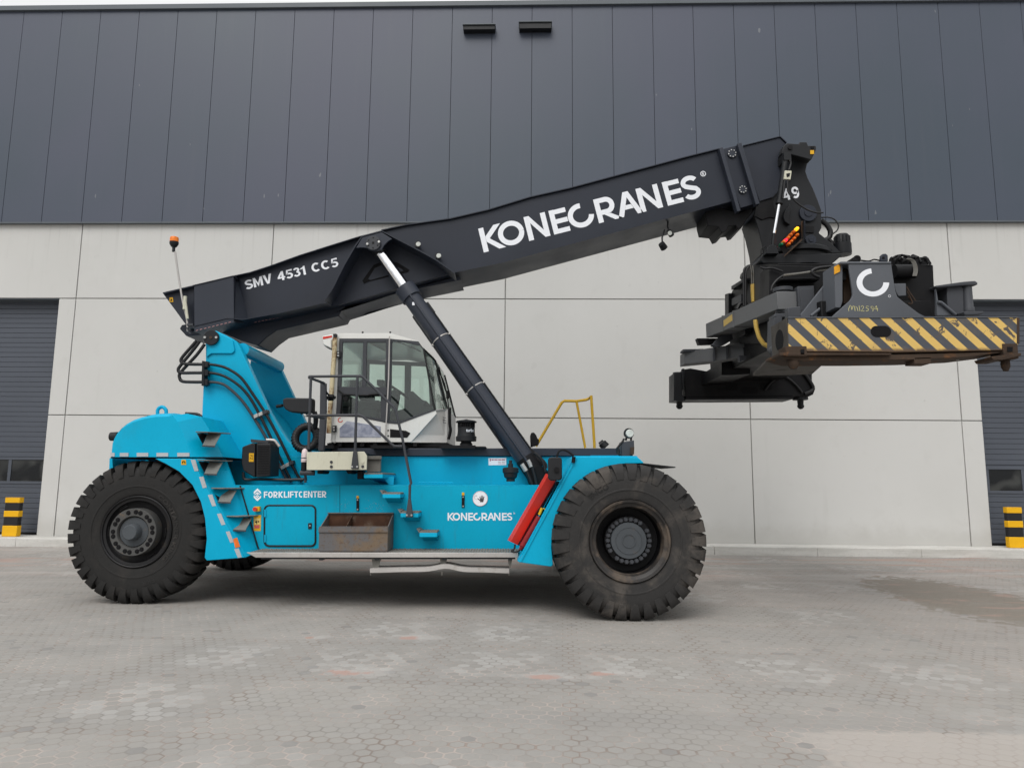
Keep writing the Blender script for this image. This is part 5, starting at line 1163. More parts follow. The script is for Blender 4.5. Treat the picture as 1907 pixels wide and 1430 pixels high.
# front mirror
q = MB(); q.pp([z6(a, b) for a, b in rrect(251, 406, 332, 543, 22)], 7.58, 7.64); fm = q.build('front_mirror', 'plasticblack', rs, bevel=.012)
q = MB(); q.tube([V(*z6(x, y), 7.6) for x, y in ((300, 478), (300, 420), (310, 380), (330, 366), (360, 372), (400, 400))], .011, 8, smooth=4); q.cyl(V(*z6(300, 480), 7.575), V(*z6(300, 480), 7.555), .028, n=16); q.cyl(V(*z6(400, 405), 7.64), V(*z6(396, 440), 7.64), .02, n=10); q.build('mirror_arm', 'black', fm)
# front work light on its bracket
q = MB(); q.pp(ZL(z6, (676, 320), (748, 310), (750, 350), (740, 404), (676, 404)), 8.3, 8.5); wlb = q.build('light_bracket', 'greysteel', rs, bevel=.006)
p = V(*z6(718, 270), 8.35); q = MB(); q.cyl(p + Vector((0, .08, 0)), p, .05, .062, 24); q.tube([V(*z6(700, 312), 8.4), V(*z6(705, 290), 8.4)], .012, 6); q.tube([V(*z6(730, 312), 8.4), V(*z6(732, 290), 8.4)], .012, 6); wlp = q.build('work_light', 'plasticblack', wlb)
q = MB(); q.cyl(p + Vector((.012, -.001, 0)), p + Vector((.012, -.012, 0)), .048, .042, 24); q.build('lens', 'lampglass', wlb)
q = MB(); q.pp(ZL(z6, (727, 350), (750, 350), (748, 392), (727, 392)), 8.28, 8.299); q.build('marker_lamp', 'rust', wlb)
q = MB(); q.tube([V(*z6(x, y), 8.3) for x, y in ((690, 300), (680, 320), (655, 350), (650, 380), (670, 400))], .012, 8, smooth=3); q.tube([V(*z6(x, y), 8.28) for x, y in ((650, 350), (660, 370), (655, 395))], .016, 8, smooth=3); q.build('lamp_cable', 'rubberhose', wlb)
q = MB(); q.cyl(V(*z6(562, 325), 9.4), V(*z6(585, 350), 9.4), .055, .06, 16); q.cyl(V(*z6(553, 338), 9.4), V(*z6(575, 320), 9.4), .04, n=10); q.build('horn', 'plasticblack', rs)
# air pre-cleaner
p = V(868, 833, 9.0); zt_ = lambda yy: V(868, yy, 9.0).z - p.z
r_ = lambda px: px / F * 9.0
q = MB(); q.lathez(p, [(0, 0), (r_(12), 0), (r_(11.5), zt_(826)), (r_(9.5), zt_(824)), (r_(10), zt_(822)), (r_(19), zt_(821.5)), (r_(19.2), zt_(813)), (r_(17), zt_(812)), (r_(16), zt_(804)), (r_(16), zt_(796)), (0, zt_(796))], 36); pc = q.build('air_cleaner', 'plasticblack', rs)
q = MB(); q.lathez(p, [(r_(19.2), zt_(787)), (r_(19.5), zt_(785)), (r_(17), zt_(783.5)), (r_(4), zt_(781.5)), (0, zt_(780))], 36); q.lathez(p, [(0, zt_(787.5)), (r_(19), zt_(787.2))], 36); q.build('cleaner_cap', 'plasticblack', pc)
q = MB()
for k in range(28):
    a = 2 * PI * k / 28; c0 = p + Vector((r_(15.3) * math.cos(a), r_(15.3) * math.sin(a), 0)); q.cyl(c0 + Vector((0, 0, zt_(796.5))), c0 + Vector((0, 0, zt_(787))), .006, n=6, caps=False)
q.cyl(p + Vector((0, 0, zt_(796))), p + Vector((0, 0, zt_(787))), r_(8), n=20); q.build('cleaner_screen', 'black', pc)
vs, fs = text2d('turbo', .02); q = MB()
rr_ = r_(16.3); q.add([p + Vector((rr_ * math.sin(.05 + 1.0 * x), -rr_ * math.cos(.05 + 1.0 * x), zt_(805) + y * (zt_(799) - zt_(805)))) for x, y in vs], fs); q.build('cleaner_lettering', 'white', pc, smooth=False)
q = MB(); q.pp([(851, 831), (905, 831), (905, 835), (851, 835)], 8.9, 9.3); q.build('cleaner_base', 'black', pc, bevel=.008)

# ---- yellow guard rail on the far side
yy_ = 11.0
q = MB()
q.tube([V(*z6(x, y), yy_) for x, y in ((180, 345), (260, 210), (330, 92), (345, 82), (415, 84), (470, 76), (485, 70))], .022, 10); q.tube([V(*z6(485, 70), yy_), V(*z6(500, 52), yy_ - .05), V(*z6(520, 355), yy_ - .05)], .022, 10); q.tube([V(*z6(415, 84), yy_), V(*z6(466, 355), yy_)], .02, 10)
q.build('guard_rail', 'railyellow', rs)

# ---- cab
yc0, yc1 = 9.05, 10.75
def cabpp(pts, y0, y1, at=None): q = MB(); q.pp(ZL(z3, *pts), y0, y1, at); return q
q = cabpp([(385, 100), (890, 98), (1140, 168), (1150, 190), (880, 146), (400, 146)], yc0, yc1); q.pp(ZL(z3, (1140, 168), (1262, 288), (1268, 300), (1150, 190)), yc0 + .14, yc1 - .14, yc0)
cab = q.build('cab', 'cabwhite', rs, bevel=.008); cab['label'] = 'white cab with tinted windows and grey door'
q = MB(); q.pp(ZL(z3, (398, 146), (438, 146), (408, 840), (400, 1066), (360, 1066), (372, 840)), yc0, yc0 + .08); q.pp(ZL(z3, (398, 146), (438, 146), (408, 840), (400, 1066), (360, 1066), (372, 840)), yc1 - .08, yc1, yc0)
q.build('rear_pillar', 'cabwhite', cab, bevel=.006)
LP = [(400, 1066), (405, 832), (600, 836), (720, 862), (858, 893), (962, 903), (1290, 780), (1304, 812), (1075, 1066)]
q = cabpp(LP, yc0 - .002, yc0 + .05); q.build('lower_panel', 'cabwhite', cab, bevel=.006); q = cabpp(LP, yc1 - .05, yc1, yc0); q.build('lower_panel', 'cabwhite', cab)
q = MB(); Yf = 9.24
cA, cB, cC, cD = V(*z3(1290, 780), yc0), V(*z3(1400, 768), Yf), V(*z3(1395, 1068), Yf), V(*z3(1075, 1066), yc0)
q.quad(cD, cC, cB, cA, .03); q.quad(Vector((cC.x, Yf + .001, cC.z)), Vector((cC.x, mir(Yf), cC.z)), Vector((cB.x, mir(Yf), cB.z)), Vector((cB.x, Yf + .001, cB.z)), .03, (-1, 0, 0))
q.quad(far(cD), far(cC), far(cB), far(cA), .03, (0, -1, 0)); o = q.build('nose_panel', paint('cab_white_shaded', (.60, .60, .58), .42, var=.05, grime=(.35, .33, .28), gamt=.4), cab); fix_normals(o)  # cab white made darker: the shade of this slanted face is in the colour
q = MB()
for k in range(3): q.tube([V(*z3(1340, 840 + k * 22), yc0 + .17) + Vector((0, -.012, 0)), V(*z3(1385, 850 + k * 22), Yf - .06)], .004, 6)
q.build('louvre', 'greysteel', cab)
q = cabpp([(380, 1040), (1090, 1040), (1060, 1066), (380, 1066)], yc0 + .08, yc1 - .08); q.build('cab_floor', 'black', cab)
q = cabpp([(440, 740), (760, 780), (780, 1030), (420, 1030)], yc0 + .12, yc1 - .12); q.build('cab_console', 'seat', cab)
# grey door and side frames
yd = yc0 - .012
def frame(pts_out, holes, name, mat_, y0, y1, parent):
    # a plate with rectangular openings, made of strips between them
    pass
q = MB()
G = lambda *p: q.pp(ZL(z3, *p), yd, yc0 + .04)
G((438, 147), (468, 147), (452, 570), (424, 596), (422, 570)); G((468, 147), (850, 147), (850, 178), (467, 178)); G((650, 178), (682, 178), (676, 572), (640, 572)); G((850, 147), (886, 147), (866, 890), (852, 888), (858, 650)); G((424, 572), (858, 575), (858, 655), (470, 652), (420, 640))
G((420, 640), (470, 652), (452, 812), (440, 832), (408, 832)); G((440, 815), (806, 850), (806, 662), (858, 656), (853, 888), (720, 862), (600, 836), (440, 832))
door = q.build('door', 'greysteel', cab, bevel=.003); door['label'] = 'grey framed cab door with sliding window'
for pts in (((466, 178), (650, 178), (640, 572), (452, 572)), ((682, 178), (850, 178), (850, 574), (676, 572)), ((470, 653), (806, 661), (806, 850), (452, 815))):
    q = MB(); q.pp(ZL(z3, *pts), yc0 + .004, yc0 + .010); q.build('door_glass', 'glass', door)
q = MB(); q.tube([V(*z3(425, 600), yd - .01), V(*z3(480, 640), yd - .03), V(*z3(600, 648), yd - .03), V(*z3(850, 652), yd - .02)], .010, 8); q.tube([V(*z3(700, 645), yd - .03), V(*z3(795, 637), yd - .03)], .018, 8); q.tube([V(*z3(465, 645), yd - .02), V(*z3(450, 815), yd - .01)], .009, 8); q.build('door_handle_bar', 'black', door)
p = V(*z3(496, 680), yd - .001); q = MB(); q.cyl(p, p + Vector((0, -.02, 0)), .032, n=20); q.build('door_lock', 'black', door)
for y in (285, 945):
    q = MB(); q.pp(ZL(z3, (412 if y < 500 else 376, y - 28), (452 if y < 500 else 412, y - 30), (450 if y < 500 else 410, y + 30), (410 if y < 500 else 374, y + 26)), yd - .03, yd - .001); hg = q.build('door_hinge', 'plasticblack', door, bevel=.004)
    q = MB()
    for k in (-12, 12): c0 = V(*z3(428 if y < 500 else 390, y + k), yd - .031); q.cyl(c0, c0 + Vector((0, -.006, 0)), .012, n=10)
    q.build('hinge_bolt', 'bolt', hg)
# front half of the side: window with dark surround
q = MB()
G((888, 147), (1140, 170), (1185, 232), (1190, 250), (1150, 205), (1000, 172), (912, 168), (905, 185)); G((888, 150), (904, 186), (898, 640), (872, 893), (866, 893)); G((872, 893), (895, 640), (882, 870), (962, 884), (1280, 772), (1290, 780), (962, 902))
sf = q.build('side_window_frame', 'greysteel', cab, bevel=.002)
q = cabpp([(906, 170), (1000, 172), (1150, 205), (1186, 240), (1283, 772), (962, 886), (880, 868), (897, 640)], yc0 + .002, yc0 + .008); q.build('side_window', 'glass', sf)
q = MB(); q.tube([V(*z3(884, 125), yd - .03), V(*z3(876, 500), yd - .03), V(*z3(860, 800), yd - .03), V(*z3(845, 1060), yd - .03)], .009, 8); q.build('cab_trim_pipe', 'alu', cab)
# angled corner pane, windscreen, far side
g0, g1 = V(*z3(1186, 236), yc0 + .003), V(*z3(1284, 774), yc0 + .003); g2, g3 = V(*z3(1290, 340), Yf), V(*z3(1398, 766), Yf)
q = MB(); q.quad(g0, g1, g3, g2, .006); o = q.build('corner_pane', 'glass', cab); fix_normals(o)
q = MB(); q.quad(g2, g3, far(g3), far(g2), .006, (-1, 0, 0)); o = q.build('windscreen', 'glass', cab); fix_normals(o)
q = MB(); q.quad(far(g0), far(g1), far(g3), far(g2), .006); o = q.build('corner_pane', 'glass', cab); fix_normals(o)
for pts_, r_s in (((g0, g1), .012), ((g2, g3), .012), ((far(g0), far(g1)), .02), ((far(g2), far(g3)), .012), ((g0, g2), .010)):
    q = MB(); q.tube(list(pts_), r_s, 8); q.build('window_seal', 'rubberhose', cab)
q = MB()
F_ = lambda *p: q.pp(ZL(z3, *p), yc1 - .05, yc1, yc0)
F_((438, 147), (480, 147), (465, 600), (425, 600)); F_((480, 147), (1150, 175), (1150, 215), (480, 185)); F_((640, 180), (690, 180), (685, 840), (640, 840)); F_((850, 180), (915, 180), (900, 890), (840, 885)); F_((1090, 215), (1150, 215), (1180, 800), (1120, 815)); F_((430, 640), (900, 700), (880, 890), (720, 862), (600, 836), (410, 832))
q.build('far_frame', 'greysteel', cab)
q = MB(); q.pp(ZL(z3, (480, 185), (1100, 215), (1120, 810), (960, 885), (850, 885), (470, 700)), yc1 - .03, yc1 - .024, yc0); q.build('far_glass', 'glass', cab)
q = cabpp([(405, 600), (425, 600), (400, 835), (380, 835)], yc0 + .082, yc1 - .082); q.build('back_wall', 'greysteel', cab)
q = cabpp([(430, 160), (438, 160), (424, 600), (416, 600)], yc0 + .082, yc1 - .082); q.build('rear_window', 'glass', cab)
# inside: seat, wheel, column, joystick panel
q = MB(); q.pp(ZL(z3, (600, 520), (660, 500), (690, 540), (690, 690), (610, 690)), 9.6, 10.15); q.pp(ZL(z3, (600, 695), (800, 690), (810, 780), (600, 790)), 9.6, 10.2); st = q.build('seat', 'seat', cab, bevel=.03)
q = MB(); c0 = V(*z3(975, 620), 9.75); ax_ = Vector((.55, 0, .83)).normalized()
uu = ax_.cross(Vector((0, 1, 0))).normalized(); q.tube([c0 + uu * (.19 * math.cos(2 * PI * k / 28)) + Vector((0, 1, 0)) * (.19 * math.sin(2 * PI * k / 28)) for k in range(28)], .016, 8, closed=True)
q.tube([c0 + uu * .19, c0 - uu * .19], .012, 6); q.cyl(c0 + ax_ * .02, c0 - ax_ * .35, .03, n=12); q.build('steering_wheel', 'black', cab)
q = MB(); q.pp(ZL(z3, (1050, 620), (1090, 610), (1130, 660), (1180, 690), (1215, 700), (1190, 740), (1270, 760), (1260, 790), (1050, 860), (900, 870), (890, 800), (1040, 760)), 9.45, 10.3); q.build('dashboard', 'seat', cab, bevel=.01)
q = MB(); q.pp(ZL(z3, (905, 600), (940, 595), (960, 650), (930, 800), (900, 820), (895, 700)), 9.4, 9.6); q.build('armrest', 'seat', cab, bevel=.01)
q = MB(); q.pp(ZL(z3, (770, 510), (830, 510), (835, 570), (770, 560)), 9.6, 9.75); q.pp(ZL(z3, (478, 515), (590, 510), (590, 570), (478, 565)), 10.0, 10.2); q.build('monitor', 'plasticblack', cab, bevel=.008)
q = MB(); q.quad(V(*z3(700, 185), 9.3), V(*z3(840, 260), 9.3), V(*z3(850, 250), 9.9), V(*z3(730, 180), 9.9), .01); o = q.build('roof_lining', 'cabwhite', cab); fix_normals(o)
q = MB()
for k in range(4): q.tube([V(*z3(920 + k * 30, 175 + k * 8), 9.2 + .2 * k), V(*z3(1000 + k * 30, 190 + k * 8), 9.2 + .2 * k), V(*z3(1160, 260), 9.3 + .1 * k)], .006, 6, smooth=3)
q.build('wiper_cable', 'black', cab)
q = MB(); q.tube([g2 + Vector((.02, -.01, -.1)), (g2 + g3) / 2 + Vector((.045, -.02, 0)), g3 + Vector((.03, -.02, -.05))], .008, 6, smooth=4); q.tube([V(*z3(1300, 400), Yf) + Vector((.03, 0, 0)), V(*z3(1360, 600), Yf + .2) + Vector((.03, 0, 0)), V(*z3(1395, 660), Yf + .1) + Vector((.03, 0, 0))], .010, 6, smooth=3); q.cyl(V(*z3(1388, 610), Yf) + Vector((.02, -.02, 0)), V(*z3(1388, 680), Yf) + Vector((.02, -.02, 0)), .02, n=8); q.build('wiper', 'black', cab)
q = MB(); q.tube([V(*z3(1408, 760), Yf - .02) + Vector((.015, 0, 0)), V(*z3(1408, 900), Yf - .02) + Vector((.015, 0, 0)), V(*z3(1412, 960), Yf - .02) + Vector((.02, 0, 0)), V(*z3(1396, 1040), Yf - .02) + Vector((.015, 0, 0))], .020, 8, smooth=3); q.build('cab_grab_rail', 'black', cab)
q = cabpp([(888, 948), (1030, 962), (1070, 985), (1040, 1024), (888, 1022)], yc0 - .008, yc0 - .0025); q.build('vent_panel', 'black', cab, bevel=.003)
q = cabpp([(440, 940), (505, 876), (805, 924), (808, 1022), (440, 1022)], yc0 - .008, yc0 - .0025); q.build('lower_window', 'film', cab, bevel=.003)
q = MB(); vs, fs = poly_strip(arc(0, 0, 1, 82, 352, 24), .42); q.add([V(*z3(447 + x * 19, 868 - y * 19), yc0 - .004) for x, y in vs], fs); q.build('cab_emblem', plain('emblem_red', (.55, .10, .07), .5), cab, smooth=False)
q = MB()
for x, y in ((872, 960), (872, 1008)): c0 = V(*z3(x, y), yc0 - .003); q.cyl(c0, c0 + Vector((0, -.006, 0)), .010, n=10)
for x in (645, 890): c0 = V(*z3(x, 98), yc0 + .1); q.cyl(c0, c0 + Vector((0, 0, .02)), .012, n=8)
q.build('cab_bolt', 'black', cab)
q = MB(); q.tube([V(*z3(x, y), yc0 - .06) for x, y in ((400, 140), (392, 300), (378, 480), (368, 640), (352, 820), (345, 985))], .030, 14, smooth=3); q.build('rusty_pipe', 'rustcream', cab)
q = MB(); q.pp(ZL(z3, (285, 122), (382, 105), (384, 150), (368, 165), (368, 235), (310, 208), (290, 195)), yc0 - .08, yc0 + .12); cu = q.build('camera_housing', 'cabwhite', cab, bevel=.012)
q = MB(); q.pp(ZL(z3, (292, 130), (372, 118), (372, 134), (292, 150)), yc0 - .085, yc0 - .081); q.build('red_stripe', 'red', cu)
q = MB(); q.pp(ZL(z3, (300, 205), (365, 235), (368, 240), (310, 214)), yc0 - .07, yc0 + .1); q.pp(ZL(z3, (384, 102), (412, 102), (410, 120), (386, 160)), yc0 - .07, yc0 - .01); q.build('housing_base', 'plasticblack', cu)
q = cabpp([(330, 1072), (1400, 1072), (1450, 1092), (1450, 1108), (330, 1108)], yc0 + .12, yc1 - .12); q.build('cab_mount', 'black', cab)
q = MB()
for x in (345, 420, 620, 735, 960, 1090): q.pp(ZL(z3, (x, 1068), (x + 40, 1068), (x + 40, 1106), (x, 1106)), yc0 + .02, yc0 + .11)
q.build('mount_foot', 'black', cab, bevel=.006)

# ---- access platform with its railing
ypn = 8.06
q = MB(); q.pp(ZL(z4, (670, 212), (1215, 208), (1242, 246), (1240, 382), (668, 384)), ypn, ypn + .03); ap = q.build('access_platform', 'cream', rs, bevel=.005)
q = MB(); q.pp(ZL(z4, (672, 225), (1215, 222), (1215, 240), (672, 243)), ypn + .031, 9.0, ypn); q.pp(ZL(z4, (680, 340), (1200, 338), (1200, 380), (680, 382)), ypn + .031, 8.59, ypn); q.build('platform_deck', 'black', ap)
q = MB(); q.pp(ZL(z4, (1243, 250), (1375, 252), (1372, 400), (1243, 405)), 8.30, 8.34); q.pp(ZL(z4, (1243, 250), (1380, 250), (1380, 282), (1243, 282)), 8.26, 8.299); q.build('platform_end', 'tread', ap, bevel=.004)
q = MB(); q.pp(ZL(z4, (1150, 388), (1205, 388), (1200, 470), (1150, 470)), 8.3, 8.45); q.build('platform_foot', 'black', ap, bevel=.006)
for pts_ in (((770, 388), (830, 388), (815, 420), (770, 420)), ((1040, 388), (1110, 388), (1090, 420), (1060, 420))):
    q = MB(); q.pp(ZL(z4, *pts_), 8.2, 8.5); q.build('platform_foot', 'black', ap, bevel=.006)
for x, y in ((905, 308), (905, 352), (1203, 308), (1203, 350)):
    c0 = V(*z4(x, y), ypn - .001); q = MB(); q.cyl(c0, c0 + Vector((0, -.008, 0)), .016, n=12); q.build('platform_bolt', 'greysteel' if y > 345 or x < 1000 else 'cream', ap)
p = V(*z4(645, 385), 8.2); q = MB(); q.lathez(p, [(0, 0), (.035, 0), (.035, V(*z4(645, 270), 8.2).z - p.z), (0, V(*z4(645, 270), 8.2).z - p.z)], 20); gc = q.build('grease_canister', 'black', rs)
zz0 = V(*z4(645, 268), 8.2).z - p.z; zz1 = V(*z4(645, 180), 8.2).z - p.z
q = MB(); q.lathez(p, [(0, zz0), (.036, zz0), (.036, zz1 - .06), (.03, zz1 - .02), (.012, zz1), (0, zz1)], 20); q.build('canister_can', 'pinkwhite', gc)
q = MB(); q.lathez(p, [(.0362, zz0 - .05), (.0375, zz0 - .048), (.0375, zz0 - .012), (.0362, zz0 - .01)], 20); q.build('canister_label', 'pinkwhite', gc)
q = MB(); q.cyl(p + Vector((-.04, 0, -.03)), p + Vector((.12, 0, -.03)), .03, n=12); q.tube([p + Vector((0, 0, -.03)), p + Vector((0.01, .02, -.06)), p + Vector((.01, .06, -.11))], .014, 8); q.build('canister_pump', 'greysteel', gc)
yrl = 8.04
rail = MB(); tr_ = .0155
rail.tube([V(*z3(x, y), yrl) for x, y in ((165, 490), (175, 482), (600, 478), (635, 480), (655, 492), (925, 757), (940, 785), (1000, 1040), (1075, 1430))] + [V(*z4(1652, 530), yrl), V(*z4(1648, 700), yrl), V(*z4(1642, 820), yrl)], tr_, 12)
handrail = rail.build('handrail', 'greysteel', rs)
def rl(pts, Y=yrl, r=tr_, name='rail_bar'):
    q = MB(); q.tube([V(*z3(x, y), Y) for x, y in pts], r, 12); return q.build(name, 'greysteel', handrail)
rl([(150, 828), (610, 824), (640, 832), (660, 848), (900, 1080), (925, 1100), (995, 1102)]); rl([(186, 490), (165, 1125)], name='rail_post'); rl([(600, 482), (590, 760), (574, 1300)], name='rail_post')
q = MB(); q.tube([V(*z3(170, 492), yrl), V(*z3(300, 540), yrl + .35), V(*z3(312, 560), yrl + .35)], tr_, 12); q.build('rail_bar', 'greysteel', handrail)
q = MB(); q.tube([V(*z3(155, 828), yrl), V(*z3(300, 850), yrl + .35)], tr_, 12); q.build('rail_bar', 'greysteel', handrail)
q = MB(); q.pp(ZL(z3, (268, 530), (318, 540), (318, 850), (300, 1142), (248, 1142), (262, 850)), yrl + .40, yrl + .46); q.build('square_post', 'greysteel', handrail, bevel=.006)
q = MB(); q.cyl(V(*z3(318, 672), yrl + .45), V(*z3(395, 668), yrl + .9), .022, n=12); q.cyl(V(*z3(340, 668), yrl + .6), V(*z3(385, 668), yrl + .6), .04, n=14); q.tube([V(*z3(320, 620), yrl + .42), V(*z3(345, 645), yrl + .5)], .012, 8); q.build('post_clamp', 'black', handrail)
for zz, t_, b_, wt, wb in ((z4, (1128, 200), (1126, 372), 16, 36), (z4, (1646, 660), (1645, 832), 12, 34)):
    q = MB(); q.pp(ZL(zz, (t_[0] - wt, t_[1]), (t_[0] + wt, t_[1]), (b_[0] + wb, b_[1]), (b_[0] - wb, b_[1])), yrl - .02, yrl + .018 if zz is z4 and t_[0] < 1300 else yrl + .03); q.build('rail_foot', 'greysteel', handrail, bevel=.004)
    for s_ in (-1, 1):
        c0 = V(*zz(b_[0] + s_ * (wb - 12), b_[1] - 20), yrl - .021); q = MB(); q.cyl(c0, c0 + Vector((0, -.006, 0)), .011, n=10); q.build('foot_bolt', 'bolt', handrail)

# ---- rotating beacon on its stalk
q = MB(); q.tube([V(*z12(x, y), 9.3) for x, y in ((292, 965), (285, 860), (262, 760), (240, 660), (205, 440), (176, 240))], .013, 10, smooth=3); bcn = q.build('beacon_stalk', 'alu', rs)
q = MB(); p = V(*z12(165, 195), 9.3); zz = lambda y: V(*z12(165, y), 9.3).z - p.z
q.lathez(p, [(0, zz(240)), (.02, zz(240)), (.02, zz(200)), (.035, zz(195)), (.058, zz(170)), (.058, zz(150)), (0, zz(150))], 28); q.build('beacon_base', 'plasticblack', bcn)
q = MB(); q.lathez(p, [(.056, zz(150)), (.056, zz(120)), (.050, zz(108)), (.03, zz(103)), (0, zz(102))], 28); q.build('beacon_lens', 'orange', bcn)
q = MB(); q.cyl(V(*z12(262, 765), 9.28), V(*z12(270, 645), 9.28), .024, n=12); q.cyl(V(*z12(270, 700), 9.275), V(*z12(290, 850), 9.275), .018, n=10); q.build('stalk_clamp', 'cream', bcn)
q = MB(); q.box(V(*z12(290, 905), 9.3).x, V(*z12(345, 905), 9.3).x, 9.28, 9.42, V(*z12(290, 915), 9.3).z, V(*z12(290, 895), 9.3).z); q.tube([V(*z12(x, y), 9.28) for x, y in ((290, 930), (300, 970), (320, 985))], .010, 6, smooth=3); q.build('stalk_bracket', 'greysteel', bcn)

# ---- spreader, hung across the machine: its long side runs away from the camera
spr = MB(); ys0, ys1 = 7.75, 11.6
def far_box(m_, n4, Y0, f4, Y1): m_.hexa([V(x, y, Y0) for x, y in n4] + [V(x, y, Y1) for x, y in f4]); return m_
xc_ = V(1480, 480, YC).x
# main body
a = V(1500, 668, ys0); zt0 = V(1500, 560, ys0).z
ym = 9.25
spr.hexa([Vector((xc_ - .62, ys0, a.z)), Vector((xc_ + .62, ys0, a.z)), Vector((xc_ + .62, ys0, zt0)), Vector((xc_ - .62, ys0, zt0))] + [Vector((xc_ - .62, ym, a.z + .27)), Vector((xc_ + .62, ym, a.z + .27)), Vector((xc_ + .62, ym, zt0 + .15)), Vector((xc_ - .62, ym, zt0 + .15))])
spr.hexa([Vector((xc_ - .60, ym - .01, a.z + .42)), Vector((xc_ + .60, ym - .01, a.z + .42)), Vector((xc_ + .60, ym - .01, zt0 + .14)), Vector((xc_ - .60, ym - .01, zt0 + .14))] + [Vector((xc_ - .60, ys1 + .7, a.z + .40)), Vector((xc_ + .60, ys1 + .7, a.z + .40)), Vector((xc_ + .60, ys1 + .7, zt0 + .2)), Vector((xc_ - .60, ys1 + .7, zt0 + .2))])
spreader = spr.build('spreader', 'black', rs, bevel=.01); fix_normals(spreader)
spreader['label'] = 'container spreader hung under the boom head with hazard striped end beam'
q = MB(); q.hexa([V(1429, 672, 7.8), V(1540, 672, 7.8), V(1540, 668, 7.8), V(1429, 668, 7.8), V(1402, 700, 9.6), V(1512, 697, 9.6), V(1512, 690, 9.6), V(1402, 694, 9.6)]); q.build('bottom_plate', 'wornplate', spreader)
# rotator
p = V(1490, 480, YC); q = MB(); q.lathez(Vector((xc_, YC, 0)), [(0, p.z + .06), (.46, p.z + .06), (.50, p.z + .03), (.50, p.z - .02), (.44, p.z - .03), (.44, p.z - .14), (.48, p.z - .15), (.48, p.z - .22), (0, p.z - .22)], 48); q.build('rotator', 'blackpaint', spreader)
q = MB(); q.pp(ZL(z7, (500, 1194), (1222, 1194), (1230, 1206), (1130, 1290), (500, 1285), (472, 1255), (480, 1215)), 9.45, 10.35); q.build('rotator_plate', 'blackpaint', spreader, bevel=.01)
p = V(*z7(1230, 1190), 9.75); q = MB(); q.lathez(p, [(0, -.03), (.115, -.03), (.12, 0), (.12, .13), (.10, .14), (.095, .25), (.08, .27), (0, .27)], 28)
for k in range(10): an = 2 * PI * k / 10; q.box(p.x + .097 * math.cos(an) - .012, p.x + .097 * math.cos(an) + .012, p.y + .097 * math.sin(an) - .012, p.y + .097 * math.sin(an) + .012, p.z + .14, p.z + .24)
q.build('rotation_motor', 'blackpaint', spreader)
# centre frame: a box whose left flank is seen at a slant, with hoses running along it
XF = 3.40
def onx(px, py, x=XF):                         # pixel -> (Y, z) on the upright plane at x
    d = ray(px, py); t = x / d.x
    return d.y * t, H + d.z * t
def flank(pix, x0, x1, name, mat_, parent, at=XF, bevel=.006):
    P_ = [onx(a_, b_, at) for a_, b_ in pix]; n_ = len(P_)
    m_ = MB(); m_.add([(x0, y, z) for y, z in P_] + [(x1, y, z) for y, z in P_], [list(range(n_)), list(range(2 * n_ - 1, n_ - 1, -1))] + [[(i + 1) % n_, i, n_ + i, n_ + (i + 1) % n_] for i in range(n_)])
    o = m_.build(name, mat_, parent, bevel=bevel); fix_normals(o); return o
flank([(1359, 640), (1359, 553), (1364, 541), (1378, 531), (1388, 509), (1388, 499), (1406, 494), (1432, 491), (1449, 491), (1449, 640)], XF, XF + 1.3, 'centre_frame', 'black', spreader)
flank([(1357, 612), (1357, 548), (1364, 546), (1364, 612)], XF - .06, XF - .001, 'frame_rib', 'blackpaint', spreader)
flank([(1374, 533), (1399, 518), (1399, 524), (1374, 540)], XF - .10, XF - .001, 'frame_rib', 'blackpaint', spreader)
flank([(1411, 498), (1428, 497), (1428, 560), (1411, 565)], XF - .05, XF - .001, 'frame_rib', 'blackpaint', spreader)
flank([(1366, 556), (1384, 548), (1384, 562), (1366, 570)], XF - .03, XF - .001, 'flank_cover', 'greysteel', spreader)
q = MB(); q.pp(ZL(z8, (835, 232), (1350, 245), (1350, 330), (1240, 420), (1240, 620), (870, 640), (835, 640)), 8.75, 9.1); q.pp(ZL(z8, (920, 340), (1240, 330), (1240, 352), (920, 358)), 8.6, 8.74); q.build('centre_frame_end', 'black', spreader, bevel=.008)
q = MB(); q.pp(ZL(z8, (630, 610), (850, 570), (870, 700), (640, 790)), 9.9, 10.2); q.build('lower_frame', 'black', spreader, bevel=.006)
for k, (pts, r, Y) in enumerate((([(630, 560), (628, 300), (650, 250), (690, 240), (705, 300), (706, 385)], .016, 9.62), ([(645, 560), (645, 310), (665, 250), (680, 245), (690, 300), (692, 385)], .014, 9.60), ([(850, 440), (860, 400), (900, 350), (960, 310)], .014, 8.55), ([(960, 310), (1080, 300), (1180, 285), (1350, 268)], .016, 8.55), ([(1340, 245), (1240, 255), (1180, 280), (1200, 315), (1240, 330)], .020, 8.5), ([(575, 590), (600, 545), (640, 550)], .03, 9.9), ([(640, 330), (650, 420), (640, 500), (655, 560)], .016, 9.75), ([(760, 250), (800, 262), (860, 258), (940, 285)], .014, 8.7))):
    q = MB(); q.tube([V(*z8(x, y), Y) for x, y in pts], r, 8, smooth=4); q.build('spreader_hose', 'rubberhose', spreader)
q = MB(); q.tube([V(*z8(x, y), 8.52) for x, y in ((950, 318), (1080, 302), (1200, 285), (1345, 262))], .017, 8, smooth=3); q.build('steel_pipe', 'tread', spreader)
q = MB(); q.tube([V(*z8(x, y), 9.58) for x, y in ((699, 238), (707, 300), (708, 385))], .009, 8, smooth=3); q.tube([V(*z8(x, y), 9.58) for x, y in ((683, 236), (692, 300), (694, 385))], .008, 8, smooth=3); q.build('steel_pipe', 'tread', spreader)
hz = [V(*z8(x, y), 9.6) for x, y in ((702, 388), (704, 450), (708, 530))]; hz2 = [V(*z8(x, y), 8.7) for x, y in ((722, 675), (730, 740), (755, 820), (790, 870), (832, 892))]
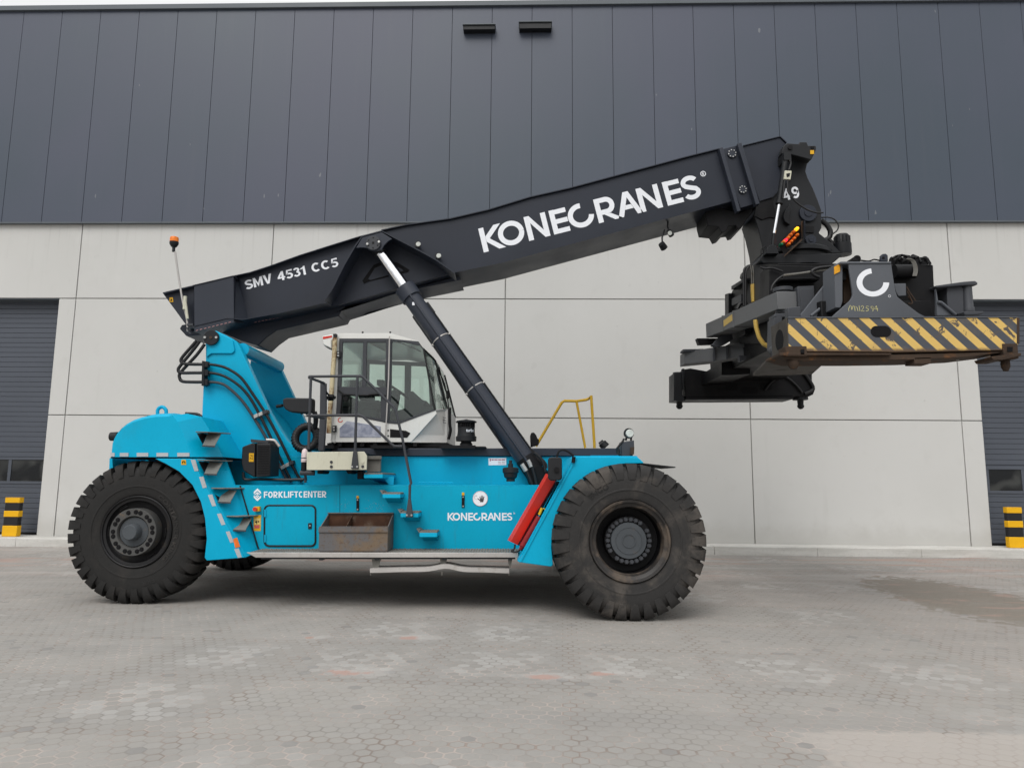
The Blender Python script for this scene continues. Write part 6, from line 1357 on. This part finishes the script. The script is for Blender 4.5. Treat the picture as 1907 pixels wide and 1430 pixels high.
for hh in (hz, hz2):
    q = MB(); q.tube(hh, .030 if hh is hz else .024, 12, smooth=6)
    P_ = []
    for i in range(len(hh) - 1): P_ += [hh[i].lerp(hh[i + 1], k / 6) for k in range(6)]
    for i in range(1, len(P_)):
        d = (P_[i] - P_[i - 1]).normalized(); q.cyl(P_[i] - d * .006, P_[i] + d * .006, .034 if hh is hz else .028, n=12)
    q.build('corrugated_sleeve', 'corrhose', spreader)
# telescopic arms (long beams away from the camera)
def arm(xpix_n, Yn, Yfar, yt_, yb_, ytf, ybf, name, w_, mat_):
    pn, pf = V(xpix_n, yt_, Yn), V(xpix_n, yb_, Yn); x = pn.x
    zt1 = H + ray(953, ytf).z / ray(953, ytf).y * Yfar; zb1 = H + ray(953, ybf).z / ray(953, ybf).y * Yfar
    m_ = MB(); m_.hexa([Vector((x, Yn, pf.z)), Vector((x + w_, Yn, pf.z)), Vector((x + w_, Yn, pn.z)), Vector((x, Yn, pn.z)), Vector((x, Yfar, zb1)), Vector((x + w_, Yfar, zb1)), Vector((x + w_, Yfar, zt1)), Vector((x, Yfar, zt1))])
    o = m_.build(name, mat_, spreader, bevel=.006); fix_normals(o); return x, o
xa, ar = arm(1446.5, 8.0, 11.0, 543, 576, 603, 629, 'side_arm', .26, 'armgrey')
for t_, lw in ((.33, .006), (.52, .006)):
    pass
q = MB()
for Yq in (9.6, 10.1):
    f_ = (Yq - 8.0) / 3.0; zt_q = V(1446.5, 543, 8.0).z * (1 - f_) + (H + ray(953, 603).z / ray(953, 603).y * 11.0) * f_; zb_q = V(1446.5, 576, 8.0).z * (1 - f_) + (H + ray(953, 629).z / ray(953, 629).y * 11.0) * f_
    q.box(xa - .008, xa + .266, Yq, Yq + .03, zb_q - .008, zt_q + .008)
q.build('arm_band', 'armgrey', ar)
q = MB(); Yq = 9.72; f_ = (Yq - 8.0) / 3.0; zt_q = V(1446.5, 543, 8.0).z * (1 - f_) + (H + ray(953, 603).z / ray(953, 603).y * 11.0) * f_
q.box(xa - .004, xa - .0005, 9.66, 10.06, zt_q - .13, zt_q - .04); q.build('arm_label', 'corrhose', ar)
arm(1738, 8.0, 11.0, 543, 576, 603, 629, 'side_arm', .26, 'armgrey')
q = MB(); q.hexa([V(1298, 630, 11.0), V(1345, 630, 11.0), V(1345, 640, 11.0), V(1302, 641, 11.0)][::-1] + [V(1298, 630, 11.0) + Vector((0, .12, 0)), V(1345, 630, 11.0) + Vector((0, .12, 0)), V(1345, 640, 11.0) + Vector((0, .12, 0)), V(1302, 641, 11.0) + Vector((0, .12, 0))][::-1]); o = q.build('arm_shoe', 'black', ar); fix_normals(o)
# lower cross arm
q = MB(); q.hexa([V(*z8(150, 1030), 11.1), V(*z8(500, 995), 10.7), V(*z8(500, 880), 10.7), V(*z8(150, 932), 11.1)] + [V(*z8(150, 1030), 11.1) + Vector((0, .3, 0)), V(*z8(500, 995), 10.7) + Vector((0, .3, 0)), V(*z8(500, 880), 10.7) + Vector((0, .3, 0)), V(*z8(150, 932), 11.1) + Vector((0, .3, 0))])
q.hexa([V(*z8(502, 992), 10.69), V(*z8(690, 960), 10.4), V(*z8(692, 905), 10.4), V(*z8(502, 880), 10.69)] + [p_ + Vector((0, .3, 0)) for p_ in (V(*z8(502, 992), 10.69), V(*z8(690, 960), 10.4), V(*z8(692, 905), 10.4), V(*z8(502, 880), 10.69))])
q.add([V(*z8(x, y), 10.45) for x, y in ((502, 880), (640, 848), (692, 905))] + [V(*z8(x, y), 10.75) for x, y in ((502, 880), (640, 848), (692, 905))], [[2, 1, 0], [3, 4, 5], [0, 1, 4, 3], [1, 2, 5, 4], [2, 0, 3, 5]])
ca = q.build('cross_arm', 'armgrey', spreader, bevel=.005); fix_normals(ca)
q = MB()
for x, y0_, y1_ in ((395, 890, 1008), (500, 876, 990)): q.pp(ZL(z8, (x - 4, y0_), (x + 4, y0_), (x + 4, y1_), (x - 4, y1_)), 10.62 if x > 450 else 10.75, 10.68 if x > 450 else 10.83)
q.pp(ZL(z8, (140, 912), (305, 908), (305, 922), (140, 930)), 11.0, 11.2); q.build('arm_band', 'greysteel', ca)
q = MB(); q.pp(ZL(z8, (370, 880), (440, 800), (500, 765), (540, 800), (545, 830), (480, 870), (420, 895)), 10.6, 10.7); q.build('arm_lever', 'greysteel', ca, bevel=.006); q = MB(); q.pp(ZL(z8, (590, 960), (660, 965), (640, 1000), (600, 1010)), 10.2, 10.3); q.build('arm_catch', 'greysteel', ca, bevel=.006)
# rear ends of the arms nearest the camera: round pivots
for xL, xR, yT, yB, Y, sgn in ((895, 1060, 400, 605, 8.0, 1),):
    a = V(*z8(xL, yT), Y); b = V(*z8(xR, yB), Y); rr_ = (b.x - a.x) / 2; c0 = Vector(((a.x + b.x) / 2, Y + rr_, 0)); 
    q = MB(); q.lathez(c0, [(0, b.z), (rr_ * .9, b.z), (rr_ * .9, b.z + .05), (rr_ * .8, b.z + .06), (rr_ * .8, a.z - .05), (rr_, a.z - .04), (rr_, a.z), (0, a.z)], 32); q.build('arm_pivot', 'greysteel', spreader)
q = MB(); q.pp(ZL(z8, (1062, 405), (1195, 400), (1200, 640), (1075, 650)), 7.95, 8.3); q.pp(ZL(z8, (1085, 425), (1180, 420), (1182, 632), (1092, 640)), 7.94, 7.949); q.build('pivot_box', 'greysteel', spreader, bevel=.008); q = MB(); q.pp(ZL(z8, (985, 575), (1088, 565), (1092, 650), (985, 655)), 7.5, 7.6); q.build('sensor_box', 'greysteel', spreader, bevel=.008)
q = MB(); q.pp(ZL(z8, (1075, 650), (1330, 330), (1360, 330), (1390, 600), (1390, 652)), 7.86, 7.92); q.tube([V(*z8(1170, 645), 7.8), V(*z8(1295, 545), 7.8)], .02, 8); q.build('side_gusset', 'spreadergrey', spreader, bevel=.006)
q = MB(); q.pp(ZL(z8, (870, 660), (940, 640), (930, 900), (865, 900)), 7.9, 8.1); q.cyl(V(*z8(895, 880), 7.85), V(*z8(895, 975), 7.85), .055, n=20); q.lathe(V(*z8(920, 900), 7.8), [(0, 0), (.06, 0), (.06, .2), (0, .2)], 24); q.pp(ZL(z8, (880, 625), (1000, 615), (1000, 650), (880, 655)), 7.9, 8.1); q.build('corner_post', 'greysteel', spreader, bevel=.006)
# near end beam with hazard stripes
ye = 7.3
q = MB(); q.pp([(1468, 591.5), (1896, 590.5), (1896.5, 652), (1662, 656), (1468, 655)], ye, ye + .45); eb = q.build('end_beam', stripes_mat(), spreader, bevel=.008)
q = MB(); c0 = V(1640.5, 617.5, ye - .001); oval = [(c0.x + dx * .0 + (.068 if a_ < 180 else -.068) * 0 + (.075 * (1 if math.cos(R_(a_)) > 0 else -1)) + .062 * math.cos(R_(a_)) - .03 * (1 if math.cos(R_(a_)) > 0 else -1), c0.z + .060 * math.sin(R_(a_))) for a_ in range(-88, 272, 8)]
q.prism(oval, ye - .003, ye - .0005); q.build('beam_slot', 'gutter', eb)
q = MB(); q.pp([(1468, 590), (1896, 589), (1896, 591), (1468, 592)], ye - .01, ye + .46); q.build('beam_top', 'spreadergrey', eb)
q = MB(); q.pp([(1452, 656.5), (1660, 657.5), (1660, 661), (1452, 662)], ye - .02, ye + .4); q.pp([(1452, 662.5), (1550, 663), (1800, 657), (1864, 654), (1864, 657), (1800, 665), (1700, 669.5), (1600, 671), (1480, 671)], ye + .02, ye + .4); q.pp([(1673, 667), (1704, 666), (1704, 672), (1675, 672)], ye + .1, ye + .3); q.pp([(1703, 666), (1734, 665), (1734, 677), (1703, 677)], ye + .02, ye + .2); q.build('beam_rail', 'rust', eb, bevel=.004)
q = MB(); q.tube([V(x, y, ye + .2) for x, y in ((1779, 665), (1779, 669), (1783, 671), (1786, 669), (1786, 665))], .006, 6); q.build('beam_hook', 'bolt', eb)
# end face with round hole
q = MB(); c0 = V(1468, 626, ye); q.cyl(Vector((c0.x + .004, ye + .22, c0.z + .0)), Vector((c0.x - .012, ye + .22, c0.z)), .115, n=28); q.build('end_hole', 'gutter', eb)
q = MB(); q.box(c0.x - .010, c0.x - .0005, ye + .0, ye + .45, V(1468, 655, ye).z, V(1468, 592, ye).z); q.build('end_plate', 'wornplate', eb)
# twistlocks and corner castings
def twist(px, py0, py1, Y, wpx, mat_, lock=True):
    c0 = V(px, py0, Y); wd_ = wpx / F * Y; m_ = MB()
    m_.box(c0.x - wd_, c0.x + wd_, Y - .01, Y + .2, V(px, py1, Y).z, c0.z)
    o = m_.build('twistlock_housing', mat_, spreader, bevel=.006)
    m_ = MB(); r0 = wd_ * .55; zz_ = V(px, py1, Y).z; m_.lathez(Vector((c0.x, Y + .09, zz_)), [(0, .01), (r0, .01), (r0, -.03), (r0 * 1.05, -.035), (r0 * 1.0, -.075), (r0 * .55, -.115), (0, -.12)], 20); m_.build('twistlock', 'red' if False else mat_, o)
    return o
o = twist(1880, 640, 668, ye - .005, 14, 'rust'); q = MB(); q.pp([(1876, 646), (1886, 646), (1886, 655), (1876, 655)], ye - .020, ye - .016); q.build('housing_slot', 'gutter', o)
q = MB(); q.pp([(1846, 664), (1902, 657), (1902, 662), (1870, 670), (1850, 670)], ye - .03, ye + .25); q.pp([(1894, 592), (1899, 592), (1899, 640), (1894, 640)], ye - .004, ye + .3); q.build('corner_guide', 'rust', o, bevel=.004)
o = twist(1482, 645, 664, ye - .005, 20, 'rust'); q = MB(); q.pp([(1491, 651), (1498, 650), (1498, 660), (1491, 660)], ye - .020, ye - .016); q.build('housing_slot', 'gutter', o)
# near plate with the emblem
ypl = 7.47
q = MB(); q.pp(ZL(z9, (48, 766), (218, 612), (236, 585), (246, 555), (240, 500), (205, 262), (612, 262), (640, 450), (655, 530), (672, 576), (730, 625), (870, 730), (940, 766)), ypl, ypl + .03); np_ = q.build('emblem_plate', 'spreadergrey', spreader, bevel=.006)
q = MB(); vs, fs = poly_strip(arc(0, 0, 1, 96, 360, 48), .44); kk = 1 / 1.22
q.add([V(*z9(437 + x * 155 * kk, 440 - y * 134 * kk), ypl - .003) for x, y in vs], fs); q.build('emblem', 'white', np_, smooth=False)
q = MB(); vs, fs = poly_strip(arc(0, 0, 1, 0, 360, 16), .3); q.add([V(*z9(595 + x * 11, 569 - y * 11), ypl - .003) for x, y in vs], fs); q.build('registered_mark', 'white', np_, smooth=False)
chalk = plain('yellow_chalk', (.62, .58, .26), .9)
HW = [[(208, 712), (206, 690), (222, 655), (232, 668), (236, 700)], [(236, 700), (250, 660), (262, 672), (268, 712)], [(268, 700), (262, 665), (285, 675), (296, 712)], [(305, 660), (314, 712)], [(322, 672), (338, 660), (350, 672), (342, 690), (324, 712), (356, 712)], [(398, 668), (378, 664), (370, 680), (396, 692), (394, 706), (370, 712)], [(438, 668), (418, 668), (420, 685), (440, 690), (446, 665), (436, 714)], [(470, 662), (450, 692), (486, 692)], [(470, 662), (482, 712)]]
q = MB()
for i, hw in enumerate(HW):
    vs, fs = poly_strip(hw, 4.5); q.add([V(*z9(x, y), ypl - .002 - i * .0002) for x, y in vs], fs)
q.build('chalk_lettering', chalk, np_, smooth=False)
q = MB(); q.pp(ZL(z9, (130, 240), (612, 240), (614, 261), (130, 262)), ypl - .01, ypl + .3); q.pp(ZL(z9, (72, 270), (128, 245), (150, 262), (150, 620), (130, 680), (80, 680)), ypl + .05, ypl + .35); npf = q.build('plate_frame', 'spreadergrey', spreader, bevel=.006)
q = MB(); q.pp(ZL(z9, (152, 262), (204, 262), (246, 560), (215, 620), (160, 640)), ypl + .2, ypl + .25); q.build('inner_plate', 'rust', npf)
q = MB(); q.pp(ZL(z9, (155, 264), (200, 264), (203, 310), (160, 315)), ypl + .18, ypl + .199); q.pp(ZL(z9, (146, 330), (186, 330), (186, 415), (150, 415)), ypl + .1, ypl + .18); q.build('plate_fitting', 'black', npf, bevel=.004)
q = MB(); q.pp(ZL(z9, (70, 290), (124, 262), (126, 335), (72, 362)), ypl + .038, ypl + .048); q.build('orange_sticker', plain('orange_sticker', (.70, .32, .01), .45), npf)
q = MB(); q.pp(ZL(z9, (512, 238), (515, 185), (530, 168), (560, 165), (580, 180), (583, 238)), ypl + .1, ypl + .14); q.build('lifting_lug', 'anthracite', npf, bevel=.006)
q = MB(); q.pp(ZL(z9, (526, 215), (530, 195), (548, 195), (550, 215)), ypl + .095, ypl + .0995); q.build('lug_hole', 'gutter', npf)
q = MB(); q.cyl(V(*z9(285, 215), ypl + .1), V(*z9(285, 215), ypl + .2), .04, n=16); q.pp(ZL(z9, (245, 238), (248, 200), (275, 195), (320, 205), (322, 238)), ypl + .1, ypl + .25); q.tube([V(*z9(x, y), ypl + .12) for x, y in ((320, 230), (400, 238), (450, 222), (510, 235))], .010, 6, smooth=3); q.build('pump_fitting', 'black', npf, bevel=.006)
q = MB(); q.pp(ZL(z9, (640, 450), (752, 448), (755, 565), (680, 570), (655, 530)), ypl + .1, ypl + .3); q.build('grey_bracket', 'spreadergrey', npf, bevel=.006)
# black side plate and valve bank
q = MB(); q.pp(ZL(z9, (560, 268), (990, 266), (1012, 275), (1018, 420), (1036, 765), (900, 765), (620, 600)), 7.82, 8.0); bp_ = q.build('rear_plate', 'black', spreader, bevel=.01)
q = MB(); q.cyl(V(*z9(635, 335), 7.75), V(*z9(835, 335), 7.75), .078, n=28); q.build('hydraulic_drum', 'black', bp_)
q = MB()
for k in range(4): q.tube([V(*z9(x + k * 10, y), 7.66 - .004 * k) for x, y in ((760, 215), (800, 235), (822, 280), (828, 330), (818, 380))], .0075, 8, smooth=4)
q.build('steel_hose', 'tread', bp_)
q = MB()
random.seed(3)
for k in range(9):
    x = 630 + k * 38 + random.uniform(-8, 8); y = 225 + random.uniform(-15, 20); c0 = V(*z9(x, y), 7.8 + random.uniform(0, .15)); q.cyl(c0, c0 + Vector((random.uniform(-.05, .05), .06, random.uniform(-.03, .05))), random.uniform(.02, .036), n=10); q.box(c0.x - .03, c0.x + .03, c0.y, c0.y + .1, c0.z - .08, c0.z)
for pts in ([(650, 260), (680, 200), (740, 185), (790, 230)], [(720, 250), (780, 210), (860, 205), (900, 250)], [(860, 260), (900, 212), (945, 215), (970, 262)], [(620, 215), (660, 190), (720, 180)], [(880, 230), (930, 200), (960, 225), (985, 266)]):
    q.tube([V(*z9(x, y), 7.78 + random.uniform(0, .08)) for x, y in pts], .014, 8, smooth=4)
q.build('valve_bank', 'black', bp_, bevel=.003)
q = MB(); q.tube([V(*z9(x, y), 7.76) for x, y in ((755, 480), (790, 540), (830, 600), (855, 640), (820, 630), (770, 570))], .008, 8, smooth=4); q.tube([V(*z9(x, y), 7.75) for x, y in ((760, 520), (800, 600), (810, 640), (770, 640))], .007, 8, smooth=4); q.build('dangling_cable', 'rust', bp_)
# right pivot bracket
q = MB(); q.pp(ZL(z9, (1032, 470), (1300, 432), (1410, 424), (1434, 440), (1434, 462), (1315, 466), (1270, 470), (1040, 490)), 7.7, 8.1); q.pp(ZL(z9, (1140, 478), (1280, 474), (1300, 500), (1306, 740), (1190, 745), (1150, 700)), 7.75, 8.05); q.pp(ZL(z9, (1300, 715), (1490, 710), (1490, 735), (1430, 748), (1310, 752)), 7.65, 8.05); rb_ = q.build('pivot_bracket', 'greysteel', spreader, bevel=.008)
a = V(*z9(1312, 465), 7.72); b = V(*z9(1420, 712), 7.72); rr_ = (b.x - a.x) / 2; q = MB(); q.lathez(Vector(((a.x + b.x) / 2, 7.72 + rr_, 0)), [(0, b.z), (rr_ * 1.15, b.z), (rr_ * 1.15, b.z + .05), (rr_, b.z + .06), (rr_, a.z), (0, a.z)], 32); q.build('arm_pivot', 'greysteel', rb_)
q = MB(); q.pp(ZL(z9, (1040, 500), (1060, 620), (1080, 620), (1225, 750), (1045, 755)), 7.62, 7.66); q.tube([V(*z9(x, y), 7.6) for x, y in ((1055, 625), (1085, 630), (1225, 748))], .018, 8); q.build('bracket_gusset', 'spreadergrey', rb_, bevel=.005)
# far end beam
yfe = 12.3
q = MB(); q.pp(ZL(z8, (140, 1075), (200, 1065), (560, 1130), (960, 1120), (1180, 1060), (1180, 1160), (1205, 1235), (1190, 1275), (1160, 1290), (160, 1300)), yfe, yfe + .45); fb = q.build('far_end_beam', 'black', spreader, bevel=.01)
q = MB(); q.pp(ZL(z8, (160, 1300), (1030, 1292), (1030, 1312), (160, 1318)), yfe - .05, yfe + .45)
q.pp(ZL(z8, (500, 1010), (680, 980), (680, 1110), (520, 1120), (450, 1120), (450, 1020)), yfe - 1.2, yfe - .02); q.build('beam_rail', 'black', fb)
q = MB()
for x0_, x1_, y0_, y1_ in ((480, 580, 1185, 1245), (610, 740, 1215, 1270), (760, 855, 1180, 1240)): q.pp([z8(a_, b_) for a_, b_ in rrect(x0_, y0_, x1_, y1_, 20)], yfe - .004, yfe - .001)
q.build('beam_slot', 'gutter', fb)
q = MB(); q.tube([V(*z8(x, y), yfe - .03) for x, y in ((800, 1240), (860, 1170), (950, 1130), (1040, 1190), (1100, 1260))], .02, 8, smooth=4); q.build('beam_hose', 'rubberhose', fb); q = MB(); q.tube([V(*z8(x, y), yfe - .03) for x, y in ((1100, 1080), (1150, 1150), (1190, 1230), (1120, 1270))], .03, 8, smooth=4); q.build('beam_hose', 'rubberhose', fb); q = MB(); q.tube([V(*z8(x, y), yfe - .03) for x, y in ((340, 1165), (380, 1130), (440, 1110))], .012, 8, smooth=4); q.build('beam_hose', 'rubberhose', fb)
q = MB(); q.pp(ZL(z8, (65, 1105), (130, 1095), (132, 1270), (160, 1330), (65, 1325)), yfe - .1, yfe + .3); q.cyl(V(*z8(98, 1100), yfe), V(*z8(98, 1145), yfe), .09, n=20); q.pp(ZL(z8, (130, 1068), (152, 1066), (148, 1230), (136, 1240)), yfe - .12, yfe - .05); q.build('far_corner_post', 'blackpaint', fb, bevel=.01)
for x in (108, 1085):
    p = V(*z8(x, 1320), yfe + .15); q = MB(); q.lathez(p, [(0, .05), (.13, .05), (.13, .0), (.055, -.01), (.05, -.09), (.06, -.10), (.055, -.13), (.03, -.16), (0, -.165)], 20); q.build('twistlock', 'blackpaint', fb)

# ------------------------------------------------------------------ steel bin standing on the platform
yb_ = 7.955
bn = MB(); F0, F1 = z4(781, 932), z4(1437, 1166)
fl_, fr_ = V(*z4(781, 1166), yb_), V(*z4(1437, 1166), yb_); zft = V(*z4(781, 932), yb_).z; zbk = V(*z4(1000, 798), 8.335).z; z0_ = pz + .009
th = .012; x0_, x1_ = fl_.x, fr_.x; yB = 8.335
bn.box(x0_, x1_, yb_, yb_ + th, z0_, zft); bn.box(x0_, x1_, yB - th, yB, z0_, zbk); bn.box(x0_ + th + .001, x1_ - th - .001, yb_ + th, yB - th, z0_, z0_ + th)
for xx in (x0_, x1_ - th): bn.hexa([Vector((xx, yb_ + th, z0_)), Vector((xx + th, yb_ + th, z0_)), Vector((xx + th, yb_ + th, zft)), Vector((xx, yb_ + th, zft)), Vector((xx, yB - th, z0_)), Vector((xx + th, yB - th, z0_)), Vector((xx + th, yB - th, zbk)), Vector((xx, yB - th, zbk))])
bino = MB(); bino.v = bn.v; bino.f = bn.f
BW = ROOT_ROT.to_3x3()
bbase = Vector(((x0_ + x1_) / 2, (yb_ + yB) / 2, z0_))
binroot = empty('steel_bin', CAM + BW @ (bbase - CAM), ROOT_ROT); tag(binroot, 'rusty grey open steel bin standing on the platform of the turquoise machine', 'bin')
ln = MB(); ln.box(x0_ + th + .002, x1_ - th - .002, yB - th - .004, yB - th - .0005, z0_ + th + .002, zbk - .014); ln.build('inner_rust_shade', 'rustshade', binroot, off=bbase, smooth=False)  # added sheet on the back wall, coloured with rust and the inside shade
bino.build('bin_body', 'bin', binroot, off=bbase, smooth=False, bevel=.003)
q = MB(); q.box(x0_ - .004, x1_ + .004, yb_ - .014, yb_ - .001, zft - .05, zft + .002); q.box(x0_, x1_, yb_ - .014, yb_ + .03, zft + .003, zft + .013); q.box(x0_ - .002, x1_ + .002, yB - .04, yB - .001, zbk + .001, zbk + .013); q.build('rim', 'bin', binroot, off=bbase, bevel=.003)
q = MB(); xm = x0_ + (x1_ - x0_) * .36; q.hexa([Vector((xm, yb_ + th + .001, z0_ + .02)), Vector((xm + .008, yb_ + th + .001, z0_ + .02)), Vector((xm + .008, yb_ + th + .001, zft - .02)), Vector((xm, yb_ + th + .001, zft - .02)), Vector((xm, yB - th - .001, z0_ + .02)), Vector((xm + .008, yB - th - .001, z0_ + .02)), Vector((xm + .008, yB - th - .001, zbk - .02)), Vector((xm, yB - th - .001, zbk - .02))]); q.build('divider', 'rustshade', binroot, off=bbase)

for o in list(bpy.data.objects):
    if 'frame' in o: del o['frame']
